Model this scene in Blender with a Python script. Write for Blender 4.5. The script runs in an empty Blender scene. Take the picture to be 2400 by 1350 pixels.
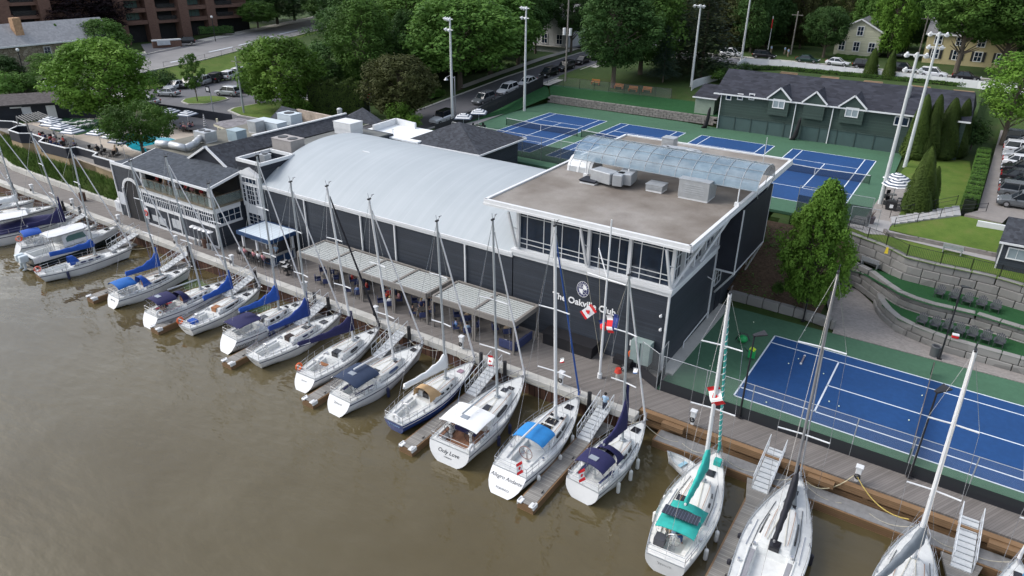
import bpy, math, random
from math import sin, cos, pi, radians, sqrt, atan2, hypot
from mathutils import Vector, Matrix
random.seed(7)
D = bpy.data; S = bpy.context.scene; COL = S.collection
rnd = random.uniform
# ---------------- camera ----------------
FPX = 1647.86; CAMZ = 31.8163; YAW = -0.57751669; PITCH = 0.45428396; ROLL = 0.01204657
def _axes():
    cy, sy, cp, sp = cos(YAW), sin(YAW), cos(PITCH), sin(PITCH)
    f = Vector((sy*cp, cy*cp, -sp)); r = Vector((cy, -sy, 0)); u = r.cross(f)
    c, s = cos(ROLL), sin(ROLL)
    return r*c+u*s, -r*s+u*c, f
CR, CU, CF = _axes()
cam_d = D.cameras.new('camera'); cam = D.objects.new('camera', cam_d); COL.objects.link(cam)
cam.matrix_world = Matrix(((CR.x, CU.x, -CF.x, 0), (CR.y, CU.y, -CF.y, 0), (CR.z, CU.z, -CF.z, CAMZ), (0, 0, 0, 1)))
cam_d.sensor_width = 36; cam_d.lens = FPX/2400*36; cam_d.clip_start = .5; cam_d.clip_end = 3000
S.camera = cam
# ---------------- sky, sun, exposure ----------------
SUN_EL, SUN_AZ = radians(44), radians(246)      # azimuth from +Y clockwise
wd = D.worlds.new('World'); S.world = wd; wd.use_nodes = True
nt = wd.node_tree; nt.nodes.clear()
sky = nt.nodes.new('ShaderNodeTexSky'); sky.sky_type = 'NISHITA'; sky.sun_disc = False
sky.sun_elevation = SUN_EL; sky.sun_rotation = SUN_AZ; sky.dust_density = 3.0; sky.air_density = 1.2
hs = nt.nodes.new('ShaderNodeHueSaturation'); hs.inputs['Saturation'].default_value = .5
bg = nt.nodes.new('ShaderNodeBackground'); bg.inputs['Strength'].default_value = .11
wo = nt.nodes.new('ShaderNodeOutputWorld')
nt.links.new(sky.outputs[0], hs.inputs['Color']); # broken cloud: brighter, whiter patches over the clear sky
tcw = nt.nodes.new('ShaderNodeTexCoord'); mpw = nt.nodes.new('ShaderNodeMapping'); mpw.inputs['Scale'].default_value = (1, 1, 2.6)
nzw = nt.nodes.new('ShaderNodeTexNoise'); nzw.inputs['Scale'].default_value = 2.6; nzw.inputs['Detail'].default_value = 6; nzw.inputs['Roughness'].default_value = .55
rw = nt.nodes.new('ShaderNodeValToRGB'); rw.color_ramp.elements[0].position = .38; rw.color_ramp.elements[1].position = .62
rw.color_ramp.elements[0].color = (.72, .76, .82, 1); rw.color_ramp.elements[1].color = (1.0, .98, .96, 1)
mw = nt.nodes.new('ShaderNodeMix'); mw.data_type = 'RGBA'; mw.blend_type = 'MULTIPLY'; mw.inputs[0].default_value = 1
m2 = nt.nodes.new('ShaderNodeVectorMath'); m2.operation = 'SCALE'; m2.inputs['Scale'].default_value = 1.45
for a_, b_ in ((tcw.outputs['Generated'], mpw.inputs[0]), (mpw.outputs[0], nzw.inputs['Vector']), (nzw.outputs['Fac'], rw.inputs[0]), (hs.outputs[0], mw.inputs[6]), (rw.outputs[0], mw.inputs[7]), (mw.outputs[2], m2.inputs[0]), (m2.outputs[0], bg.inputs[0])): nt.links.new(a_, b_); nt.links.new(bg.outputs[0], wo.inputs[0])
sd = D.lights.new('sun', 'SUN'); sd.energy = .85; sd.angle = radians(28); sd.color = (1, .97, .93)
sun = D.objects.new('sun', sd); COL.objects.link(sun)
sdir = Vector((sin(SUN_AZ)*cos(SUN_EL), cos(SUN_AZ)*cos(SUN_EL), sin(SUN_EL)))
sun.rotation_euler = sdir.to_track_quat('Z', 'Y').to_euler(); sun.location = (0, 0, 120)
S.view_settings.view_transform = 'Standard'; S.view_settings.look = 'None'
S.view_settings.gamma = 1; S.view_settings.exposure = 0.92
# ---------------- pixel of the 2400 px photo -> point on a known level or wall plane ----------------
def _ray(x, y): return CR*((x-1200)/FPX) - CU*((y-675)/FPX) + CF
def P(x, y, z):
    d = _ray(x, y); t = (z-CAMZ)/d.z; return (d.x*t, d.y*t)
def P3(x, y, z): return P(x, y, z)+(z,)
def PY(x, y, Y):
    d = _ray(x, y); t = Y/d.y; return (d.x*t, CAMZ+d.z*t)
def HT(bx, by, ty, z0):                 # height of a vertical thing from its base and top rows
    X, Y = P(bx, by, z0); lo, hi = z0, CAMZ-.1
    for _ in range(40):
        m = (lo+hi)/2; v = Vector((X, Y, m-CAMZ)); py = 675-FPX*v.dot(CU)/v.dot(CF)
        if py > ty: lo = m
        else: hi = m
    return lo
# ---------------- materials ----------------
MATS = {}
def nodes(name):
    m = D.materials.new(name); m.use_nodes = True; n = m.node_tree
    return m, n, n.nodes['Principled BSDF']
def mat(name, col, rough=.6, var=.12, sc=1.5, metal=0, bump=0, bsc=20, alpha=1, spec=None, sc2=None, trans=0, stretch=None):
    if name in MATS: return MATS[name]
    m, n, b = nodes(name); N = n.nodes; L = n.links
    b.inputs['Roughness'].default_value = rough; b.inputs['Metallic'].default_value = metal
    if spec is not None: b.inputs['Specular IOR Level'].default_value = spec
    if alpha < 1: b.inputs['Alpha'].default_value = alpha
    if trans: b.inputs['Transmission Weight'].default_value = trans
    tc = N.new('ShaderNodeTexCoord'); src = tc.outputs['Object']
    if stretch:
        mp = N.new('ShaderNodeMapping'); mp.inputs['Scale'].default_value = stretch; L.new(src, mp.inputs[0]); src = mp.outputs[0]
    nz = N.new('ShaderNodeTexNoise'); nz.inputs['Scale'].default_value = sc; nz.inputs['Detail'].default_value = 6; nz.inputs['Roughness'].default_value = .65
    L.new(src, nz.inputs['Vector'])
    cr = N.new('ShaderNodeValToRGB')
    cr.color_ramp.elements[0].position = .3; cr.color_ramp.elements[1].position = .7
    cr.color_ramp.elements[0].color = tuple(c*(1-var) for c in col)+(1,)
    cr.color_ramp.elements[1].color = tuple(min(1, c*(1+var)) for c in col)+(1,)
    L.new(nz.outputs['Fac'], cr.inputs[0]); L.new(cr.outputs[0], b.inputs['Base Color'])
    if bump:
        n2 = N.new('ShaderNodeTexNoise'); n2.inputs['Scale'].default_value = bsc; n2.inputs['Detail'].default_value = 4; L.new(src, n2.inputs['Vector'])
        bp = N.new('ShaderNodeBump'); bp.inputs['Strength'].default_value = bump; bp.inputs['Distance'].default_value = .05
        L.new(n2.outputs['Fac'], bp.inputs['Height']); L.new(bp.outputs[0], b.inputs['Normal'])
    MATS[name] = m; return m
def math_node(n, op, a, b=None):
    m = n.nodes.new('ShaderNodeMath'); m.operation = op
    for i, v in enumerate((a, b)):
        if v is None: continue
        if isinstance(v, (int, float)): m.inputs[i].default_value = v
        else: n.links.new(v, m.inputs[i])
    return m.outputs[0]
def mixc(n, f, a, b):
    m = n.nodes.new('ShaderNodeMix'); m.data_type = 'RGBA'
    for k, v in ((0, f), (6, a), (7, b)):
        if isinstance(v, (int, float)): m.inputs[k].default_value = v
        elif isinstance(v, tuple): m.inputs[k].default_value = v+(1,) if len(v) == 3 else v
        else: n.links.new(v, m.inputs[k])
    return m.outputs[2]
def noise(n, src, sc, det=5, rough=.6):
    z = n.nodes.new('ShaderNodeTexNoise'); z.inputs['Scale'].default_value = sc; z.inputs['Detail'].default_value = det; z.inputs['Roughness'].default_value = rough
    n.links.new(src, z.inputs['Vector']); return z.outputs['Fac']
def ramp(n, f, stops):
    r = n.nodes.new('ShaderNodeValToRGB'); e = r.color_ramp.elements
    while len(e) < len(stops): e.new(.5)
    for i, (p, c) in enumerate(stops): e[i].position = p; e[i].color = tuple(c)+(1,)
    n.links.new(f, r.inputs[0]); return r.outputs[0]
def lined(name, col, axis, pitch, gap=.08, dark=.45, rough=.6, var=.15, vary=.15, bump=.3, sc=.8, ang=0, spec=.35):
    """boards, siding or louvres: grooves every `pitch` along an object axis, each board its own tint"""
    if name in MATS: return MATS[name]
    m, n, b = nodes(name); b.inputs['Roughness'].default_value = rough; b.inputs['Specular IOR Level'].default_value = spec
    tc = n.nodes.new('ShaderNodeTexCoord'); src = tc.outputs['Object']
    if ang:
        mp = n.nodes.new('ShaderNodeMapping'); mp.inputs['Rotation'].default_value = (0, 0, ang); n.links.new(src, mp.inputs[0]); src = mp.outputs[0]
    sp = n.nodes.new('ShaderNodeSeparateXYZ'); n.links.new(src, sp.inputs[0])
    v = math_node(n, 'DIVIDE', sp.outputs[axis], pitch)
    fr = math_node(n, 'FRACT', v); line = math_node(n, 'LESS_THAN', fr, gap)
    fl = math_node(n, 'FLOOR', v)
    wn = n.nodes.new('ShaderNodeTexWhiteNoise'); wn.noise_dimensions = '1D'; n.links.new(fl, wn.inputs['W'])
    nz = noise(n, src, sc)
    base = mixc(n, nz, tuple(c*(1-var) for c in col), tuple(min(1, c*(1+var)) for c in col))
    tint = mixc(n, wn.outputs['Value'], (1-vary,)*3, (1+vary,)*3)
    mm = n.nodes.new('ShaderNodeMix'); mm.data_type = 'RGBA'; mm.blend_type = 'MULTIPLY'; mm.inputs[0].default_value = 1
    n.links.new(base, mm.inputs[6]); n.links.new(tint, mm.inputs[7])
    c2 = mixc(n, line, mm.outputs[2], tuple(c*dark for c in col)); n.links.new(c2, b.inputs['Base Color'])
    if bump:
        bp = n.nodes.new('ShaderNodeBump'); bp.inputs['Strength'].default_value = bump; bp.inputs['Distance'].default_value = .03
        n.links.new(math_node(n, 'SUBTRACT', 1.0, line), bp.inputs['Height']); n.links.new(bp.outputs[0], b.inputs['Normal'])
    MATS[name] = m; return m
def cells(name, col, scale, stretch=(1, 1, 1), var=.35, rough=.85, edge=0, bump=.2, col2=None):
    """shingles, gravel, stone: every voronoi cell gets its own tint"""
    if name in MATS: return MATS[name]
    m, n, b = nodes(name); b.inputs['Roughness'].default_value = rough; b.inputs['Specular IOR Level'].default_value = .2
    tc = n.nodes.new('ShaderNodeTexCoord'); mp = n.nodes.new('ShaderNodeMapping'); mp.inputs['Scale'].default_value = stretch
    n.links.new(tc.outputs['Object'], mp.inputs[0])
    vo = n.nodes.new('ShaderNodeTexVoronoi'); vo.inputs['Scale'].default_value = scale; n.links.new(mp.outputs[0], vo.inputs['Vector'])
    sp = n.nodes.new('ShaderNodeSeparateColor'); n.links.new(vo.outputs['Color'], sp.inputs[0])
    nz = noise(n, tc.outputs['Object'], .35)
    f = math_node(n, 'ADD', math_node(n, 'MULTIPLY', sp.outputs[0], .6), math_node(n, 'MULTIPLY', nz, .4))
    c2 = col2 or tuple(min(1, c*(1+var)) for c in col)
    c = mixc(n, f, tuple(c*(1-var) for c in col), c2)
    if edge:
        v2 = n.nodes.new('ShaderNodeTexVoronoi'); v2.feature = 'DISTANCE_TO_EDGE'; v2.inputs['Scale'].default_value = scale; n.links.new(mp.outputs[0], v2.inputs['Vector'])
        c = mixc(n, math_node(n, 'LESS_THAN', v2.outputs['Distance'], edge), c, tuple(k*.4 for k in col))
    n.links.new(c, b.inputs['Base Color'])
    if bump:
        bp = n.nodes.new('ShaderNodeBump'); bp.inputs['Strength'].default_value = bump; bp.inputs['Distance'].default_value = .04
        n.links.new(sp.outputs[1], bp.inputs['Height']); n.links.new(bp.outputs[0], b.inputs['Normal'])
    MATS[name] = m; return m
def veil(name, col, op, rough=.7):
    """chain link, netting and windscreen cloth seen from far: mostly open"""
    if name in MATS: return MATS[name]
    m, n, b = nodes(name); b.inputs['Base Color'].default_value = col+(1,); b.inputs['Roughness'].default_value = rough; b.inputs['Alpha'].default_value = op
    MATS[name] = m; return m
def stripes(name, a, c, pitch):
    """canvas with wide stripes that run round the canopy: rings of equal distance from an axis-aligned square"""
    if name in MATS: return MATS[name]
    m, n, b = nodes(name); b.inputs['Roughness'].default_value = .8
    uv = n.nodes.new('ShaderNodeUVMap'); sp = n.nodes.new('ShaderNodeSeparateXYZ'); n.links.new(uv.outputs[0], sp.inputs[0])
    fr = math_node(n, 'FRACT', math_node(n, 'DIVIDE', sp.outputs[1], pitch)); l = math_node(n, 'LESS_THAN', fr, .5)
    n.links.new(mixc(n, l, a, c), b.inputs['Base Color']); MATS[name] = m; return m
WHITE = mat('white_paint', (.64, .65, .66), .5, .06, 1)
GEL = mat('gelcoat_white', (.65, .66, .67), .25, .07, .9)
GELW = mat('gelcoat_weathered', (.66, .67, .66), .35, .1, 1.2)
DECKM = mat('deck_nonskid', (.6, .61, .6), .6, .1, 2.5, bump=.15, bsc=60)
CHAR = lined('charcoal_siding', (.036, .043, .056), 2, .2, .13, .5, .5, .3, .16, .5, sc=.35)
CHARD = mat('dark_paint', (.022, .025, .034), .6, .25, .6, spec=.2)
GLASS = mat('window_glass', (.01, .02, .038), .04, .5, .5, spec=.45)
METAL = mat('galvanised_metal', (.42, .44, .46), .45, .12, 2, metal=.5)
ALU = mat('aluminium', (.62, .64, .66), .4, .08, 2, metal=.35)
ALUG = mat('anodised_grey', (.4, .43, .45), .4, .08, 2, metal=.35)
BLACK = mat('black_metal', (.015, .015, .018), .45, .2, 2)
RUBB = mat('rubber', (.02, .02, .02), .8, .2, 4)
STEEL = mat('stainless', (.6, .6, .62), .25, .05, 3, metal=.9)
ROPE = mat('rope', (.45, .42, .33), .9, .2, 5)
ROPEY = mat('yellow_rope', (.55, .42, .12), .9, .15, 5)
TEAK = lined('teak', (.2, .1, .06), 0, .07, .12, .5, .6, .2, .2, 0)
SHING = cells('asphalt_shingles', (.046, .05, .06), 3.2, (1, 1, 1.6), .5, .9)
GRAVEL = cells('gravel_ballast', (.2, .175, .15), 5, (1, 1, 1), .4, .95, bump=.4)
SKIN = mat('skin', (.45, .27, .19), .6, .05, 3)
ORANGE = mat('orange_plastic', (.75, .13, .03), .5, .05, 3)
CONC = mat('concrete', (.44, .43, .40), .85, .14, .8, bump=.15, bsc=15, sc2=1)
# ---------------- mesh builder ----------------
ORI = {}
class MB:
    def __init__(s): s.v = []; s.f = []; s.uv = None; s.sm = False
    def add(s, vs, fs):
        k = len(s.v); s.v += [tuple(p) for p in vs]; s.f += [tuple(i+k for i in f) for f in fs]; return s
    def box(s, c, d, rz=0, top=1.0):
        cx, cy, cz = c; a, b, h = d[0]/2, d[1]/2, d[2]/2; C_, S_ = cos(rz), sin(rz); vs = []
        for z, k in ((-h, 1), (h, top)):
            for x, y in ((-a, -b), (a, -b), (a, b), (-a, b)):
                vs.append((cx+(x*C_-y*S_)*k, cy+(x*S_+y*C_)*k, cz+z))
        return s.add(vs, [(3, 2, 1, 0), (4, 5, 6, 7), (0, 1, 5, 4), (1, 2, 6, 5), (2, 3, 7, 6), (3, 0, 4, 7)])
    def b2(s, x0, x1, y0, y1, z0, z1): return s.box(((x0+x1)/2, (y0+y1)/2, (z0+z1)/2), (abs(x1-x0), abs(y1-y0), abs(z1-z0)))
    def tube(s, p, q, r=.05, r2=None, n=6, cap=True):
        p, q = Vector(p), Vector(q); d = q-p
        if d.length < 1e-6: return s
        a = d.orthogonal().normalized(); b = d.normalized().cross(a); r2 = r if r2 is None else r2
        vs = []
        for c, rr in ((p, r), (q, r2)):
            for i in range(n):
                t = 2*pi*i/n; vs.append(c+a*cos(t)*rr+b*sin(t)*rr)
        fs = [(i, (i+1) % n, n+(i+1) % n, n+i) for i in range(n)]
        if cap: fs += [tuple(range(n-1, -1, -1)), tuple(range(n, 2*n))]
        return s.add(vs, fs)
    def bar(s, p, q, w, h):
        p, q = Vector(p), Vector(q); d = (q-p).normalized(); up = Vector((0, 0, 1)) if abs(d.z) < .95 else Vector((0, 1, 0))
        a = d.cross(up).normalized()*w/2; b = a.cross(d).normalized()*h/2; vs = []
        for c in (p, q):
            for i, j in ((-1, -1), (1, -1), (1, 1), (-1, 1)): vs.append(c+a*i+b*j)
        return s.add(vs, [(0, 1, 2, 3), (7, 6, 5, 4), (0, 4, 5, 1), (1, 5, 6, 2), (2, 6, 7, 3), (3, 7, 4, 0)])
    def path(s, pts, r=.03, n=5):
        for a, b in zip(pts, pts[1:]): s.tube(a, b, r, n=n)
        return s
    def quad(s, *p): return s.add(p, [tuple(range(len(p)))])
    def prism(s, poly, z0, z1):
        n = len(poly)
        if sum(poly[i][0]*poly[(i+1) % n][1]-poly[(i+1) % n][0]*poly[i][1] for i in range(n)) < 0: poly = list(reversed(poly))
        vs = [(p[0], p[1], z0) for p in poly]+[(p[0], p[1], z1) for p in poly]
        return s.add(vs, [tuple(range(n-1, -1, -1)), tuple(range(n, 2*n))]+[(i, (i+1) % n, n+(i+1) % n, n+i) for i in range(n)])
    def strip(s, pts, w, z0, z1):            # a wall of thickness w that follows a polyline
        for a, b in zip(pts, pts[1:]):
            d = Vector((b[0]-a[0], b[1]-a[1])); l = d.length
            s.box(((a[0]+b[0])/2, (a[1]+b[1])/2, (z0+z1)/2), (l+w*.3, w, z1-z0), atan2(d.y, d.x))
        return s
    def loft(s, secs, close=False, cap=True):
        n = len(secs[0]); vs = [p for q in secs for p in q]; fs = []
        for i in range(len(secs)-1):
            for j in range(n if close else n-1):
                a = i*n+j; b = i*n+(j+1) % n; fs.append((a, b, b+n, a+n))
        if cap and close: fs += [tuple(range(n-1, -1, -1)), tuple((len(secs)-1)*n+j for j in range(n))]
        return s.add(vs, fs)
    def ball(s, c, r, n=8, m=5, sz=1):
        secs = []
        for i in range(m+1):
            t = -pi/2+pi*i/m; secs.append([(c[0]+r*cos(t)*cos(2*pi*j/n), c[1]+r*cos(t)*sin(2*pi*j/n), c[2]+r*sin(t)*sz) for j in range(n)])
        return s.loft(secs, True, False)
    def ring(s, c, R_, r, ax='z', n=16, m=6):
        secs = []
        for i in range(n+1):
            t = 2*pi*i/n; q = []
            for j in range(m):
                a = 2*pi*j/m; rr = R_+r*cos(a); h = r*sin(a)
                x, y, z = rr*cos(t), rr*sin(t), h
                if ax == 'y': x, y, z = x, h, rr*sin(t)
                if ax == 'x': x, y, z = h, rr*cos(t), rr*sin(t)
                q.append((c[0]+x, c[1]+y, c[2]+z))
            secs.append(q)
        return s.loft(secs, True, False)
    def build(s, name, m, parent=None, smooth=False, bev=0):
        me = D.meshes.new(name); o = ORI.get(parent.name, (0, 0, 0)) if parent else (0, 0, 0)
        me.from_pydata([(v[0]-o[0], v[1]-o[1], v[2]-o[2]) for v in s.v], [], s.f); me.update()
        if s.uv:
            ul = me.uv_layers.new(name='UVMap')
            for lp in me.loops: ul.data[lp.index].uv = s.uv[lp.vertex_index]
        if m: me.materials.append(m)
        ob = D.objects.new(name, me); COL.objects.link(ob)
        if smooth: me.polygons.foreach_set('use_smooth', [True]*len(me.polygons)); 
        if parent: ob.parent = parent; ORI[ob.name] = o
        if bev:
            bm = ob.modifiers.new('bevel', 'BEVEL'); bm.width = bev; bm.segments = 2; bm.limit_method = 'ANGLE'
        return ob
def thing(name, label, cat, loc=(0, 0, 0), rz=0, group=None, local=False):
    o = D.objects.new(name, None); COL.objects.link(o); o.location = loc; o.rotation_euler = (0, 0, rz); o.empty_display_size = .3
    ORI[o.name] = (0, 0, 0) if (local or rz) else tuple(loc)
    return tag(o, label, cat, group)
def tag(o, label=None, cat=None, group=None, kind=None):
    for k, v in (('label', label), ('category', cat), ('group', group), ('kind', kind)):
        if v: o[k] = v
    return o
def struct(name, mb, m, kind='structure', smooth=False): return tag(mb.build(name, m, smooth=smooth), kind=kind)
def kids(o): return [c for c in D.objects if c.parent == o]
def dup(root, loc, rz=None, label=None, group=None, sc=None, swap=None):
    tree = TREE.get(root.name)
    if tree is None:
        tree = TREE[root.name] = [(c, kids(c)) for c in kids(root)]
    r = root.copy(); COL.objects.link(r); r.location = loc
    if rz is not None: r.rotation_euler = (0, 0, rz)
    if sc: r.scale = sc if isinstance(sc, tuple) else (sc,)*3
    if label: r['label'] = label
    if group: r['group'] = group
    for c, gs in tree:
        k = c.copy(); COL.objects.link(k); k.parent = r
        if swap and c.name.split('.')[0] in swap:
            k.data = c.data.copy(); k.data.materials[0] = swap[c.name.split('.')[0]]
        for g in gs:
            h = g.copy(); COL.objects.link(h); h.parent = k
    return r
TREE = {}
def text(s, size, m, name, parent, M, ext=.012, shear=0, align='CENTER', bold=0):
    c = D.curves.new('t', 'FONT'); c.body = s; c.size = size; c.align_x = align; c.align_y = 'CENTER'; c.extrude = ext; c.shear = shear; c.offset = bold; c.resolution_u = 3
    o = D.objects.new('t', c); COL.objects.link(o); bpy.context.view_layer.update()
    me = D.meshes.new_from_object(o.evaluated_get(bpy.context.evaluated_depsgraph_get())); D.objects.remove(o); D.curves.remove(c)
    me.transform(M); og = ORI.get(parent.name, (0, 0, 0)) if parent else (0, 0, 0); me.transform(Matrix.Translation([-k for k in og]))
    me.materials.clear(); me.materials.append(m); ob = D.objects.new(name, me); COL.objects.link(ob)
    if parent: ob.parent = parent; ORI[ob.name] = og
    return ob
def scribble(n, size, m, name, parent, M):
    """hand lettering too small to read in the photo: a joined run of loops"""
    q = MB(); k = n*7; rr = random.Random(n); am = [rr.uniform(.5, 1.2) for _ in range(n+1)]; pts = []
    for i in range(k+1):
        u = i/7; a = am[min(n, int(u))]; pts.append(M @ Vector(((u-n/2)*size*.62+.12*size*sin(u*6.28), size*.32*a*cos(u*6.28)+(.25*size if int(u) == 0 else 0)*cos(u*3.1), .006)))
    q.path(pts, size*.045, 3); return q.build(name, m, parent)
def basis(x, y, o):                        # text plane: x right, y up
    x = Vector(x).normalized(); y = Vector(y); z = x.cross(y).normalized(); y = z.cross(x)
    return Matrix(((x.x, y.x, z.x, o[0]), (x.y, y.y, z.y, o[1]), (x.z, y.z, z.z, o[2]), (0, 0, 0, 1)))
# =================== ground, water, roads ===================
def lerp(a, b, t): return a+(b-a)*max(0, min(1, t))
def pl(pts, x):
    if x <= pts[0][0]: return pts[0][1]
    for a, b in zip(pts, pts[1:]):
        if x <= b[0]: return lerp(a[1], b[1], (x-a[0])/(b[0]-a[0]))
    return pts[-1][1]
W1 = [(-3.7, 68.4), (-3.1, 66.2), (-1.3, 63.8), (.6, 62.9), (2.7, 62.3), (8.3, 61.95), (30, 61.5)]
W2 = [(-7.5, 71.8), (-5.5, 71.0), (-3.8, 68.8), (-1.7, 66.5), (.95, 65.9), (4.2, 66.0), (8, 65.1), (30, 64)]
W3 = [(-9.5, 74.8), (-8, 74.2), (-4.2, 72.3), (-2.2, 70.5), (.6, 70.2), (4.5, 70.2), (7.6, 69.3), (30, 68)]
def road_z(y): return pl([(85, 5.6), (93, 6), (118, 8.4), (136, 9.9), (150, 10.5)], y)
def g0(x, y):
    if y < 46: return 1.2 if y > (42.8 if x > -17 else 39.6) else -2
    if x < -84:                                  # bank up to the pool terrace, car park and main road
        e = 47.3 if x > -127 else 50
        z = lerp(1.3, 3.7, (y-46)/(e-46.2)) if y < e else 5.2
        if y > 62: z = lerp(5.2, 5.9, (y-62)/6)
        if x < -105 and y > 95: z = lerp(5.9, 7.7, (y-92)/38)
        if x < -125: z = max(z, lerp(5.3, 7, (-125-x)/40))
        return z
    if x < -16.5:
        if y < 76: return 1.2
    elif x < -7.6 and y < 76:
        return 1.5 if y < 61.5 else lerp(2.3, 5.6, (y-62)/13)
    elif y < 76:
        return 1.4 if y < pl(W3, x)+.9 else 5.9
    if -71 < x < 1.8:
        if y < 112.5: return 5.8 if x < -6 else 5.95
        if x < -34: return lerp(7.1, 9.4, (y-113)/9) if y < 124 else lerp(9.4, 10.5, (y-124)/25)
        return 5.9 if y < 122 else 10.4 if y > 126 else lerp(7, 10.4, (y-122)/4)
    if x <= -71: return road_z(y) if x > -92 else lerp(road_z(y), 5.9 if y < 95 else lerp(5.9, 7.7, (y-92)/38), (-92-x)/12)
    z = 6.0 if x < 3 else lerp(6, 7.3, (x-3)/3)
    if y > 125: z = lerp(z, 10.4, (y-125)/18)
    return z
def g(x, y):
    if not (-170 < x < 50) or y > 190: return min(g0(max(-170, min(50, x)), min(190, y)), 11)
    return min(g0(x+a, y+b) for a, b in ((0, 0), (1.3, 0), (-1.3, 0), (0, 1.3), (0, -1.3)))
def grange(a, b, s):
    r = []; v = a
    while v < b-1e-6: r.append(v); v += s
    return r+[b]
gx = grange(-900, -240, 60)+grange(-230, -131, 3)+grange(-130, 20, 1)+grange(23, 80, 3)+grange(110, 600, 60)
gy = grange(39, 40, 1)+grange(41, 130, 1)+grange(132, 220, 3)+grange(240, 1200, 60)
mb = MB(); NXg = len(gx)
for y in gy:
    for x in gx: mb.v.append((x, y, g(x, y)))
for j in range(len(gy)-1):
    for i in range(NXg-1):
        a = j*NXg+i; mb.f.append((a, a+1, a+1+NXg, a+NXg))
def grass_mat(name, c1, c2, c3, sc=.5):
    m, n, b = nodes(name); b.inputs['Roughness'].default_value = .9; b.inputs['Specular IOR Level'].default_value = .2
    tc = n.nodes.new('ShaderNodeTexCoord'); f1 = noise(n, tc.outputs['Object'], sc, 6, .7); f2 = noise(n, tc.outputs['Object'], 9, 3, .7)
    c = ramp(n, f1, [(.3, c1), (.5, c2), (.72, c3)]); c = mixc(n, math_node(n, 'MULTIPLY', f2, .7), c, tuple(k*.45 for k in c2))
    n.links.new(c, b.inputs['Base Color'])
    bp = n.nodes.new('ShaderNodeBump'); bp.inputs['Strength'].default_value = .5; bp.inputs['Distance'].default_value = .08; n.links.new(f2, bp.inputs['Height']); n.links.new(bp.outputs[0], b.inputs['Normal'])
    return m
GRASS = grass_mat('lawn_grass', (.07, .125, .02), (.105, .17, .028), (.16, .18, .05))
GRASSD = grass_mat('shaded_grass', (.035, .065, .018), (.05, .09, .022), (.08, .085, .04), .3)  # grass in darker tones for the terrain and the bank
TURF = grass_mat('artificial_turf', (.018, .075, .028), (.022, .09, .03), (.03, .1, .04), 1.5)
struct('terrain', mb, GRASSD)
# ---- water ----
m, n, b = nodes('harbour_water'); WATER = m
b.inputs['Roughness'].default_value = .025; b.inputs['IOR'].default_value = 1.5
tc = n.nodes.new('ShaderNodeTexCoord'); mp = n.nodes.new('ShaderNodeMapping'); mp.inputs['Rotation'].default_value = (0, 0, radians(-20)); mp.inputs['Scale'].default_value = (.55, 1.3, 1); n.links.new(tc.outputs['Object'], mp.inputs[0])
n1 = noise(n, mp.outputs[0], 1.25, 2, .45); n2 = noise(n, mp.outputs[0], .33, 2, .4); n3 = noise(n, tc.outputs['Object'], .06, 4, .6)
n.links.new(ramp(n, n3, [(.35, (.072, .055, .022)), (.65, (.096, .078, .04))]), b.inputs['Base Color'])
h = math_node(n, 'ADD', math_node(n, 'MULTIPLY', n1, math_node(n, 'ADD', .26, math_node(n, 'MULTIPLY', math_node(n, 'SMOOTH_MAX' if 0 else 'MAXIMUM', math_node(n, 'SUBTRACT', n3, .45), 0.0), 1.6))), math_node(n, 'MULTIPLY', n2, 1.0))
bp = n.nodes.new('ShaderNodeBump'); bp.inputs['Strength'].default_value = .36; bp.inputs['Distance'].default_value = .3; n.links.new(h, bp.inputs['Height']); n.links.new(bp.outputs[0], b.inputs['Normal'])
struct('water', MB().quad((-900, -300, 0), (600, -300, 0), (600, 40.6, 0), (-900, 40.6, 0)), WATER)
# ---- flat sheets ----
def sheet(name, poly, z, m, kind='structure', th=0):
    mb = MB()
    if th: mb.prism(poly, z-th, z)
    else:
        n = len(poly)
        if sum(poly[i][0]*poly[(i+1) % n][1]-poly[(i+1) % n][0]*poly[i][1] for i in range(n)) < 0: poly = poly[::-1]
        mb.quad(*[(p[0], p[1], z) for p in poly])
    return struct(name, mb, m, kind)
def court_mat(name, col):
    m, n, b = nodes(name); b.inputs['Roughness'].default_value = .8; b.inputs['Specular IOR Level'].default_value = .3
    tc = n.nodes.new('ShaderNodeTexCoord'); f1 = noise(n, tc.outputs['Object'], .12, 6, .7); f2 = noise(n, tc.outputs['Object'], 2.5, 4, .6)
    f = math_node(n, 'ADD', math_node(n, 'MULTIPLY', f1, .6), math_node(n, 'MULTIPLY', f2, .4))
    n.links.new(ramp(n, f, [(.33, tuple(c*.8 for c in col)), (.52, col), (.68, tuple(c*1.2 for c in col))]), b.inputs['Base Color']); MATS[name] = m; return m
CGREEN = court_mat('court_green', (.055, .13, .078)); CBLUE = court_mat('court_blue', (.011, .056, .175)); CLINE = mat('court_line', (.62, .68, .74), .7, .05, 3)
BOARDS = lined('weathered_boards', (.17, .155, .145), 0, .145, .1, .5, .75, .2, .16, .3, sc=.6, ang=radians(28))
BOARDSX = lined('dock_boards', (.22, .21, .195), 1, .14, .12, .5, .8, .2, .2, .3, sc=.7)
PWOOD = lined('treated_timber', (.2, .12, .062), 2, .14, .12, .45, .75, .3, .2, .3)
ASPH = mat('asphalt', (.105, .105, .115), .9, .15, .5, bump=.1, bsc=30)
ASPHD = mat('fresh_asphalt', (.085, .085, .095), .9, .12, .4)
ROADM = mat('worn_road', (.2, .195, .195), .9, .12, .3)
STONE = cells('armour_stone', (.22, .215, .205), .55, (1, 1, 1), .28, .9, bump=.15)
PAVER = cells('pavers', (.25, .23, .215), 4.5, (1, 2, 1), .25, .9)
MULCH = cells('mulch', (.075, .05, .032), 6, (1, 1, 1), .5, .95)
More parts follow.
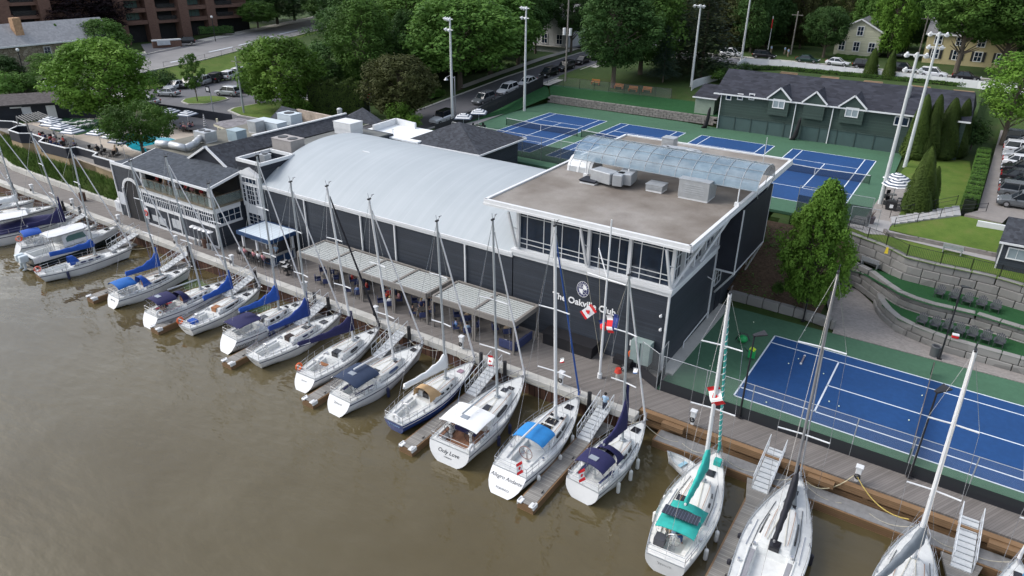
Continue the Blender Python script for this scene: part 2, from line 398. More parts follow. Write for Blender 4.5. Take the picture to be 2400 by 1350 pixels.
CURB = mat('kerb_concrete', (.4, .39, .36), .85, .12, 2)
sheet('boardwalk', [(-140, 40.1), (-15.2, 40.1), (-15.2, 46), (-83, 46), (-89, 43.4), (-140, 44.4)], 1.5, BOARDS, th=.25)
q = MB()
for i in range(-118, -19, 3): q.b2(i+.01, i+2.99, 39.3, 40.09, 1.05, 1.62)
q.b2(-18.99, -15.0, 39.3, 40.09, 1.05, 1.62); q.b2(-140, -118, 39.3, 40.09, 1.05, 1.62)
tag(q.build('dock_edge_beam', CONC, bev=.03), 'pale concrete beam along the water edge of the boardwalk', 'kerb')
PILEW = lined('sheet_piling', (.09, .045, .03), 0, .5, .2, .4, .8, .3, .3, .5)
tag(MB().b2(-140, -15, 39.42, 40, -1.5, 1.0).build('quay_wall', PILEW), 'rust brown sheet pile quay wall under the concrete beam', 'wall')
q = MB(); q.strip([(-160, 46.5), (-122.5, 44.9), (-115, 43.4), (-110, 43.3), (-88, 43.1), (-86.6, 42.9)], .45, 1.2, 2.25)
tag(q.build('retaining_wall', CONC, bev=.03), 'low pale concrete wall between boardwalk and green bank', 'wall')
# boardwalk that goes on along the lower court
sheet('lower_boardwalk', [(-15.2, 40.95), (60, 41.3), (60, 43.9), (-15.2, 43.6)], 1.5, BOARDS, th=.2)
q = MB(); q.b2(-15.2, 60, 40.5, 40.93, .95, 1.44); q.b2(-15.2, 60, 40.6, 40.9, .25, .75)
for i in range(-15, 60, 3): q.b2(i, i+.3, 40.62, 40.9, -1, .95)
for i in range(-14, 60, 10): q.box((i+1.5, 40.35, 1.15), (1.6, .5, .36))
tag(q.build('timber_fascia', PWOOD), 'brown layered timber edge beam below the lower boardwalk', 'beam')
tag(MB().b2(-15.2, 60, 41.1, 41.4, -2, 1.3).build('timber_crib_wall', PWOOD), 'dark timber crib wall behind the timber edge', 'wall')
# lower court slab + upper court slab
sheet('lower_court_surround', [(-15.15, 43.7), (60, 44.6), (60, 60.6), (-15.5, 60.2)], 1.6, CGREEN, th=.4)
rotA = -0.01364507
def cA(a, b, z=1.6): c, s = cos(rotA), sin(rotA); return (-9.8246+a*c+b*s, 56.935+a*s-b*c, z)
def cB(k, a, b, z=5.99): return (-61.2984+k*13.4985+a, 105.138-b, z)
def court(fn, name, z):
    q = MB(); q.quad(*[fn(a, b, z+.006) for a, b in ((0, 0), (0, 10.97 if fn is fA else 23.77), (23.77 if fn is fA else 10.97, 10.97 if fn is fA else 23.77), (23.77 if fn is fA else 10.97, 0))])
    struct(name, q, CBLUE); q = MB()
    W_, L_, w = 10.97, 23.77, .06
    def ln(a0, l0, a1, l1):                      # a across, l along
        for (x0, x1, y0, y1) in ((min(a0, a1)-w, max(a0, a1)+w, min(l0, l1)-w, max(l0, l1)+w),):
            pts = [(x0, y0), (x0, y1), (x1, y1), (x1, y0)]
            q.quad(*[fn(*( (l, a) if fn is fA else (a, l)), z+.012) for a, l in pts])
    for a in (0, 1.372, W_-1.372, W_): ln(a, 0, a, L_)
    for l in (0, L_): ln(0, l, W_, l)
    for l in (5.485, L_-5.485): ln(1.372, l, W_-1.372, l)
    ln(W_/2, 5.485, W_/2, L_-5.485)
    struct(name+'_line_markings', q, CLINE)
def fA(a, b, z): return cA(a, b, z)
court(fA, 'lower_court', 1.604)
def mk(k): 
    return lambda a, b, z: cB(k, a, b, z)
sheet('upper_court_surround', [(-67.5, 76.5), (-67.3, 102.0), (-65.8, 112.4), (-40, 112.2), (-33.9, 111.2), (-7.3, 111.8), (-6.2, 77.2)], 5.985, CGREEN, th=.3)
for k in range(4): court(mk(k), 'upper_court', 5.99)
# paths and terraces on the right
sheet('paver_path', [(-5.8, 60.8), (-7.4, 66), (-8.9, 72), (-7.4, 71.6), (-5.5, 70.8), (-3.9, 68.6), (-3.0, 66), (-1.2, 63.6), (2.7, 62.1), (8.3, 61.75), (60, 61), (60, 60.62), (-5.8, 60.3)], 1.64, PAVER, th=.1)
q = MB(); xs = [x*.8-2.9 for x in range(0, 60)]
for a, b_ in zip(xs, xs[1:]): q.quad((a, pl(W1, a), 2.75), (b_, pl(W1, b_), 2.75), (b_, pl(W2, b_), 2.75), (a, pl(W2, a), 2.75))
struct('lower_turf_terrace', q, TURF)
q = MB(); xs = [x*.8-7.5 for x in range(0, 64)]
def tz(x): return lerp(3.0, 3.85, (x+7.5)/5)
for a, b_ in zip(xs, xs[1:]): q.quad((a, pl(W2, a), tz(a)), (b_, pl(W2, b_), tz(b_)), (b_, pl(W3, b_), tz(b_)), (a, pl(W3, a), tz(a)))
struct('upper_turf_terrace', q, TURF)
q = MB(); xs = [x*.8-9.5 for x in range(0, 64)]
for a, b_ in zip(xs, xs[1:]): ym = 76.1 if a < -4.6 else 81; q.quad((a, pl(W3, a), 6.0), (b_, pl(W3, b_), 6.0), (b_, ym, 6.0), (a, ym, 6.0))
struct('upper_lawn', q, GRASS)
def blockwall(name, label, line, z0, z1, rows, x0, x1, capz=None):
    q = MB(); random.seed(len(label)); hh = (z1-z0)/rows
    pts = [(x, pl(line, x)) for x in grange(x0, x1, .3)]
    cum = [0]
    for a, b_ in zip(pts, pts[1:]): cum.append(cum[-1]+hypot(b_[0]-a[0], b_[1]-a[1]))
    def at(d):
        d = max(0, min(cum[-1]-1e-4, d))
        for i in range(len(cum)-1):
            if cum[i+1] >= d: t = (d-cum[i])/(cum[i+1]-cum[i]+1e-9); return (lerp(pts[i][0], pts[i+1][0], t), lerp(pts[i][1], pts[i+1][1], t))
    for r in range(rows):
        d = rnd(0, .5)
        while d < cum[-1]:
            l = rnd(1.2, 2.0); a, b_ = at(d), at(d+l-.05); an = atan2(b_[1]-a[1], b_[0]-a[0])
            off = .08*(rows-1-r)*-1+rnd(-.03, .03); cx, cy = (a[0]+b_[0])/2-sin(an)*(.2-off*0+.12*r), (a[1]+b_[1])/2+cos(an)*(.2+.12*r)
            q.box((cx, cy, z0+hh*(r+.5)), (max(.2, hypot(b_[0]-a[0], b_[1]-a[1])), .6, hh-.035), an+rnd(-.02, .02)); d += l
    tag(q.build(name, STONE, bev=.05), label, 'stone wall', 'armour stone terrace walls')
blockwall('stone_wall', 'lowest armour stone wall, two courses curving along the paver path', W1, 1.45, 2.85, 2, -3.7, 26)
blockwall('stone_wall', 'middle armour stone wall between the two turf terraces', W2, 1.7, 3.95, 4, -7.5, 26)
blockwall('stone_wall', 'tallest three course stone wall carrying the black railing', W3, 3.7, 6.05, 3, -9.5, 26)
LW = [(-16, 61.75), (-11.7, 61.7), (-8.3, 61.6), (-5.9, 61.1)]
blockwall('stone_wall', 'low single course stone edging at the back of the lower court', LW, 1.5, 2.4, 1, -15.6, -5.9)
q = MB()
for i in range(0, 14):
    for j in range(0, 8):
        x0, x1 = -16.4+i*.65, -16.4+(i+1)*.65; y0, y1 = 62+j*1.6, 62+(j+1)*1.6
        zz = lambda x, y: lerp(2.35, 5.5, (y-63)/12)-.1*max(0, x+9)
        q.quad((x0, y0, zz(x0, y0)), (x1, y0, zz(x1, y0)), (x1, y1, zz(x1, y1)), (x0, y1, zz(x0, y1)))
struct('mulch_bed', q, MULCH)
# street by the upper courts, far street, car park, main road
def ribbon(name, cl, w, zf, m, dz=.05, kind='structure', step=2.0):
    q = MB(); pts = []
    for a, b_ in zip(cl, cl[1:]):
        l = hypot(b_[0]-a[0], b_[1]-a[1]); k = max(1, int(l/step))
        for i in range(k): pts.append((lerp(a[0], b_[0], i/k), lerp(a[1], b_[1], i/k)))
    pts.append(cl[-1]); L_ = []; R_ = []
    for i, p in enumerate(pts):
        a = pts[max(0, i-1)]; b_ = pts[min(len(pts)-1, i+1)]; dx, dy = b_[0]-a[0], b_[1]-a[1]; l = hypot(dx, dy); nx, ny = -dy/l, dx/l
        L_.append((p[0]+nx*w/2, p[1]+ny*w/2, zf(*p)+dz)); R_.append((p[0]-nx*w/2, p[1]-ny*w/2, zf(*p)+dz))
    for i in range(len(pts)-1): q.quad(R_[i], R_[i+1], L_[i+1], L_[i])
    return struct(name, q, m, kind), L_, R_
def kerb(name, pts, label=None):
    q = MB()
    for a, b_ in zip(pts, pts[1:]):
        a = Vector(a); b_ = Vector(b_); q.bar(a+Vector((0, 0, .03)), b_+Vector((0, 0, .03)), .3, .2)
    struct(name, q, CURB)
zr = lambda x, y: road_z(y)
_, L_, R_ = ribbon('hill_street', [(-76.5, 70), (-75.6, 92), (-74.2, 118), (-72.5, 136), (-71, 200)], 9.5, zr, ASPHD, .08)
kerb('street_kerb', [(p[0], p[1], p[2]) for p in L_]); kerb('street_kerb', [(p[0], p[1], p[2]) for p in R_])
_, a_, b_ = ribbon('pavement', [(-82.5, 108), (-81, 136), (-79, 200)], 1.8, zr, CURB, .1)
_, a_, b_ = ribbon('pavement', [(-68.6, 116), (-67, 136), (-66, 160)], 1.5, zr, CURB, .12)
fz = lambda x, y: 10.5
_, L_, R_ = ribbon('far_street', [(-140, 153), (-60, 153), (-20, 152.6), (60, 152)], 8.5, fz, ASPH, .1, step=8)
kerb('street_kerb', L_); kerb('street_kerb', R_)
ribbon('pavement', [(-66, 160), (-20, 159.4), (60, 159)], 1.6, fz, CURB, .12, step=8)
# car park left (level 5.9)
sheet('car_park', [P(330, 215, 5.9), P(420, 300, 5.9), P(800, 330, 5.9), (-92, 78), (-92, 100), P(760, 160, 5.9), P(560, 185, 5.9), P(395, 205, 5.9)], 6.05, ASPH, th=.3)
sheet('car_park', [P(60, 205, 6.0), P(330, 235, 6.0), P(350, 160, 6.0), P(90, 170, 6.0)], 6.07, mat('pale_paving', (.3, .29, .28), .9), th=.3)
def ellipse_island(name, pts, z=6.05):
    q = MB(); q.prism(pts, z-.1, z+.16); struct(name+'_kerb', q, CURB)
    c = (sum(p[0] for p in pts)/len(pts), sum(p[1] for p in pts)/len(pts)); ins = [(c[0]+(p[0]-c[0])*.93, c[1]+(p[1]-c[1])*.93) for p in pts]
    struct(name, MB().prism(ins, z, z+.22), GRASS)
ellipse_island('traffic_island', [P(x, y, 6.1) for x, y in ((424, 239), (432, 233), (460, 228), (500, 226), (530, 229), (536, 233), (515, 239), (480, 245), (440, 245))])
ellipse_island('traffic_island', [P(x, y, 6.1) for x, y in ((533, 260), (545, 254), (600, 244), (700, 232), (760, 240), (760, 300), (620, 282), (560, 272))])
# main road top left
tp = [(300, 138), (365, 122), (430, 108), (600, 73), (745, 44), (840, 20), (900, 8)]; bt = [(290, 180), (372, 162), (470, 142), (600, 108), (745, 71), (860, 38), (930, 22)]
q = MB(); TT = [P3(x, y, 8.0) for x, y in tp]; BB = [P3(x, y, 8.0) for x, y in bt]
for i in range(len(tp)-1): q.quad(BB[i], BB[i+1], TT[i+1], TT[i])
struct('main_road', q, ROADM); kerb('street_kerb', TT); kerb('street_kerb', BB)
q = MB()
for (x0, y0), (x1, y1) in (((490, 122), (545, 110)), ((560, 106), (600, 97)), ((610, 92), (640, 85)), ((655, 80), (700, 70)), ((400, 146), (450, 136))): a, b_ = P3(x0, y0, 8.03), P3(x1, y1, 8.03); q.bar(a, b_, .5, .02)
struct('road_marking', q, CLINE)
q = MB(); T2 = [P3(x, y-8, 8.02) for x, y in tp]
for i in range(len(tp)-1): q.quad(TT[i], TT[i+1], T2[i+1], T2[i])
struct('pavement', q, CURB)
sheet('apartment_drive', [P(345, 128, 8.05), P(430, 112, 8.05), P(500, 97, 8.05), P(440, 92, 8.05), P(330, 104, 8.05)], 8.05, ASPHD, th=.2)
# =================== buildings ===================
def hsid(name, col): return lined(name, col, 2, .2, .1, .45, .55, .25, .12, .5, sc=.25)
def window(parent, o, ux, w, h, cols=2, rows=2, fm=WHITE, uz=(0, 0, 1), fr=.09, mu=.035, depth=.08, name='window', vs=None, hz=None, gl=None):
    """frame and muntins standing proud of a wall, the panes as a sub-part just behind"""
    ux = Vector(ux).normalized(); uz = Vector(uz).normalized(); n = ux.cross(uz); o = Vector(o)
    q = MB()
    def bar(u0, u1, v0, v1, d=depth):
        c = []
        for dd in (-.02, d):
            for u, v in ((u0, v0), (u1, v0), (u1, v1), (u0, v1)): c.append(o+ux*u+uz*v+n*dd)
        q.add(c, [(3, 2, 1, 0), (4, 5, 6, 7), (0, 1, 5, 4), (1, 2, 6, 5), (2, 3, 7, 6), (3, 0, 4, 7)])
    bar(-fr, w+fr, -fr, 0); bar(-fr, w+fr, h, h+fr); bar(-fr, 0, 0, h); bar(w, w+fr, 0, h)
    for i in (vs or [w*k/cols for k in range(1, cols)]): bar(i-mu/2, i+mu/2, 0, h, depth*.7)
    for i in (hz or [h*k/rows for k in range(1, rows)]): bar(0, w, i-mu/2, i+mu/2, depth*.65)
    f = q.build(name, fm, parent)
    p = MB(); a = o+n*.02; p.quad(a, a+ux*w, a+ux*w+uz*h, a+uz*h); p.build('pane', gl or GLASS, f); return f
def bld(name, label, loc, cat='building', group=None): return thing(name, label, cat, loc, 0, group)
X1 = (1, 0, 0); Yp = (0, 1, 0); Z1 = (0, 0, 1)
ROOFG = None
m, n, b = nodes('grey_membrane_roof'); MEMB = m; b.inputs['Roughness'].default_value = .62; b.inputs['Specular IOR Level'].default_value = .3
tc = n.nodes.new('ShaderNodeTexCoord'); mp = n.nodes.new('ShaderNodeMapping'); mp.inputs['Scale'].default_value = (1.6, .05, .05); n.links.new(tc.outputs['Object'], mp.inputs[0])
f = math_node(n, 'ADD', math_node(n, 'MULTIPLY', noise(n, mp.outputs[0], 1.0, 5, .7), .5), math_node(n, 'MULTIPLY', noise(n, tc.outputs['Object'], .15, 4, .6), .5))
sx_ = n.nodes.new('ShaderNodeSeparateXYZ'); n.links.new(tc.outputs['Object'], sx_.inputs[0]); sl_ = math_node(n, 'LESS_THAN', math_node(n, 'FRACT', math_node(n, 'DIVIDE', sx_.outputs[0], 1.83)), .03)
n.links.new(mixc(n, math_node(n, 'MULTIPLY', sl_, .2), ramp(n, f, [(.33, (.31, .345, .37)), (.5, (.345, .38, .405)), (.68, (.385, .42, .445))]), (.5, .53, .55)), b.inputs['Base Color'])
# ---- barrel roofed hall ----
H = bld('barrel_roof_hall', 'long charcoal hall under the pale grey barrel roof', (-46, 56, 1.5))
q = MB(); q.b2(-62.15, -30.0, 46.02, 66, 1.2, 8.35); q.build('wall', CHAR, H)
q = MB(); secs = []
yc, ye, ze, zc = 56.2, 10.35, 8.42, 11.6; Rr = (ye*ye+(zc-ze)**2)/(2*(zc-ze)); am = math.asin(ye/Rr)
prof = [(yc-Rr*sin(am*(1-2*i/28)), zc-Rr+Rr*cos(am*(1-2*i/28))) for i in range(29)]
for X in grange(-62.35, -29.8, 1.6): secs.append([(X, y, z) for y, z in prof])
q.loft(secs); q.loft([[(x, y, z) for y, z in prof]+[(x, yc+ye, ze-.25), (x, yc-ye, ze-.25)] for x in (-62.35, -62.34)], True)
q.build('roof', MEMB, H, smooth=False).data.polygons.foreach_set('use_smooth', [True]*(28*21)+[False]*0+[False]*(len(D.objects['roof'].data.polygons)-28*21))
MB().b2(-62.4, -29.9, 45.78, 45.98, 8.22, 8.45).build('gutter', WHITE, H)
MB().b2(-62.4, -29.9, 45.86, 45.99, 7.98, 8.18).build('fascia', WHITE, H)
for px, py in ((711, 467), (843, 501), (923, 522), (1089, 568)):
    X = PY(px, py, 45.9)[0]; q = MB(); q.tube((X-.35, 45.85, 8.15), (X, 45.9, 7.95), .07); q.b2(X-.07, X+.07, 45.85, 45.99, 1.5, 7.98); q.build('downpipe', WHITE, H)
for px, py, l in ((853, 353, 6), ):
    a = P3(850, 354, 11.5); b_ = P3(906, 366, 11.3); MB().bar(a, b_, .25, .06).build('roof_seam', WHITE, H)
for px, py in ((1120, 399), (1178, 419)): MB().ball(P3(px, py, 11.2), .28, sz=.5).build('roof_vent', WHITE, H)
# ---- clubhouse block with gravel roof ----
K = bld('clubhouse', 'charcoal clubhouse with the gravel roof, glass upper storey and club sign', (-22, 58, 1.5))
xl, xr, yf = -29.88, -15.82, 46.0
q = MB(); q.b2(xl, xr, yf, 72, 1.2, 8.2); q.build('wall', CHAR, K)
q = MB(); q.b2(xl+.3, xr-.6, yf+.45, 71.5, 8.2, 12.4); q.build('upper_wall', CHARD, K)
q = MB(); q.b2(xl-.1, xr+.12, yf-.15, yf+.0, 8.2, 8.55); q.b2(xl-.1, xr+.2, yf-.28, yf+.0, 8.55, 8.83); q.b2(xr, xr+.12, yf+.003, 56.6, 8.2, 8.55); q.b2(xr, xr+.2, yf+.003, 56.6, 8.55, 8.83)
q.b2(xl-.1, xr+.1, yf+.004, yf+.5, 8.56, 8.8); q.b2(xr-.7, xr-.003, yf+.51, 56.6, 8.56, 8.8); q.build('white_band', WHITE, K)
q = MB(); q.b2(xr-.12, xr+.04, yf-.06, yf+.12, 1.5, 8.19); q.build('corner_board', WHITE, K)
R0 = [(-32.1, 45.1), (-14.45, 45.1), (-14.25, 72.4), (-32.1, 72.2)]
q = MB()
for i in range(4):
    a, b_ = R0[i], R0[(i+1) % 4]; q.strip([a, b_], .26, 12.68, 12.98)
q.prism([(-31.9, 45.3), (-14.6, 45.3), (-14.5, 72.2), (-31.9, 72.0)], 12.5, 12.66); q.build('roof_edge', WHITE, K)
q = MB()
for i in range(4):
    a, b_ = R0[i], R0[(i+1) % 4]; q.strip([a, b_], .4, 12.5, 12.675)
q.build('soffit_trim', WHITE, K)
m, n, b = nodes('gravel_roof'); b.inputs['Roughness'].default_value = .95; GR = m
tc = n.nodes.new('ShaderNodeTexCoord'); f1 = noise(n, tc.outputs['Object'], .13, 5, .55); f2 = noise(n, tc.outputs['Object'], 7, 4, .8)
c = ramp(n, f1, [(.35, (.175, .15, .13)), (.5, (.26, .235, .21)), (.6, (.32, .3, .28)), (.75, (.22, .19, .165))]); c = mixc(n, f2, (.08, .07, .06), c); 
mm = n.nodes.new('ShaderNodeMix'); mm.data_type = 'RGBA'; mm.inputs[0].default_value = .45; n.links.new(ramp(n, f1, [(.36, (.14, .115, .095)), (.46, (.22, .195, .17)), (.56, (.3, .275, .25)), (.66, (.2, .175, .155)), (.75, (.15, .125, .11))]), mm.inputs[6]); n.links.new(c, mm.inputs[7]); n.links.new(mm.outputs[2], b.inputs['Base Color'])
bp = n.nodes.new('ShaderNodeBump'); bp.inputs['Strength'].default_value = .4; bp.inputs['Distance'].default_value = .05; n.links.new(f2, bp.inputs['Height']); n.links.new(bp.outputs[0], b.inputs['Normal'])
MB().prism([(-31.9, 45.3), (-14.65, 45.3), (-14.45, 72.2), (-31.9, 72.0)], 12.61, 12.86).build('gravel_roof', GR, K)
# glazing bays on the front and side
cols = [PY(px, py, yf)[0] for px, py in ((1212, 575), (1292, 592), (1376, 613), (1471, 636), (1572, 664))]
for a, b_ in zip(cols, cols[1:]):
    w = b_-a-.3; window(K, (a+.15, yf+.3, 8.9), X1, w, 3.42, vs=[w*.22, w*.75], hz=[.42, .85, 2.85], fr=.1, mu=.06, depth=.1, name='front_window')
for i, X in enumerate(cols): MB().b2(X-.13, X+.13, yf+.05, yf+.35, 8.83, 12.48).build('column', WHITE, K)
ys = [46.35, 48.6, 50.9, 53.4, 56.3]
for a, b_ in zip(ys, ys[1:]):
    w = b_-a-.3; window(K, (xr-.35, a+.15, 8.95), Yp, w, 3.2, vs=[w*.33, w*.67], hz=[.9, 1.9], fr=.1, mu=.07, depth=.1, name='side_window')
    MB().b2(xr-.3, xr-.02, b_-.13, b_+.13, 8.85, 12.2).build('column', WHITE, K)
for X in (cols[0]-.05, cols[2], cols[4]):
    q = MB(); q.bar((X, yf-.05, 9.0), (X-.3, 45.15, 12.25), .16, .2); q.tube((X, yf, 10.6), (X-.2, 45.5, 10.9), .04); q.build('roof_brace', WHITE, K)
for y0 in (46.2, 52): MB().bar((xr+.05, y0, 8.95), (-14.5, y0+1.9, 12.25), .16, .2).build('roof_brace', WHITE, K)
# projecting dark bay on the right side
xp = PY(1725, 614.6, 56.6)[0]; yb2 = 65.4
q = MB(); q.b2(xr+.01, xp, 56.6, yb2, 6.6, 12.3); q.build('projecting_bay', CHARD, K)
q = MB(); q.b2(xp-.06, xp+.03, 56.54, 56.66, 6.5, 12.3); q.b2(xr, xp, 56.52, 56.62, 6.5, 6.65); q.b2(xp-.05, xp+.04, 56.6, yb2, 6.5, 6.63); q.b2(xp-.04, xp+.03, yb2-.06, yb2+.06, 6.5, 12.3); q.b2(xr, xr+.12, 56.48, 56.6, 1.6, 12.2); q.b2(xr, xr+.1, 66, 66.1, 8, 12)
q.bar((xp, 56.6, 6.5), (xr+.05, 57.6, 3.9), .14, .14); q.bar((xp, yb2-.4, 6.5), (xr+.4, yb2+.5, 3.0), .12, .12); q.bar((xp-.8, 63.5, 6.5), (xr+.3, 66.5, 3.4), .12, .12); q.build('white_trim', WHITE, K)
q = MB(); q.b2(xr-.3, xr+.15, 66.6, 71.8, 9.1, 9.6); q.build('window_sill_box', WHITE, K)
window(K, (xr+.02, 67, 9.7), Yp, 4.5, 2.2, 4, 3, name='rear_window'); window(K, (xr+.02, 57.2, 4.7), Yp, 1.5, 1.7, 2, 3, name='stair_window')
MB().b2(xr-.02, xr+.06, 58.3, 59.6, 1.7, 4).build('door', CHARD, K)
q = MB(); q.b2(xr-.05, xr+1.0, 45.9, 60, 1.2, 1.72); q.build('plinth', CONC, K)
q = MB(); q.b2(xr+.02, xr+.1, 56.35, 56.45, 2.3, 6.5); q.tube((xr+.1, 56.4, 2.4), (xr+.12, 50.5, 2.15), .05); q.tube((xr+.12, 50.5, 2.15), (xr+.2, 50.2, 1.75), .05); q.build('downpipe', WHITE, K)
for pt in ((1549, 741), (1548, 773)):
    x_, z_ = PY(pt[0], pt[1], 45.9); MB().ball((x_, 45.85, z_), .13).tube((x_, 46, z_+.1), (x_, 45.8, z_), .05).build('wall_lamp', WHITE, K)
q = MB(); q.tube((xr, 55, 6.4), (xr+.55, 54.8, 6.3), .05).box((xr+.6, 54.8, 6.3), (.2, .12, .12)); q.build('security_camera', WHITE, K)
# lettering and emblem
tx, tz_ = PY(1368, 712, 46); SIGNW = mat('sign_white', (.85, .85, .85), .5, .02)
text('The Oakville Club', .79, SIGNW, 'wall_lettering', K, basis(X1, Z1, (tx, 45.97, tz_)), .03, bold=.012)
ex, ez = PY(1367, 677.5, 46); NAVY = mat('emblem_navy', (.02, .025, .11), .5, .05)
q = MB(); q.add([(ex+.56*cos(t*pi/20), 45.96, ez+.71*sin(t*pi/20)) for t in range(40)], [tuple(range(40))]); E_ = q.build('emblem', NAVY, K)
def ering(r1, r2, y, m, nm, a0=0, a1=360, s=1.27):
    q = MB(); k = 32; r1 *= .7; r2 *= .7
    for i in range(k):
        t, u = radians(a0+(a1-a0)*i/k), radians(a0+(a1-a0)*(i+1)/k)
        q.quad((ex+r1*cos(t), y, ez+r1*s*sin(t)), (ex+r2*cos(t), y, ez+r2*s*sin(t)), (ex+r2*cos(u), y, ez+r2*s*sin(u)), (ex+r1*cos(u), y, ez+r1*s*sin(u)))
    return q.build(nm, m, E_)
ering(.76, .80, 45.945, SIGNW, 'emblem_rim'); ering(.50, .535, 45.945, SIGNW, 'emblem_inner_ring')
ering(0, .49, 45.945, SIGNW, 'emblem_quarter', 0, 90); ering(0, .49, 45.945, SIGNW, 'emblem_quarter', 180, 270)
text('O', .3, SIGNW, 'emblem_letter', E_, basis(X1, Z1, (ex-.14, 45.94, ez+.17)), .004); text('C', .3, NAVY, 'emblem_letter', E_, basis(X1, Z1, (ex+.14, 45.94, ez-.17)), .004)
text('C', .3, SIGNW, 'emblem_letter', E_, basis(X1, Z1, (ex+.14, 45.93, ez-.17)), .002)
for i, ch in enumerate('OAKVILLE'):
    t = radians(160-i*20); text(ch, .17, SIGNW, 'emblem_letter', E_, basis((sin(t), 0, -cos(t)), (cos(t), 0, sin(t)), (ex+.457*cos(t), 45.94, ez+.457*1.27*sin(t))), .004)
for i, ch in enumerate('CLUB'):
    t = radians(222+i*32); text(ch, .17, SIGNW, 'emblem_letter', E_, basis((-sin(t), 0, cos(t)), (-cos(t), 0, -sin(t)), (ex+.457*cos(t), 45.94, ez+.457*1.27*sin(t))), .004)
# rooftop plant on the gravel roof
RZ = 12.87
def unit(name, label, px, py, w, d, h, z=RZ, m=METAL, rz=0, fan=0, cat='rooftop unit', leg=.15):
    X, Y = P(px, py, z); t = thing(name, label, cat, (X, Y+d/2, z)); q = MB(); q.box((X, Y+d/2, z+h/2+leg), (w, d, h), rz); q.build('casing', m, t, bev=.03)
    q = MB(); q.box((X, Y+d/2, z+leg/2), (w*.96, d*.96, leg), rz); q.build('base_rail', WHITE, t)
    q = MB(); q.box((X, Y+d/2, z+h+leg+.03), (w+.08, d+.08, .06), rz); q.build('lid', m, t)
    if fan:
        for i in range(fan): q = MB(); q.tube((X+(i-(fan-1)/2)*w/fan, Y+d/2, z+h+leg+.06), (X+(i-(fan-1)/2)*w/fan, Y+d/2, z+h+leg+.12), min(d, w/fan)*.36, n=12); q.build('fan_guard', BLACK, t)
    else:
        q = MB(); 
        for i in range(5): q.b2(X-w*.35, X+w*.35, Y-.03, Y+.002, z+leg+h*(.25+.12*i), z+leg+h*(.29+.12*i))
        q.build('louvre', m, t)
    return t
unit('roof_air_unit', 'square grey air unit nearest the right edge of the gravel roof', 1622, 470, 2.6, 2.0, 1.5)
unit('roof_air_unit', 'air unit with a dark vent under the canopy', 1650, 432, 2.2, 2.2, 1.1, fan=2)
unit('roof_hatch', 'low pale metal roof hatch in the middle of the gravel roof', 1531, 451, 1.5, 1.3, .45, cat='roof hatch')
unit('roof_air_unit', 'small grey duct box behind the canopy', 1562, 356, 1.3, 1.2, 1.2)
unit('pipe_tray', 'flat dark tray with a vent pipe on the gravel roof', 1375, 432, 1.5, 1.3, .12, m=CHARD, cat='roof tray')
q = MB(); pts = [P3(x, y, RZ+.75) for x, y in ((1395, 405), (1440, 418), (1462, 421), (1475, 410), (1478, 400))]
for a, b_ in zip(pts, pts[1:]): q.bar(a, b_, 1.3, 1.0)
t_ = thing('roof_duct', 'big curved sheet metal duct in front of the canopy', 'duct', P3(1440, 425, RZ)); q.build('duct_run', METAL, t_, bev=.05)
q = MB(); c = P3(1362, 405, RZ)
sec = [[(c[0]-1.5+i*.5, c[1]+1.2-1.2*cos(a*pi/8), c[2]+1.25*sin(a*pi/8)) for a in range(9)] for i in range(6)]; q.loft(sec, False); q.build('rounded_hood', METAL, t_)
q = MB()
for i in (0, 2, 4): 
    sec = [[(c[0]-1.5+i*.5+k, c[1]+1.2-1.23*cos(a*pi/8), c[2]+1.28*sin(a*pi/8)) for a in range(9)] for k in (0, .22)]; q.loft(sec, False)
q.build('white_band', WHITE, t_)
q = MB(); pts = [P3(x, y, RZ+.6) for x, y in ((1545, 358), (1562, 352), (1610, 358), (1635, 364), (1625, 376))]
for a, b_ in zip(pts, pts[1:]): q.bar(a, b_, .8, .9)
t_ = thing('roof_duct', 'angular metal duct behind the canopy', 'duct', P3(1600, 372, RZ)); q.build('duct_run', METAL, t_, bev=.04)
# translucent canopy
m, n, b = nodes('polycarbonate'); b.inputs['Base Color'].default_value = (.42, .55, .66, 1); b.inputs['Roughness'].default_value = .12; b.inputs['Alpha'].default_value = .72; POLY = m
tc = n.nodes.new('ShaderNodeTexCoord'); nz_ = noise(n, tc.outputs['Object'], .5, 5, .7); n.links.new(ramp(n, nz_, [(.35, (.14, .21, .27)), (.6, (.24, .33, .4))]), b.inputs['Base Color'])
A = Vector(P3(1344, 372, 14.3)); Bv = Vector(P3(1774, 451, 14.3)); t_ = thing('barrel_canopy', 'long arched translucent blue canopy over the gravel roof', 'canopy', ((A.x+Bv.x)/2, A.y+2, RZ))
dv = (Bv-A); cyw = 5.2
def arch(t, k): return A+dv*t+Vector((0, cyw*(1-cos(k*pi))/2, 1.55*sin(k*pi)))
q = MB(); q.loft([[arch(i/12, k/12) for k in range(13)] for i in range(13)]); q.build('translucent_sheet', POLY, t_, smooth=True)
q = MB()
for i in range(0, 13): q.path([arch(i/12, k/10)+Vector((0, 0, .04)) for k in range(11)], .022, 4)
for k in (0, .17, .33, .5, .67, .83, 1): q.tube(arch(0, k)+Vector((0, 0, .05)), arch(1, k)+Vector((0, 0, .05)), .02, n=4)
q.build('rib_frame', ALUG, t_)
for i in (1, 4, 8, 11):
    for k in (0, 1): a = arch(i/12, k); q = MB(); q.tube((a.x, a.y, RZ), a, .06); q.box((a.x, a.y, RZ+.15), (.4, .4, .3)); q.build('post', WHITE, t_)
q = MB(); a = arch(1, 1); q.tube((xr+.5, 66.5, 9.8), a, .04); q.tube((xr+.5, 66.5, 9.8), arch(1, .6), .03); q.tube((xr+.6, 66.2, 9.8), arch(1, 0), .03); q.build('stay_rod', ALU, t_)
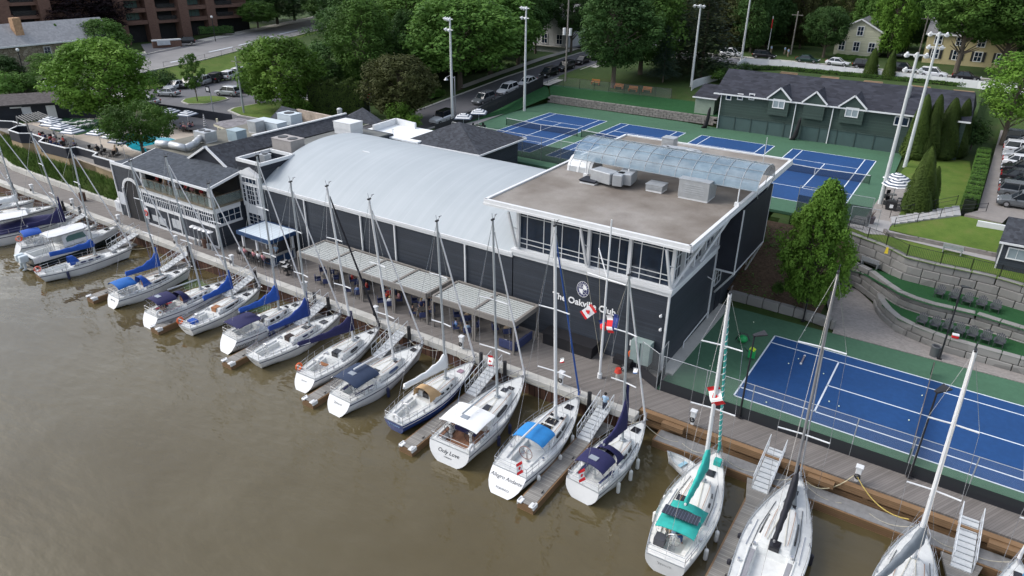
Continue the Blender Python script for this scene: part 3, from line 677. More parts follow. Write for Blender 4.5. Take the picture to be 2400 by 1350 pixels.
q = MB(); x0, y0 = P(1786, 395, RZ); tag(q.tube((x0, y0, RZ), (x0, y0, RZ+3), .04).build('antenna_mast', ALU), 'thin antenna rod on the gravel roof behind the canopy', 'antenna')
q = MB(); q.b2(-18.6, -14.9, 60.2, 60.5, 12.9, 13.5); tag(q.build('roof_upstand', WHITE), 'white raised kerb at the right end of the canopy', 'parapet')
# ---- low flat and hipped roofs behind the hall ----
Wf = bld('rear_annex', 'low annex with a bright white flat roof behind the barrel roof', (-63, 68, 6)); 
MB().b2(-67.3, -58, 66.4, 72, 5, 9.3).build('wall', CHAR, Wf); MB().b2(-67.5, -57.5, 66.2, 72.2, 9.31, 9.5).build('roof', mat('white_membrane', (.78, .8, .81), .5, .04, .6), Wf)
q = MB(); a = [P(875, 293, 10.3), P(928, 277, 10.3), P(973, 288, 10.3)]; q.strip(a, .3, 9.5, 10.3); q.build('parapet', WHITE, Wf)
MB().tube((-63.2, 68, 9.5), (-63.2, 68, 10.1), .07).box((-63.2, 68, 10), (.5, .08, .08)).build('vent_pipe', WHITE, Wf)
Hf = bld('hipped_annex', 'annex under a dark shingled hip roof beside the upper courts', (-54, 71, 6))
MB().b2(-59.4, -48.9, 67, 76, 5, 9.2).build('wall', CHAR, Hf)
pk = [(-60.2, 66.4), (-48.2, 66.6), (-48.2, 77), (-60.2, 77)]; q = MB()
pt_ = (-54.8, 71.2, 11.5); B4 = [(p[0], p[1], 9.2) for p in pk]
for i in range(4): q.quad(B4[i], B4[(i+1) % 4], pt_)
q.quad(*B4[::-1]); q.build('roof', SHING, Hf); q = MB(); q.strip(pk+[pk[0]], .12, 9.05, 9.25); q.build('eaves_trim', WHITE, Hf)
# ---- dining pavilion with balcony ----
DN = bld('dining_pavilion', 'two storey charcoal dining pavilion with balcony and white windows', (-75, 46, 1.5))
MB().b2(-78.9, -65.65, 42.0, 46.5, 1.2, 6.05).build('wall', CHAR, DN)
MB().b2(-84.5, -78.95, 42.05, 48, 1.2, 8.05).build('archway_wall', CHAR, DN)
MB().b2(-78.9, -65.8, 45.6, 50, 6.1, 8.9).build('balcony_back_wall', mat('dark_interior', (.012, .012, .014), .8, .3, 1), DN)  # near-black: the shade under the balcony roof is put into the wall colour
q = MB(); q.b2(-84.6, -78.9, 41.95, 42.08, 7.9, 8.25); q.b2(-84.6, -84.45, 41.95, 42.1, 1.5, 7.9); q.build('white_trim', WHITE, DN)
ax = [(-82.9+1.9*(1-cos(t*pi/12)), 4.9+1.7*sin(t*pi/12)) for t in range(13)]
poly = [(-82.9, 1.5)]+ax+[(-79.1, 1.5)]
q = MB(); q.add([(x, 42.03, z) for x, z in poly], [tuple(range(len(poly)))[::1]]); q.build('arched_opening', mat('dark_interior', None), DN)  # flat near-black panel, the shade inside the arch painted on
q = MB()
for (a, c), (b_, d) in zip(poly, poly[1:]): q.bar((a, 41.98, c), (b_, 41.98, d), .14, .32)
q.build('arch_surround', WHITE, DN)
q = MB(); q.b2(-84.3, -83.2, 41.93, 42.04, 3.0, 4.5); q.build('notice_board', mat('pale_board', (.5, .52, .55), .6), DN)
# lower window bands
q = MB(); q.b2(-78.95, -65.55, 41.9, 42.0, 5.55, 6.05); q.b2(-78.95, -65.55, 41.88, 42.0, 3.9, 4.25); q.b2(-78.95, -65.6, 41.92, 42.0, 1.5, 1.72)
for X in (-78.88, -76.7, -74.4, -72.2, -65.6): q.b2(X-.08, X+.08, 41.9, 42.0, 1.72, 3.9)
q.b2(-65.64, -65.56, 42.0, 45.4, 5.55, 6.05); q.b2(-65.64, -65.56, 42.0, 45.4, 3.9, 4.15); q.build('white_band', WHITE, DN)
for i in range(5):
    a = -78.7+i*2.65; window(DN, (a, 41.93, 4.3), X1, 2.3, 1.2, vs=[.38*k for k in range(1, 6)], hz=[.82], fr=.08, mu=.07, depth=.06)
window(DN, (-65.6, 42.3, 4.2), Yp, 2.9, 1.3, 4, 2, fr=.08, mu=.05)
for a, b_, c, d in ((-77.9, -76.9, 2.2, 2.9), (-76.6, -75.2, 2.0, 2.9), (-73.9, -72.4, 2.2, 3.3)): MB().b2(a, b_, 41.95, 42.02, c, d).build('louvre_panel', lined('white_louvre', (.5, .52, .54), 2, .16, .25, .5, .6, .05, .05), DN)
q = MB(); q.b2(-79.1, -65.4, 41.75, 46.5, 6.06, 6.22); q.build('balcony_deck', mat('balcony_floor', (.16, .14, .1), .7, .2, 1), DN)
for X in (-78.4, -72.0, -65.9): MB().b2(X-.2, X+.2, 41.95, 42.35, 6.22, 8.45).build('post', WHITE, DN)
MB().b2(-66.0, -65.6, 45.9, 46.3, 6.22, 8.9).build('post', WHITE, DN)
q = MB(); q.quad((-78.2, 41.9, 6.3), (-65.6, 41.9, 6.3), (-65.6, 41.9, 7.3), (-78.2, 41.9, 7.3)); q.quad((-65.55, 41.9, 6.3), (-65.55, 46, 6.3), (-65.55, 46, 7.3), (-65.55, 41.9, 7.3)); q.build('glass_balustrade', veil('balustrade_glass', (.3, .38, .36), .35, .1), DN)
q = MB(); q.bar((-78.2, 41.88, 7.33), (-65.55, 41.88, 7.33), .07, .05); q.bar((-65.53, 41.9, 7.33), (-65.53, 46, 7.33), .07, .05)
for i in range(12): q.tube((-78.2+i*1.15, 41.88, 6.2), (-78.2+i*1.15, 41.88, 7.33), .025)
q.build('handrail', mat('brown_rail', (.14, .1, .07), .5), DN)
ROOFS = cells('slate_blue_shingles', (.055, .064, .078), 3.2, (1, 1, 1.6), .4, .9)
q = MB(); a = [(-80.9, 41.4, 8.42), (-65.1, 41.4, 8.42), (-65.4, 46.1, 9.28), (-81.4, 46.1, 9.28)]
q.quad(*[(x, y, z+.14) for x, y, z in a]); q.quad(*a[::-1])
for i in range(4): q.quad(a[i], a[(i+1) % 4], tuple(Vector(a[(i+1) % 4])+Vector((0, 0, .14))), tuple(Vector(a[i])+Vector((0, 0, .14))))
q.build('front_roof', ROOFS, DN)
q = MB(); q.bar((-80.9, 41.36, 8.46), (-65.1, 41.36, 8.46), .12, .26); q.bar((-65.05, 41.36, 8.46), (-65.35, 46.1, 9.32), .12, .26); q.bar((-81, 41.36, 8.46), (-81.4, 46.1, 9.32), .12, .2); q.build('roof_edge', WHITE, DN)
# gable and its long roof
q = MB(); q.add([(-75.3, 46.05, 8.9), (-66.8, 46.05, 8.9), (-71.03, 46.05, 11.0)], [(0, 1, 2)]); q.build('gable_wall', CHARD, DN)
q = MB(); q.bar((-75.6, 45.95, 8.75), (-71.03, 45.95, 11.15), .5, .22); q.bar((-66.6, 45.95, 8.62), (-71.03, 45.95, 11.13), .2, .22); q.bar((-73.8, 45.98, 9.3), (-68.1, 45.98, 9.3), .1, .1); q.build('barge_board', WHITE, DN)
q = MB(); rb = 67.5
q.quad((-71.03, 45.9, 11.1), (-66.7, 45.9, 8.68), (-69.0, 49.5, 10.0), (-69.0, rb, 10.0), (-71.03, rb, 11.1)); q.quad((-66.7, 45.9, 8.68), (-66.0, 50, 8.4), (-69, 49.5, 10.0))
q.quad((-71.03, 45.9, 11.1), (-71.03, rb, 11.1), (-75.5, rb, 8.6), (-75.5, 45.9, 8.6)); q.quad((-66.7, 45.9, 8.68), (-65.9, 46.1, 9.2), (-65.9, 50.5, 9.2), (-69, 50.5, 9.98), (-69, 49.5, 9.98)); q.build('long_roof', SHING, DN)
q = MB(); q.bar((-71.05, 52.3, 11.15), (-71.05, rb, 11.15), .35, .14); q.build('white_coping', WHITE, DN)
q = MB(); q.b2(-69.0, -62.2, 50.5, 67, 5, 9.75); q.b2(-84.4, -71.2, 46.6, 67.4, 1.2, 8.95); q.build('rear_wall', CHAR, DN)
MB().b2(-68.98, -62.2, 50.5, 66.2, 9.76, 9.9).build('flat_roof', mat('grey_felt', (.13, .135, .13), .9, .2, .6), DN)
MB().b2(-84.4, -75.2, 46.2, 67.4, 8.96, 9.06).build('flat_roof', mat('olive_felt', (.15, .145, .12), .9, .25, .5), DN)
MB().b2(-75.18, -71.2, 56, 67.4, 8.8, 9.7).build('flat_roof', mat('grey_felt', None), DN)
q = MB(); a = [P(697, 257, 10.4), P(795, 277, 10.4)]; q.strip(a, .3, 9, 10.5); a = [P(620, 292, 10.2), P(697, 257, 10.4)]; q.strip(a, .2, 9, 10.2); q.build('stained_parapet', mat('stained_stucco', (.4, .33, .27), .8, .35, .9), DN)
q = MB(); q.quad(P3(618, 292, 10.0), P3(660, 248, 10.6), P3(697, 257, 10.4), P3(690, 262, 10.4)); q.quad(P3(800, 277, 9.5), P3(850, 252, 10.8), P3(895, 282, 9.5), P3(880, 292, 9.3), P3(800, 285, 9.4)); q.build('rear_hip_roof', SHING, DN)
MB().tube(P(798, 282, 9.5)+(9.3,), P(798, 282, 9.5)+(10.9,), .35, n=8).ball(P(798, 282, 9.5)+(11.0,), .4, sz=.6).build('chimney', METAL, DN)
# white gabled bay and parapet block
BL = bld('stair_tower', 'charcoal stair tower with white pedimented window bay beside the barrel roof', (-64, 48, 1.5))
MB().b2(-65.78, -62.02, 46.01, 50.4, 1.2, 9.9).build('wall', CHAR, BL)
q = MB(); c4 = [(-65.78, 46.0), (-61.9, 46.0), (-61.9, 50.45), (-65.78, 50.45)]; q.strip(c4+[c4[0]], .22, 10.45, 10.8); q.build('parapet_coping', WHITE, BL)
q = MB(); q.strip(c4+[c4[0]], .16, 9.9, 10.45); q.build('parapet', CHARD, BL)
q = MB(); q.b2(-65.2, -62.15, 45.6, 46.0, 5.6, 9.25); q.b2(-65.1, -62.2, 45.65, 46, 1.5, 5.55); q.add([(-65.4, 45.5, 9.25), (-61.95, 45.5, 9.25), (-63.7, 45.5, 10.1), (-65.4, 46, 9.25), (-61.95, 46, 9.25), (-63.7, 46, 10.1)], [(0, 1, 2), (0, 2, 5, 3), (2, 1, 4, 5), (0, 3, 4, 1)]); q.build('white_bay', WHITE, BL)
window(BL, (-64.8, 45.58, 8.4), X1, 2.3, .55, 4, 1, fr=.03); window(BL, (-64.9, 45.58, 6.2), X1, .4, 1.9, 1, 4, fr=.03); window(BL, (-64.25, 45.58, 6.0), X1, 1.2, 2.1, 3, 4, fr=.03); window(BL, (-62.85, 45.58, 6.2), X1, .4, 1.9, 1, 4, fr=.03)
window(BL, (-64.6, 45.62, 3.6), X1, 2.0, 1.3, 3, 3, fr=.06)
unit('roof_air_unit', 'beige packaged air unit on the stair tower roof', 663, 366, 3.2, 2.0, 1.7, z=9.9, m=mat('beige_unit', (.3, .28, .27), .6, .1), fan=2)
unit('roof_air_unit', 'small condenser inside the white parapet', 616, 384, .9, .9, .8, z=9.95, fan=1)
unit('roof_air_unit', 'wide white air handler with open base behind the barrel roof', 803, 316, 3.0, 2.2, .9, z=9.95, m=WHITE, leg=.6)
unit('roof_air_unit', 'tall pale blue-grey plant box on the shingle ridge', 546, 334, 1.9, 1.5, 1.3, z=9.1, m=mat('blue_grey_metal', (.3, .38, .42), .5, .08), fan=0)
unit('roof_air_unit', 'twin fan air unit at the left of the rooftop plant', 470, 334, 2.3, 1.7, 1.1, z=9.06, fan=2)
unit('roof_air_unit', 'large white air handler in the stained parapet well', 668, 296, 2.7, 1.9, 1.4, z=9.7, m=mat('pale_unit', (.5, .56, .6), .5, .06), fan=1)
unit('roof_air_unit', 'long low duct casing beside the white coping', 625, 308, 4.5, 1.6, 1.1, z=9.5, m=mat('pale_unit', None))
unit('roof_air_unit', 'small square exhaust fan on the flat roof', 592, 312, 1.6, 1.4, 1.3, z=9.5)
t_ = thing('roof_duct', 'round silver duct snaking over the flat roof towards the pool', 'duct', P3(430, 345, 9.1)); q = MB(); q.path([P3(x, y, 9.6) for x, y in ((368, 336), (400, 339), (436, 347), (455, 338), (466, 326), (480, 320))], .42, 10); q.build('duct_run', METAL, t_, smooth=True)
# stone roofed porch by the car park
t_ = bld('gravel_porch', 'small flat gravel roofed porch with cream fascia by the car park', (-92, 62, 5.2)); q = MB(); pp = [P(500, 289, 8.3), P(515, 284, 8.3), P(560, 276, 8.3), P(622, 284, 8.3), P(612, 300, 8.3), P(560, 312, 8.3)]; q.prism(pp, 7.9, 8.2); q.build('fascia', mat('cream_paint', (.55, .52, .4), .6), t_)
MB().prism([(p[0]*.998-.1, p[1]*.998+.1) for p in pp], 8.21, 8.3).build('gravel_roof', cells('cobble_roof', (.2, .19, .2), 2.2, var=.5, bump=.6), t_)
for px, py in ((515, 318), (560, 318)): x_, y_ = P(px, py, 5.3); MB().tube((x_, y_, 5.2), (x_, y_, 7.9), .15, n=8).build('post', mat('cream_paint', None), t_)
# ---- green changing-room building behind the courts ----
GRN = hsid('green_siding', (.04, .066, .056)); GRP = mat('green_panel', (.045, .08, .078), .6, .15, .5)
G = bld('green_clubhouse', 'dark green sided building with shingle roof and small gables behind the courts', (-17, 114, 6)); yg = 111.4
MB().b2(-33.9, -.9, yg, 120, 5.5, 11.4).build('wall', GRN, G)
q = MB(); q.b2(-33.9, -8.5, yg-.12, yg-.01, 5.9, 8.0); q.build('lower_panel', GRP, G)
q = MB()
for i in range(11): q.b2(-33.9+i*2.5, -33.8+i*2.5, yg-.2, yg-.12, 5.9, 8.1)
q.b2(-33.9, -8.5, yg-.2, yg-.12, 8.0, 8.12); q.build('batten', mat('green_trim', (.035, .06, .055), .6), G)
q = MB(); e = [(-35, yg-.5, 11.4), (-.4, yg-.5, 11.4), (-.9, 118.5, 14.1), (-35.6, 118.5, 14.1)]; f_ = [(-35, 126, 11.3), (-.4, 126, 11.3)]
q.quad(*e); q.quad(e[3], e[2], f_[1], f_[0]); q.quad(e[0], e[3], f_[0]); q.quad(e[1], f_[1], e[2]); q.build('roof', cells('purple_grey_shingles', (.034, .036, .047), 1.6, (.7, 1, 2.2), .5, .9), G)
q = MB(); q.b2(-35.1, -.4, yg-.62, yg-.5, 11.25, 11.45); q.build('gutter', WHITE, G)
for i, (pk_, ll, rr_, bb, win) in enumerate((((1830, 203), (1800, 231), (1854, 237), 275, 1), ((1914, 212), (1882, 239), (1938, 246), 284, 0), ((2005, 222), (1968, 248), (2031, 256), 295, 1))):
    yd = yg-.55; xp_, zp_ = PY(*pk_, yd); xl_, zl_ = PY(*ll, yd); xr_, zr_ = PY(*rr_, yd); zb = PY(rr_[0], bb, yd)[1]
    w_ = (xr_-xl_)/2; xc_ = (xl_+xr_)/2; zt = 11.7; zp = 13.2
    q = MB(); q.b2(xc_-w_+.2, xc_+w_-.2, yd, yg, zb, zt); q.add([(xc_-w_+.2, yd, zt), (xc_+w_-.2, yd, zt), (xc_, yd, zp-.2)], [(0, 1, 2)]); db = q.build('gable_bay', GRN, G)
    q = MB(); q.quad((xc_-w_, yd-.15, zt-.1), (xc_, yd-.15, zp), (xc_, 117, zp), (xc_-w_, 113, zt-.1)); q.quad((xc_, yd-.15, zp), (xc_+w_, yd-.15, zt-.1), (xc_+w_, 113, zt-.1), (xc_, 117, zp)); q.build('gable_roof', MATS['purple_grey_shingles'], db)
    q = MB(); q.bar((xc_-w_-.1, yd-.18, zt-.15), (xc_, yd-.18, zp+.03), .12, .22); q.bar((xc_+w_+.1, yd-.18, zt-.15), (xc_, yd-.18, zp+.03), .12, .22); q.build('barge_board', WHITE, db)
    if win: window(G, (xc_-.75, yd-.01, zt-1.35), X1, 1.5, 1.1, 2, 1, fr=.12, mu=.1, gl=mat('pale_pane', (.25, .3, .32), .2))
for px in (1708, 1735, 1762): x_, z_ = PY(px, 227, yg-.1); window(G, (x_-.3, yg-.05, z_-.35), X1, .6, .7, 1, 1, fr=.14)
for px in (1687, 1864, 1953): x_ = PY(px, 260, yg)[0]; MB().b2(x_-.06, x_+.06, yg-.3, yg-.18, 6, 11.3).build('downpipe', WHITE, G)
x_, z_ = PY(2118, 272, yg); window(G, (x_-.9, yg-.02, 9.9), X1, 1.6, 1.0, 2, 1, fr=.12)
MB().tube((-8.8, 115.5, 12.5), (-8.8, 115.5, 14.6), .3, n=8).build('chimney', METAL, G)
LS = bld('pale_green_shed', 'low pale green shed with dark roof left of the green building', (-38, 115, 7)); x0, y0 = P(1645, 240, 7.2)
MB().b2(-38.8, -35.6, 113.5, 118, 6.5, 10).build('wall', mat('sage_paint', (.2, .25, .2), .7), LS)
q = MB(); q.quad((-39.2, 113.1, 10), (-35.2, 113.1, 10), (-35.2, 118.3, 11.4), (-39.2, 118.3, 11.4)); q.quad((-39.2, 113.1, 9.97), (-39.2, 118.3, 11.37), (-35.2, 118.3, 11.37), (-35.2, 113.1, 9.97)); q.build('roof', MATS['purple_grey_shingles'], LS); MB().b2(-39.2, -35.2, 113.0, 113.1, 9.9, 10.08).build('gutter', WHITE, LS)
# ---- small grey cottage at the right edge ----
x0, y0 = P(2331, 628, 6.0); CT = bld('grey_cottage', 'small charcoal cottage with white windows at the right edge', (x0+3, y0+2, 6))
MB().b2(x0, x0+8, y0, y0+4, 5.9, 8.6).build('wall', CHAR, CT)
q = MB(); q.quad((x0-.3, y0-.3, 8.6), (x0+8.3, y0-.3, 8.6), (x0+8.3, y0+2.4, 10.2), (x0-.1, y0+2.4, 10.2)); q.quad((x0-.1, y0+2.4, 10.2), (x0+8.3, y0+2.4, 10.2), (x0+8.3, y0+5, 8.6), (x0-.3, y0+5, 8.6)); q.build('roof', SHING, CT)
q = MB(); q.b2(x0-.3, x0+8.3, y0-.36, y0-.25, 8.45, 8.62); q.b2(x0-.03, x0+.08, y0-.04, y0+.05, 6, 8.5); q.build('white_trim', WHITE, CT)
window(CT, (x0+.6, y0-.02, 7.2), X1, 1.3, .9, 2, 1, fr=.1, gl=mat('pale_pane', None)); window(CT, (x0+2.7, y0-.02, 7.2), X1, 1.3, .9, 2, 1, fr=.1, gl=mat('pale_pane', None))
# ---- changing hut by the pool ----
CH = bld('pool_hut', 'long dark pool hut with a shallow shingle roof and white door', P3(80, 285, 5.3)); a = Vector(P(-60, 292, 5.3)); b_ = Vector(P(166, 276, 5.3)); d = (b_-a).normalized(); nn = Vector((-d.y, d.x))
q = MB(); q.prism([a, b_, b_+nn*6, a+nn*6], 5.2, 8.1); q.build('wall', CHARD, CH)
A3 = lambda p, z: (p.x, p.y, z); o_ = d*.4
q = MB(); e0, e1 = a-nn*.6, b_-nn*.6+o_; r0, r1 = a+nn*3.5, b_+nn*3.5+o_; q.quad(A3(e0, 8.0), A3(e1, 8.0), A3(r1, 9.1), A3(r0, 9.1)); q.quad(A3(r0, 9.1), A3(r1, 9.1), A3(b_+nn*7+o_, 8.0), A3(a+nn*7, 8.0)); q.build('roof', cells('brown_shingles', (.085, .075, .075), 3, (1, 1, 1), .35), CH)
q = MB(); q.bar(A3(e0, 7.95), A3(e1, 7.95), .1, .2); q.build('gutter', BLACK, CH)
u = b_-d*3.1; MB().prism([u-nn*.04, u+d*1.3-nn*.04, u+d*1.3, u], 5.3, 7.5).build('door', WHITE, CH)
for k, w_ in ((6.5, 1.3),): u = b_-d*k; MB().prism([u-nn*.05, u+d*w_-nn*.05, u+d*w_, u], 6.4, 7.5).build('notice_board', mat('pale_board', None), CH)
for k in (8, 16): u = b_-d*k; MB().prism([u-nn*.05, u+d*1.6-nn*.05, u+d*1.6, u], 7.4, 7.6).build('white_lintel', WHITE, CH)
tag(MB().strip([tuple(b_), tuple(b_+d*5-nn*2.5), P(255, 272, 5.5)], .2, 5.2, 7.2).build('pool_fence', CHARD), 'dark board fence between pool hut and car park', 'fence')
# ---- far buildings ----
BRICK = cells('brown_brick', (.16, .095, .075), 2.5, (1, 1, 3), .25, .85); RUB = cells('rubble_stone', (.24, .19, .13), 1.3, (1, 1, 1.8), .4, .9, edge=.04, col2=(.36, .32, .26))
AP = Vector(P(300, 92, 8.4)); AQ = Vector(P(640, 55, 9.4)); d = (AQ-AP).normalized(); nn = Vector((-d.y, d.x))
if nn.y < 0: nn = -nn
T = bld('brick_apartment_block', 'brown brick apartment block with balconies at the top left', (AP.x, AP.y, 8))
AP = AP-d*28; LL = (AQ-AP).length-6
AN = lambda u, v, z: (AP.x+d.x*u+nn.x*v, AP.y+d.y*u+nn.y*v, z)
def abox(u0, u1, v0, v1, z0, z1): return [AN(u, v, z) for z in (z0, z1) for u, v in ((u0, v0), (u1, v0), (u1, v1), (u0, v1))]
BF = [(3, 2, 1, 0), (4, 5, 6, 7), (0, 1, 5, 4), (1, 2, 6, 5), (2, 3, 7, 6), (3, 0, 4, 7)]
q = MB()
q.add(abox(-10, LL, 3.5, 16, 6.5, 30), BF)
for i in range(8):
    u = -8+i*8.5
    if u < LL: q.add(abox(u, u+2.6, -.4+(i % 2), 3.6, 7, 30), BF)
for k in range(6): z = 12.2+k*3.0; q.add(abox(-10, LL, .8, 3.5, z-.55, z+.45), BF)
q.build('brick_wall', BRICK, T)
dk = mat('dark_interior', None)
for k in range(5):
    for i in range(8):
        u = -5+i*8.5; z = 12.7+k*3
        if u+5 < LL and i % 2 == 0: window(T, AN(u, 3.45, z), tuple(d)+(0,), 4.6, 1.7, 4, 1, fm=mat('bronze_frame', (.06, .045, .04), .5), fr=.1, mu=.1, gl=mat('greenish_pane', (.1, .16, .15), .1))
        elif u+5 < LL:
            q = MB(); q.add(abox(u, u+5, 3.3, 3.45, z-.2, z+2), BF); q.build('balcony_recess', dk, T); q = MB(); q.add(abox(u, u+5, .75, .8, z-.3, z+.8), BF); q.build('balcony_rail', veil('dark_rail', (.02, .02, .02), .6), T)  # flat dark panel over the brick, painted as the shade of a recess
q = MB(); q.add(abox(-10, LL, 3.3, 3.46, 7, 11.5), BF); q.build('ground_floor_recess', dk, T)  # dark panel painted as the shade of a set-back ground floor
SN = bld('apartment_sign_wall', 'low brick entrance wall with white capping and sign plate', P3(395, 105, 8.2)); q = MB(); q.strip([P(360, 112, 8.1), P(425, 108, 8.1)], .8, 7.5, 9.6); q.build('wall', BRICK, SN); q = MB(); q.strip([P(360, 112, 8.1), P(425, 108, 8.1)], 1.0, 9.61, 9.9); q.build('capping', WHITE, SN)
a = P(377, 112, 8.1); b__ = P(407, 110, 8.1); q = MB(); q.strip([(a[0], a[1]-.7), (b__[0], b__[1]-.7)], .1, 8.7, 9.7); q.build('sign_plate', mat('pale_board', None), SN)
a = Vector(P(20, 172, 7)); b_ = Vector(P(200, 150, 7)); d = (b_-a).normalized(); nn = Vector((-d.y, d.x)); L0 = (b_-a).length
ST = bld('stone_house', 'old rubble stone house with a pale slate roof at the left', (a.x, a.y, 6.5)); a = a-d*6; e_ = d*(L0+14)
q = MB(); q.prism([a, a+e_, a+e_+nn*9, a+nn*9], 5.5, 12.2); q.build('wall', RUB, ST)
q = MB(); o_ = -nn*.5; q.quad(A3(a+o_, 12.1), A3(a+e_+o_, 12.1), A3(a+e_+nn*4.5, 16), A3(a+nn*4.5, 16)); q.quad(A3(a+nn*4.5, 16), A3(a+e_+nn*4.5, 16), A3(a+e_+nn*9.5, 12.1), A3(a+nn*9.5, 12.1)); q.build('roof', cells('pale_slate', (.3, .3, .31), 2.5, var=.2), ST)
q = MB(); q.bar(A3(a+o_*1.1, 12.05), A3(a+e_+o_*1.1, 12.05), .2, .3); q.build('gutter', WHITE, ST)
u = a+d*11+nn*2.5; MB().box((u.x, u.y, 15.2), (1.6, 1.6, 4), atan2(d.y, d.x)).build('chimney', cells('orange_brick', (.4, .25, .15), 3, var=.3), ST)
for k in (14, 26): u = a+d*k-nn*.02; window(ST, (u.x, u.y, 9.3), tuple(d)+(0,), 1.2, 2, 2, 3)
u = a+d*14-nn*.02; window(ST, (u.x, u.y, 6.9), tuple(d)+(0,), .7, 1.2, 1, 2)
def house(name, label, px, py, z, w, dp, h, rh, wm, rm, wins, gable='x', rz=0, nk=1):
    x, y = P(px, py, z); t = bld(name, label, (x, y, z)); q = MB(); q.b2(x-w/2, x+w/2, y, y+dp, z-1, z+h)
    if gable == 'front': q.add([(x-w/2, y, z+h), (x+w/2, y, z+h), (x, y, z+h+rh), (x-w/2, y+dp, z+h), (x+w/2, y+dp, z+h), (x, y+dp, z+h+rh)], [(0, 1, 2), (5, 4, 3)])
    q.build('wall', wm, t); q = MB(); o = .45
    if gable == 'front':
        for s in (-1, 1): q.quad((x, y-o, z+h+rh+.1), (x+s*(w/2+o), y-o, z+h-.25), (x+s*(w/2+o), y+dp+o, z+h-.25), (x, y+dp+o, z+h+rh+.1))
    else:
        q.quad((x-w/2-o, y-o, z+h), (x+w/2+o, y-o, z+h), (x+w/2+o, y+dp/2, z+h+rh), (x-w/2-o, y+dp/2, z+h+rh)); q.quad((x-w/2-o, y+dp/2, z+h+rh), (x+w/2+o, y+dp/2, z+h+rh), (x+w/2+o, y+dp+o, z+h), (x-w/2-o, y+dp+o, z+h))
    q.build('roof', rm, t); q = MB()
    if gable == 'front':
        for s in (-1, 1): q.bar((x, y-o-.05, z+h+rh), (x+s*(w/2+o), y-o-.05, z+h-.3), .12, .28)
    else: q.b2(x-w/2-o, x+w/2+o, y-o-.1, y-o, z+h-.2, z+h+.05)
    q.build('white_trim', WHITE, t)
    for u, v, ww, hh in wins: window(t, (x+u, y-.03, z+v), X1, ww, hh, 2, 2, fr=.16, mu=.08)
    return t
CRM = hsid('cream_siding', (.5, .5, .38)); CR2 = mat('yellow_siding', (.42, .36, .2), .7, .08); GYR = cells('grey_shingles', (.17, .17, .175), 2, var=.3)
hs_ = house('cream_house', 'two storey cream clapboard house with a front gable across the far street', 2003, 129, 10.6, 9, 9, 5.2, 2.3, CRM, GYR, [(-3.6, .9, 1.1, 1.8), (-.6, .9, 1.1, 1.8), (2.5, .9, 1.1, 1.8), (-.4, 4.2, 1.1, 1.7)], 'front')
x, y = P(2003, 129, 10.6); q = MB(); q.b2(x+4.5, x+6.6, y+4.5, y+7.5, 13.6, 13.9)
for v in (4.6, 7.3): q.b2(x+6.3, x+6.5, y+v, y+v+.2, 10.5, 13.6)
q.build('porch', WHITE, hs_); MB().b2(x+4.48, x+4.56, y+5.3, y+6.4, 10.6, 12.9).build('door', CHARD, hs_)
x, y = P(2240, 150, 10.6); hs2 = house('yellow_house', 'yellow house with black shutters half hidden by trees at the right', 2262, 152, 10.6, 16, 8, 5.6, 3, CR2, GYR, [(-6.5, .9, 1.2, 1.7), (-2.6, .9, 1.2, 1.7), (1.2, .9, 1.2, 1.7), (5, .9, 1.2, 1.7), (-6.5, 3.7, 1.2, 1.5), (-2.6, 3.7, 1.2, 1.5), (1.2, 3.7, 1.2, 1.5)])
x, y = P(2262, 152, 10.6)
for u in (-7.1, -5.05, -3.2, -1.15, .6, 2.65, 4.4, 6.45): MB().b2(x+u, x+u+.45, y-.1, y-.01, 11.4, 13.3).build('shutter', BLACK, hs2)
LG = mat('pale_grey_render', (.42, .43, .43), .7)
house('grey_house', 'pale grey house glimpsed between trunks above the hill street', 1270, 110, 10.2, 14, 9, 6.5, 3, LG, GYR, [(-5, 1, 1.4, 2), (0, 1, 1.4, 2), (4, 1, 1.4, 2)])
house('grey_house', 'pale house with white gable glimpsed left of the tall spruce', 1565, 58, 10.6, 9, 8, 6.5, 3, LG, GYR, [(-2, 3.4, 1, 1.6), (1, 3.4, 1, 1.6)], 'front')
house('white_house', 'white house behind the trees beyond the far street', 1930, 30, 10.6, 12, 9, 5.5, 2.6, mat('white_render', (.6, .6, .6), .7), mat('blue_grey_roof', (.22, .25, .3), .7), [(-4, 1, 1, 1.6), (0, 1, 1, 1.6), (3.4, 1, 1, 1.6)])
# =================== boats ===================
def sm(e0, e1, x):
    t = max(0, min(1, (x-e0)/(e1-e0))); return t*t*(3-2*t)
NAVYC = mat('navy_canvas', (.014, .014, .07), .85, .15, 2); NAVB = mat('dark_blue_canvas', (.02, .035, .075), .85, .15, 2); BLUEC = mat('royal_blue_canvas', (.012, .075, .36), .8, .18, 2)
BRTC = mat('bright_blue_canvas', (.02, .2, .5), .8, .1, 2); TEALC = mat('teal_canvas', (.02, .34, .3), .8, .18, 2); TANC = mat('tan_canvas', (.5, .33, .17), .8, .1, 2)
WHTC = mat('white_canvas', (.74, .75, .75), .7, .06, 2); GREYC = mat('grey_canvas', (.16, .18, .2), .85, .15, 2); BLKC = mat('black_canvas', (.015, .015, .022), .8, .2, 2)
VINYL = mat('clear_vinyl', (.25, .28, .32), .1, .1, 2); SAILC = mat('white_sail', (.7, .7, .72), .7, .06, 3); HBLUE = mat('hull_navy', (.02, .05, .2), .2, .08, 1)
STRN = mat('hull_stripe_navy', (.01, .012, .06), .4, .1, 2); BOOT = mat('boot_stripe', (.015, .015, .02), .5, .2, 2); HATCH = mat('smoked_acrylic', (.02, .02, .025), .08, .2, 2); WOODD = mat('varnished_wood', (.3, .12, .04), .4, .25, 4)
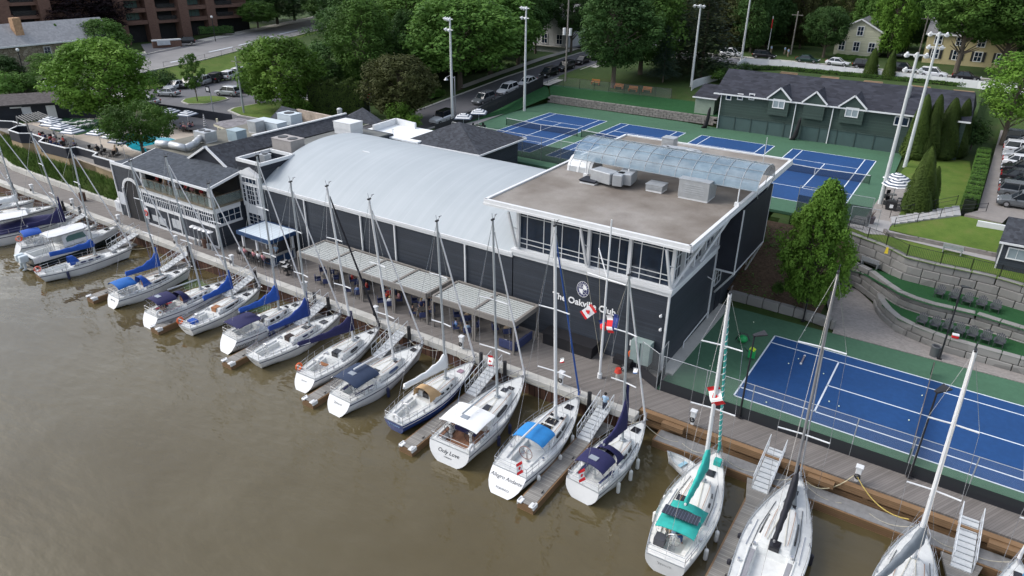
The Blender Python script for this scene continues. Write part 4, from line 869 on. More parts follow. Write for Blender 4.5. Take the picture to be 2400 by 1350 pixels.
RED = mat('flag_red', (.62, .015, .02), .8, .05, 3); WHF = mat('flag_white', (.75, .75, .75), .8, .03, 3); CRUNCH = mat('brown_leather', (.2, .07, .04), .6, .2)
FEND = mat('fender_white', (.62, .62, .6), .5, .1, 3); FENN = mat('fender_navy', (.02, .025, .07), .6, .1, 3)
ALLBOATS = []
class Boat:
    def __init__(s, name, label, bow, stern, L=None, beam=.32, fb=1.0, hull=GEL, deck=DECKM, tr=.7, ws=.74, cab=(.27, .62), ch=.38, cw=.6, well=(.68, .93), ww=.42, wd=.45, rz=None, group='sailboats moored bow-in along the boardwalk', cat='sailboat', stripe=STRN, boot=BOOT, flush=0):
        dx, dy = bow[0]-stern[0], bow[1]-stern[1]; s.L = L or hypot(dx, dy); s.B = s.L*beam*.95; s.fb = fb; s.tr = tr; s.ws = ws; s.cab = cab; s.ch = ch; s.cw = cw; s.well = well; s.ww = ww; s.wd = wd
        a = atan2(-dx, dy); cx, cy = bow[0]-dx/hypot(dx, dy)*s.L/2, bow[1]-dy/hypot(dx, dy)*s.L/2
        s.t = thing(name, label, cat, (cx, cy, 0), a, group, local=True); s.a = a; s.c = (cx, cy); s.hm = hull; ALLBOATS.append(s)
        s.hullbuild(hull, deck, stripe, boot)
    def w(s, t):
        if t < .6: r = max(0, 1-(1-t/.6)**1.75)
        else: r = 1-(1-s.ws)*((t-.6)/.4)**1.7
        return max(.012, r)*s.B/2
    def sheer(s, t): return s.fb*(1+.22*(1-t)**2)
    def yy(s, t, k=0):          # k: 0 at deck, 1 at waterline
        top = s.L/2-t*(s.L-s.tr); rake = .07*s.L; bot = (s.L/2-rake)-t*(s.L-rake)
        return top+(bot-top)*k
    def z(s, t, u):             # deck height
        h = s.sheer(t)+.05*(1-u*u); au = abs(u); w = s.w(t)/(s.B/2)
        c0, c1 = s.cab
        if s.ch and c0 < t < c1+.02:
            lim = s.cw*(.55+.45*sm(c0, c0+.16, t)); k = sm(lim+.05, lim-.05, au)*sm(c0, c0+.07, t)*(1-sm(c1, c1+.015, t)); h += s.ch*k*(1-.15*u*u)
        w0, w1 = s.well
        if w0 < t < w1:
            k = (sm(w0, w0+.012, t))*(1-sm(w1-.015, w1, t)); e = sm(s.ww+.26, s.ww+.2, au); h += .12*e*k; f = sm(s.ww+.02, s.ww-.03, au)
            h -= (s.wd+.12)*f*k+.18*sm(s.ww+.22, s.ww+.17, au)*(1-f)*k
        return h
    def at(s, t, u, dz=0): return (u*s.w(t), s.yy(t), s.z(t, u)+dz)
    def hullbuild(s, hull, deck, stripe, boot):
        ks = [0, .12, .2, .4, .6, .8, .9, 1, 1.25]; ts = [i/26 for i in range(27)]
        def hp(t, k, side, off=0):
            c_ = .16+.55*(1-t)**3+.34*sm(.6, 1, t); wf = 1-c_*k**(1.6+1.4*sm(.6, 1, t)) if k <= 1 else (1-c_)*(1-(k-1)*2.2)
            return (side*(s.w(t)*wf+off), s.yy(t, min(k, 1.1)), s.sheer(t)*(1-k) if k <= 1 else -(k-1)*1.2)
        s.hp = hp; q = MB()
        q.loft([[hp(t, k, -1) for k in ks]+[hp(t, k, 1) for k in reversed(ks)] for t in ts])
        q.sm = True; h = q.build('hull', hull, s.t, smooth=True)
        q = MB(); L_ = [hp(1, k, -1) for k in ks]; R_ = [hp(1, k, 1) for k in ks]
        for i in range(len(ks)-1): q.quad(L_[i], L_[i+1], R_[i+1], R_[i])
        q.build('transom', hull, s.t)
        if stripe:
            q = MB()
            for sd in (-1, 1): q.loft([[hp(t, .13, sd, .012), hp(t, .2, sd, .012)] for t in ts])
            q.build('hull_stripe', stripe, h)
        if boot:
            q = MB()
            for sd in (-1, 1): q.loft([[hp(t, .9, sd, .01), hp(t, 1.06, sd, .012)] for t in ts])
            q.build('waterline_stripe', boot, h)
        tt = sorted(set([i/40 for i in range(41)]+[s.cab[0]+.035, s.cab[1], s.cab[1]+.008, s.cab[1]+.016, s.well[0], s.well[0]+.006, s.well[0]+.012, s.well[1]-.015, s.well[1]-.007, s.well[1]]))
        a = s.cw; uu = sorted(set([0, .2, 1, .97]+[a-.05, a-.02, a+.02, a+.05]+[s.ww-.03, s.ww, s.ww+.02, s.ww+.17, s.ww+.2, s.ww+.23, s.ww+.26]+[.1, .3, .85])); uu = [u for u in uu if u <= 1]; uu = [-u for u in reversed(uu) if u > 0]+uu
        q = MB(); q.loft([[s.at(t, u) for u in uu] for t in tt]); s.deck = q.build('deck', deck, s.t)
        q = MB()
        for sd in (-1, 1): q.path([(sd*s.w(t)*.985, s.yy(t), s.sheer(t)+.06) for t in [i/20 for i in range(21)]], .028, 4)
        q.path([(-s.w(1)*.98, s.yy(1), s.sheer(1)+.05), (s.w(1)*.98, s.yy(1), s.sheer(1)+.05)], .028, 4); q.build('toe_rail', ALUG, s.t)
    def part(s, q, name, m, parent=None, smooth=False): return q.build(name, m, parent or s.t, smooth=smooth)
    def windows(s, segs, h=.13, m=HATCH, zk=.5):
        c0, c1 = s.cab
        for sd in (-1, 1):
            for t0, t1 in segs:
                q = MB(); r = []
                for i in range(7):
                    t = t0+(t1-t0)*i/6; lim = s.cw*(.55+.45*sm(c0, c0+.16, t)); z0 = s.sheer(t)+.06
                    x0 = sd*(s.w(t)*(lim+.045)+.012); x1 = sd*(s.w(t)*(lim-.01)+.02); zz = z0+s.ch*zk
                    k = .25 if i in (0, 6) else 1; r.append([(x0, s.yy(t), zz-h*.6*k), (x1, s.yy(t), zz+h*.6*k)])
                q.loft(r); s.part(q, 'cabin_window', m)
    def hatch(s, t, u=0, sz=.5, m=HATCH, name='hatch', sy=None):
        q = MB(); x, y, z = s.at(t, u, .03); q.box((x, y, z), (sz, sy or sz, .07)); s.part(q, name, m)
    def companion(s, m=HATCH, w=.6, door=None):
        t = s.cab[1]+.016; q = MB(); y = s.yy(t); zt = s.sheer(t)+s.ch*.95; q.b2(-w/2, w/2, y-.03, y+.02, zt-.95, zt+.05); q.b2(-w/2, w/2, y, y+.6, zt+.04, zt+.11); s.part(q, 'companionway', m)
        if door: q = MB(); q.b2(-w/2+.06, w/2-.06, y-.05, y-.032, zt-.95, zt-.45); s.part(q, 'washboard', door)
    def mast(s, t, top, lean=None, m=ALU, r=.1, spr=(.38, .68), sw=.95, boom=True, bl=None, cover=None, stack=1.2, cend=None, forestay='furled', fcol=SAILC, fr=.075, jibstrip=None, roll=0, sprm=WHITE, bz=1.35, cw=.2, back=True):
        s.mt = t; x, y, z = s.at(t, 0); ex, ey = lean or (0, 0)
        T = Vector((x+ex, y+ey, top)); B0 = Vector((x, y, z)); s.mtop = T
        q = MB(); q.tube(B0, T, r, r*.75, 8); mo = s.part(q, 'mast', m, smooth=False)
        for f in spr:
            p = B0.lerp(T, f); q = MB(); k = sw*(1.1-f*.35)
            for sd in (-1, 1): q.bar(p, p+Vector((sd*k, -.18, .06)), .09, .045)
            s.part(q, 'spreader', sprm, mo)
        q = MB(); q.box(T+Vector((0, 0, .05)), (.12, .3, .1)); q.tube(T, T+Vector((0, .35, .25)), .015, n=4); q.tube(T+Vector((0, .2, .28)), T+Vector((0, .5, .28)), .02, n=4); q.tube(T, T+Vector((0, -.1, .5)), .012, n=4); s.part(q, 'masthead_instruments', BLACK, mo)
        q = MB(); wt = s.w(t)*.93
        for sd in (-1, 1):
            pr = None
            for f in spr:
                p = B0.lerp(T, f)+Vector((sd*sw*(1.1-f*.35), -.18, .06)); b = pr or Vector((sd*wt, y-.15, s.sheer(t))); q.tube(b, p, .013, n=3); pr = p
            q.tube(pr, T, .012, n=3); q.tube((sd*wt*.97, y-.55, s.sheer(t)), B0.lerp(T, spr[0]), .012, n=3)
        if back: q.tube((0, s.yy(1), s.sheer(1)), T, .014, n=3)
        s.part(q, 'rigging', STEEL)
        bw = Vector((0, s.yy(.015), s.sheer(0)+.12)); top2 = B0.lerp(T, .97 if forestay != 'frac' else .85)
        q = MB()
        if forestay: q.tube(bw+Vector((0, 0, .25)), bw.lerp(top2, .97), fr, fr*.6, 7); q.tube(bw, bw+Vector((0, 0, .25)), .1, n=8); fo = s.part(q, 'furled_jib', fcol)
        if forestay and jibstrip:
            q = MB()
            d_ = (top2-bw).normalized(); u_ = d_.orthogonal().normalized(); v_ = d_.cross(u_); N_ = 220; hp_ = [bw.lerp(top2, .05+.88*i/N_)+(u_*cos(i*.62)+v_*sin(i*.62))*fr*(1.05-.35*i/N_) for i in range(N_)]; q.loft([[p-d_*.045, p+(u_*cos(i*.62)+v_*sin(i*.62))*.015, p+d_*.045] for i, p in enumerate(hp_)])
            s.part(q, 'lashing', jibstrip, fo)
        if not forestay: q.tube(bw, top2, .015, n=3); s.part(q, 'forestay', STEEL)
        if boom:
            bl = bl or s.L*.36; p = B0+Vector((0, 0, bz-.0)); p.z = z+bz*.62+.25; e = p+Vector((roll, -bl, .12)); s.boomend = e
            q = MB(); q.tube(p, e, .07, n=7); s.part(q, 'boom', m)
            if cover:
                q = MB(); secs = []
                for i in range(13):
                    f = i/12; c = p.lerp(e, f); up = .3+.12*sin(i*1.9)*(1-f)+stack*.8*(1-f)**3.2; hw = cw*(1.1-.5*f)+.03*sin(i*2.3)
                    secs.append([(c.x+hw*cos(a)*(1 if sin(a) < 0 else .8), c.y+.12, c.z+.05+(up*max(0, sin(a)) if sin(a) > 0 else .2*sin(a))) for a in [2*pi*j/10 for j in range(10)]])
                q.loft(secs, True); s.cover = s.part(q, 'sail_cover', cover, smooth=True)
                q = MB(); q.tube(p+Vector((0, .1, 0)), p+Vector((0, .02, .3+stack)), .14, .1, 7); s.part(q, 'mast_sleeve', cover, s.cover)
        q = MB(); q.box(B0+Vector((0, 0, .04)), (.34, .34, .08)); q.ring(B0+Vector((0, 0, .1)), .2, .03, n=10, m=4); s.part(q, 'mast_collar', ALUG)
        q = MB()
        for tx_ in (.22, -.22): q.path([(tx_*.5, y-.1, z+.05), (tx_*2.2, s.yy(s.cab[1]-.02), s.z(s.cab[1]-.02, .2)+.05)], .018, 4)
        s.part(q, 'deck_line', ROPE)
    def rails(s, st=(.05, .98), n=7, h=.6, pulpit=True, push=True):
        for sd in (-1, 1):
            q = MB(); pts = []
            for i in range(n):
                t = lerp(.14, .86, i/(n-1)); x, y, z = sd*s.w(t)*.95, s.yy(t), s.sheer(t)+.03; q.tube((x, y, z), (x, y, z+h), .016, n=4); pts.append((x, y, z+h))
            for a, b in zip(pts, pts[1:]):
                q.tube(a, b, .009, n=3); q.tube((a[0], a[1], a[2]-h*.48), (b[0], b[1], b[2]-h*.48), .008, n=3)
            s.part(q, 'lifelines', STEEL)
        if pulpit:
            q = MB(); pt = [(sd*s.w(t)*.9, s.yy(t)+dy, s.sheer(t)+h+.02) for sd, t, dy in ((-1, .14, 0), (-1, .06, .05), (-1, .005, .15), (1, .005, .15), (1, .06, .05), (1, .14, 0))]; q.path(pt, .02, 5)
            for p in pt: q.tube(p, (p[0], p[1]-.1, p[2]-h), .017, n=4)
            s.part(q, 'bow_pulpit', STEEL)
        if push:
            q = MB()
            for dz in (0, -.3):
                pt = [(sd*s.w(t)*.94, s.yy(t), s.sheer(t)+h+.03+dz) for sd, t in ((-1, .86), (-1, .93), (-1, .99), (1, .99), (1, .93), (1, .86))]; q.path(pt, .02, 5)
            for p in pt: q.tube((p[0], p[1], p[2]+.3), (p[0], p[1], p[2]-h+.3), .017, n=4)
            s.part(q, 'stern_rail', STEEL)
    def bimini(s, m, t0=.72, t1=.95, z=2.0, w=.78, arch=.22, win=None, open=True):
        y0, y1 = s.yy(t0), s.yy(t1); hw = s.B/2*w; zb = s.sheer(.8)+z-.9; q = MB(); N = 12
        for dz in (0,):
            secs = [[(hw*sin(-1.35+2.7*j/N)/sin(1.35), y, zb+arch*2.2*(cos(-1.35+2.7*j/N)-cos(1.35))-.06*((y-(y0+y1)/2)/(y0-y1)*2)**2) for j in range(N+1)] for y in [lerp(y0, y1, i/6) for i in range(7)]]
            q.loft(secs); q.loft([[(p[0], p[1], p[2]-.035) for p in reversed(sc)] for sc in secs])
        ob = s.part(q, 'bimini', m, smooth=True)
        if win:
            q = MB(); yc = lerp(y0, y1, .62); zt = zb+arch*2.2*(1-cos(1.35)); q.b2(-.3, .3, yc-.2, yc+.2, zt-.02, zt+.02); s.part(q, 'bimini_window', VINYL, ob)
        q = MB()
        for y in (y0+(-.05), (y0+y1)/2, y1+.05):
            for sd in (-1, 1): q.tube((sd*hw, y, zb), (sd*min(hw, s.w(.85)*.95), (y0+y1)/2*.7+y*.3, s.sheer(.85)+.02), .018, n=5)
        s.part(q, 'bimini_frame', STEEL); return ob
    def dodger(s, m, t0=.57, t1=.68, h=.95, w=.6, vin=True):
        y0, y1 = s.yy(t0), s.yy(t1); hw = s.B/2*w; zb = s.sheer(t0)+s.ch*.7; q = MB(); N = 10; secs = []
        for f, hh, yy_ in ((0, .02, y0), (.35, h*.62, y0-.28*(y0-y1)), (.6, h*.92, y0-.5*(y0-y1)), (1, h, y1)):
            secs.append([(hw*(1.02-.06*f)*sin(-pi/2+pi*j/N), yy_, zb-.12*f+hh*cos((-pi/2+pi*j/N))**.55+.0) for j in range(N+1)])
        q.loft(secs); ob = s.part(q, 'dodger', m, smooth=True)
        if vin:
            for a, b in ((3.2, 4.7), (5.3, 6.8)):
                q = MB()
                def f(i, j):
                    i0 = int(min(i, 2)); k = i-i0; j0 = int(j); l = j-j0; A_ = Vector(secs[i0][j0]).lerp(Vector(secs[i0][j0+1]), l); B_ = Vector(secs[i0+1][j0]).lerp(Vector(secs[i0+1][j0+1]), l); return A_.lerp(B_, k)+Vector((0, .015, .02))
                q.quad(f(.25, a), f(.25, b), f(.95, b), f(.95, a)); s.part(q, 'dodger_window', VINYL, ob)
        return ob
    def wheel(s, t=.86, u=0, r=.42, col=STEEL, ped=True):
        x, y, z = s.at(t, u); z = s.sheer(t)-s.wd; q = MB(); q.ring((x, y, z+.85), r, .022, 'y', 16, 5)
        for i in range(5): a = 2*pi*i/5; q.tube((x, y, z+.85), (x+r*cos(a), y, z+.85+r*sin(a)), .012, n=3)
        s.part(q, 'steering_wheel', col)
        if ped: q = MB(); q.tube((x, y+.15, z), (x, y+.1, z+1.0), .12, .08, 8); q.box((x, y+.12, z+1.08), (.28, .2, .16)); s.part(q, 'pedestal', DECKM)
    def winches(s, tt=((.64, .55), (.78, .82))):
        for t, u in tt:
            for sd in (-1, 1):
                q = MB(); x, y, z = s.at(t, sd*u); q.tube((x, y, z), (x, y, z+.16), .08, .06, 8); q.tube((x, y, z+.16), (x, y, z+.2), .09, n=8); s.part(q, 'winch', STEEL)
    def fenders(s, lst, m=FEND):
        for sd, t in lst:
            q = MB(); x, y = sd*(s.w(t)+.14), s.yy(t, .3); q.tube((x, y, .12), (x, y, .75), .13, n=8); q.ball((x, y, .75), .13); q.ball((x, y, .12), .13); q.tube((x, y, .8), (sd*s.w(t)*.97, y, s.sheer(t)+.3), .012, n=3); s.part(q, 'fender', m)
    def name(s, txt, size=.3, m=BLACK, side=None, shear=.25, k=.32):
        if side:
            t = .86; p = s.hp(t, .5, side, .02); p2 = s.hp(t-.05, .5, side, .02); x = Vector(p2)-Vector(p); up = Vector(s.hp(t, .3, side, .02))-Vector(s.hp(t, .6, side, .02))
            if side < 0: x = -x
            if txt is None: return scribble(8, size, m, 'boat_name', s.t, basis(x, up, p))
            return text(txt, size, m, 'boat_name', s.t, basis(x, up, p), .004, shear)
        top = Vector((0, s.yy(1), s.sheer(1))); bot = Vector((0, s.yy(1, 1), 0)); up = top-bot; n = Vector((1, 0, 0)).cross(up).normalized(); p = top.lerp(bot, k)+n*.012
        if txt is None: return scribble(6, size, m, 'boat_name', s.t, basis((1, 0, 0), up, p))
        return text(txt, size, m, 'boat_name', s.t, basis((1, 0, 0), up, p), .003, shear)
    def loc(s, x, y, z):       # local -> world
        return (s.c[0]+x*cos(s.a)-y*sin(s.a), s.c[1]+x*sin(s.a)+y*cos(s.a), z)
    def buoy(s, t=.97, sd=-1, m=ORANGE, horseshoe=False):
        q = MB(); x, y, z = sd*s.w(t)*.98, s.yy(t), s.sheer(t)+.35; q.ring((x, y, z), .27, .085, 'x' if t < .98 else 'y', 14, 6); return s.part(q, 'lifebuoy', m)
    def cushions(s, m, t0=None, t1=None):
        w0, w1 = s.well
        for sd in (-1, 1):
            q = MB(); secs = []
            for i in range(5):
                t = lerp(t0 or w0+.03, t1 or w1-.03, i/4); a, b = (s.ww+.03)*s.w(t)*sd, (s.ww+.17)*s.w(t)*sd; z = s.sheer(t)-.03; secs.append([(a, s.yy(t), z), (b, s.yy(t), z), (b, s.yy(t), z+.06), (a, s.yy(t), z+.06)])
            q.loft(secs, True); s.part(q, 'seat_cushion', m)
    def sole(s, m=TEAK):
        w0, w1 = s.well; q = MB(); secs = [[(-(s.ww-.04)*s.w(t), s.yy(t), s.sheer(t)-s.wd+.09), ((s.ww-.04)*s.w(t), s.yy(t), s.sheer(t)-s.wd+.09)] for t in [lerp(w0+.015, w1-.02, i/4) for i in range(5)]]
        q.loft(secs); s.part(q, 'cockpit_sole', m)
    def handrails(s):
        for sd in (-1, 1): q = MB(); q.path([s.at(lerp(s.cab[0]+.08, s.cab[1]-.03, i/5), sd*(s.cw-.16), .07) for i in range(6)], .018, 4); s.part(q, 'grab_rail', WOODD)
    def gear(s):
        q = MB(); x, y, z = s.at(.03, 0); q.box((x, y, z+.06), (.12, .5, .1)); q.tube((x-.15, y+.35, z), (x+.15, y+.35, z), .03); s.part(q, 'anchor', STEEL)
        q = MB()
        for sd in (-1, 1):
            for t in (.1, .5, .93): x, y, z = s.at(t, sd*.93); q.bar((x, y-.12, z+.05), (x, y+.12, z+.05), .04, .04)
            x, y, z = s.at(.5, sd*.8); q.bar(s.at(.46, sd*.78, .03), s.at(.66, sd*.78, .03), .04, .03)
        s.part(q, 'cleats', STEEL)
        for sd in (-1, 1): q = MB(); q.path([s.at(t, sd*(s.cw+.13), .04) for t in (s.cab[0]+.02, .5, .66)], .02, 4); s.part(q, 'jib_track', BLACK)
    def canadaflag(s, p, h=.42, w=.75, tilt=.3, pole=1.1):
        q = MB(); q.tube(p, (p[0], p[1]-tilt, p[2]+pole), .014, n=4); st = s.part(q, 'flag_staff', WOODD)
        o = Vector((p[0]+.01, p[1]-tilt, p[2]+pole)); dx = Vector((.25, -.2, -.9)).normalized(); dy = Vector((-.3, -.55, -.2)).normalized()
        for a, b, m, nm in ((0, .25, RED, 'flag'), (.25, .75, WHF, 'flag'), (.75, 1, RED, 'flag')):
            q = MB(); q.loft([[o+dx*w*lerp(a, b, i/3)+Vector((.05*sin(lerp(a, b, i/3)*8), 0, 0)), o+dx*w*lerp(a, b, i/3)+dy*h] for i in range(4)]); s.part(q, nm, m, st)
        maple(s, o+dx*w*.5+dy*h*.5+Vector((0, 0, 0)), dx, dy, h*.3, st)
LEAF = [(0, 1), (.18, .62), (.42, .75), (.34, .25), (.62, .5), (.68, .32), (.95, .3), (.8, .05), (.9, -.1), (.4, -.42), (.45, -.55), (.04, -.5), (.04, -1), (-.04, -1), (-.04, -.5), (-.45, -.55), (-.4, -.42), (-.9, -.1), (-.8, .05), (-.95, .3), (-.68, .32), (-.62, .5), (-.34, .25), (-.42, .75), (-.18, .62)]
def maple(s, c, dx, dy, r, parent, m=None):
    n = dx.cross(dy).normalized()
    for sg in (.012, -.012):
        q = MB(); q.add([tuple(Vector(c)+dx*x*0+dy*(-y)*0+dx*(x*r)+dy*(-y*r)+n*sg) for x, y in LEAF], [tuple(range(len(LEAF)))]); q.build('maple_leaf', m or RED, parent)
def SB(label, bow, stern, masttop, **k):
    mk_ = dict(k.pop('mk', {})); b = Boat('sailboat', label, bow, stern, **k); return b
def topfix(b, t, px, py, maxlean=.9):
    """mast head point nearest the plumb line that lies on the sight line of the photographed mast head"""
    x, y, z = b.at(t, 0); X, Y, _ = b.loc(x, y, 0); d = _ray(px, py); best = None; h = 6.0
    while h < 20:
        k = (h-CAMZ)/d.z; ex, ey = d.x*k-X, d.y*k-Y; e = hypot(ex, ey)
        if best is None or e < best[0]: best = (e, h, ex, ey)
        h += .05
    e, h, ex, ey = best; c, s_ = cos(-b.a), sin(-b.a); lx, ly = ex*c-ey*s_, ex*s_+ey*c; k = min(1, maxlean/max(e, 1e-6)); return h, (lx*k, ly*k)
def std(b, rails=7): b.rails(n=rails); b.winches(); b.gear(); b.handrails()
# 1 --- white sloop, blue boom cover, far left foreground
b = Boat('sailboat', 'slim white sloop with blue boom cover and red horseshoe buoy, leftmost in the front row', (-74.64, 37.2), (-76.1, 28.4), beam=.27, fb=.95, tr=-.5, ws=.45, ch=.32, cw=.5, cab=(.3, .62))
h, l = topfix(b, .4, 165, 345); b.mast(.4, h, l, m=ALUG, cover=BLUEC, stack=.5, bl=4.2, cw=.22, fcol=SAILC); b.windows([(.36, .42), (.44, .5), (.52, .58)], m=NAVYC); b.hatch(.2); b.companion(); b.dodger(BLUEC, w=.45); std(b); b.buoy(.97, -1, mat('faded_red', (.6, .12, .08), .6)); b.fenders([(1, .75)], FENN)
# 2
b = Boat('sailboat', 'white sloop with blue bimini and blue dodger, left of the navy bimini boat', (-64.54, 37.6), (-64.9, 29.0), fb=1.0, tr=.5)
h, l = topfix(b, .4, 305, 378); b.mast(.4, h, l, m=ALUG, cover=BLUEC, stack=1.6, bl=3.4, fcol=SAILC); b.windows([(.36, .56)]); b.hatch(.2); b.hatch(.45, 0, .4); b.companion(WOODD); b.dodger(BLUEC); b.bimini(BRTC if 0 else mat('cobalt_canvas', (.01, .11, .38), .8, .12), .76, .98, 1.9); std(b); b.wheel(); b.name(None, .22)
# 3
b = Boat('sailboat', 'white sloop with navy bimini, navy dodger and red cushions at the stern', (-58.3, 38.0), (-58.4, 28.7), fb=1.1, tr=.6)
h, l = topfix(b, .4, 388, 368); b.mast(.4, h, l, m=ALUG, fcol=SAILC, bl=3.2); b.windows([(.38, .42), (.45, .49), (.52, .56)], .1); b.hatch(.18); b.hatch(.32, 0, .4); b.companion(WOODD); b.dodger(NAVYC); b.bimini(NAVYC, .75, .97, 2.0, win=1); std(b); b.wheel(); b.cushions(mat('red_cushion', (.35, .03, .05), .8)); b.buoy(.97, 1, WHITE)
# 4
b = Boat('sailboat', 'white sloop with blue boom cover, bare cockpit and orange lifebuoy at the stern', (-54.75, 38.6), (-54.1, 30.1), fb=.95, tr=-.35, ws=.6)
h, l = topfix(b, .38, 488, 431); b.mast(.38, h, l, m=ALUG, cover=BLUEC, stack=1.5, bl=3.2); b.windows([(.36, .56)]); b.hatch(.2, 0, .55); b.companion(WOODD, door=WOODD); std(b); b.buoy(.97, -1); b.wheel(.85, r=.3); b.name(None, .2); q = MB(); x, y, z = b.at(.88, -.2); q.box((x, y, z+.35), (.75, .6, .5), top=1.0); b.part(q, 'folded_cover', BLUEC)
# 5
b = Boat('sailboat', 'large white sloop with flat navy bimini, name lettered along its side', (-48.5, 39.0), (-48.95, 29.9), fb=1.2, tr=.75, cab=(.25, .6), cw=.64)
h, l = topfix(b, .38, 602, 366); b.mast(.38, h, l, m=ALUG, cover=BLUEC, stack=1.5, bl=3.8, roll=-.3); b.windows([(.33, .38), (.45, .5), (.52, .58)], .18); b.hatch(.17, 0, .5); b.hatch(.29, 0, .4); b.companion(); b.bimini(NAVYC, .68, .97, 1.95, arch=.08); std(b, 8); b.wheel(); b.name(None, .42, BLACK, 1, .5); b.fenders([(1, .4), (1, .58), (1, .63)], FENN)
# 6
b = Boat('sailboat', 'white sloop with dark stripe, blue boom cover and open companionway', (-44.2, 39.2), (-44.7, 30.1), fb=1.0, tr=-.45, ws=.6)
h, l = topfix(b, .38, 681, 427); b.mast(.38, h, l, m=ALUG, cover=mat('deep_blue_canvas', (.01, .04, .22), .8, .15), stack=2.0, bl=4.0, roll=-.2); b.windows([(.4, .44), (.47, .53)], .12, NAVYC); b.hatch(.22, 0, .6); b.hatch(.42, 0, .6); b.companion(mat('dark_cabin', (.02, .008, .006), .6), .6); std(b); b.wheel(.86, ped=True); b.name(None, .18)  # near-black companionway block, the shade inside the cabin put into its colour
# 7
b = Boat('sailboat', 'white racing sloop with black jib, navy boom cover and teak helm seat', (-39.44, 39.2), (-39.05, 29.6), fb=1.05, tr=.7, ws=.68)
h, l = topfix(b, .38, 766, 437); b.mast(.38, h, l, m=WHITE, cover=NAVYC, stack=1.4, bl=4.6, roll=-1.6, fcol=BLKC, fr=.1); b.windows([(.42, .53)], .2); b.hatch(.14, 0, .4); b.hatch(.33, 0, .35); b.companion(HATCH, .62, WOODD); std(b); b.wheel(.85); b.buoy(.96, -1); q = MB(); x, y, z = b.at(.78, 0); q.box((x, y, z+.45), (.8, .35, .06)); b.part(q, 'helm_seat', WOODD); b.name(None, .15, BLACK)
# 8
b = Boat('sailboat', 'white sloop with big dark blue bimini beside the grey finger dock', (-34.31, 39.0), (-34.6, 28.9), fb=1.1, tr=.7, ws=.72)
h, l = topfix(b, .38, 863, 468); b.mast(.38, h, l, m=WHITE, fcol=SAILC, bl=4.2, spr=(.3, .62)); b.windows([(.42, .54)], .2, mat('blue_window', (.06, .09, .18), .15)); b.hatch(.13, 0, .45); b.hatch(.4, .3, .25); b.companion(); b.bimini(NAVB, .68, .95, 2.0, w=.84, win=1); std(b); b.wheel(.86); b.cushions(NAVYC); b.name(None, .22); b.fenders([(1, .62)], FENN)
# 9
b = Boat('sailboat', 'blue hulled sloop with tan dodger and white furled sail', (-29.22, 39.5), (-29.4, 30.0), fb=1.0, hull=HBLUE, tr=-.25, ws=.6, stripe=WHITE)
h, l = topfix(b, .39, 1024, 519); b.mast(.39, h, l, m=ALUG, cover=WHTC, stack=1.2, bl=4.2, roll=-.5, fcol=SAILC, fr=.09); b.windows([(.45, .49), (.52, .56), (.4, .43)], .1); b.hatch(.2, 0, .45, mat('pink_tint', (.3, .2, .25), .2)); b.companion(HATCH, .55); b.dodger(TANC, .54, .68, .95, .6, vin=False); std(b); b.wheel(.86); b.name(None, .3, mat('pale_blue_letter', (.3, .5, .75), .5)); b.buoy(.985, .2, WHITE)
# 10
b = Boat('sailboat', 'wide white cruiser with white bimini, twin wheels and teak cockpit', (-24.43, 39.5), (-24.15, 29.2), fb=1.3, tr=.35, ws=.93, cab=(.22, .64), cw=.62, well=(.68, .97), ww=.62, wd=.5, beam=.36)
h, l = topfix(b, .4, 1155, 516); b.mast(.4, h, l, m=ALUG, bl=4.4, spr=(.3, .58), sw=1.3); b.windows([(.42, .58)], .26); b.hatch(.22, 0, .5); b.hatch(.3, 0, .45); b.hatch(.55, .05, .5, sy=.7); b.companion(HATCH, .7); b.bimini(WHTC, .66, .9, 2.0, w=.88, arch=.1, win=1); std(b, 8); b.sole(); b.wheel(.88, -.5, .42, BLACK); b.wheel(.88, .5, .42, BLACK); b.cushions(TEAK); b.name('Only Love', .42, BLACK, k=.34); b.name('TORONTO', .13, BLACK, shear=0, k=.62); b.fenders([(1, .66), (1, .5)], FENN); q = MB(); q.box((0, b.yy(.8), b.sheer(.8)+.1), (1.7, .35, .3)); b.part(q, 'cockpit_table', NAVYC); b.buoy(.97, 1, WHITE)
# 11
b = Boat('sailboat', 'long white sloop with bright blue bimini and leather covered wheel', (-19.62, 39.6), (-19.5, 28.7), fb=1.15, tr=1.2, ws=.78, well=(.64, .9), ww=.4, cab=(.24, .58))
h, l = topfix(b, .38, 1301, 530); b.mast(.38, h, l, m=WHITE, r=.13, bl=4.6, fcol=mat('blue_jib', (.015, .07, .28), .8), spr=(.27, .6), sw=1.3); b.windows([(.36, .46), (.47, .55)], .17); b.hatch(.17, 0, .55); b.hatch(.43, -.02, .8, sy=.6); b.hatch(.52, -.05, .9, sy=.7); b.hatch(.36, -.3, .22); b.hatch(.36, .3, .25); b.bimini(BRTC, .6, .78, 1.9, w=.72); std(b, 8); b.wheel(.82, .1, .5, CRUNCH); b.name('Allegro Andante', .36, BLACK, k=.3); b.name('TORONTO', .2, BLACK, shear=0, k=.72); b.canadaflag((.9, b.yy(.97), b.sheer(.97)+.2)); b.fenders([(1, .6), (1, .86), (1, .36)])
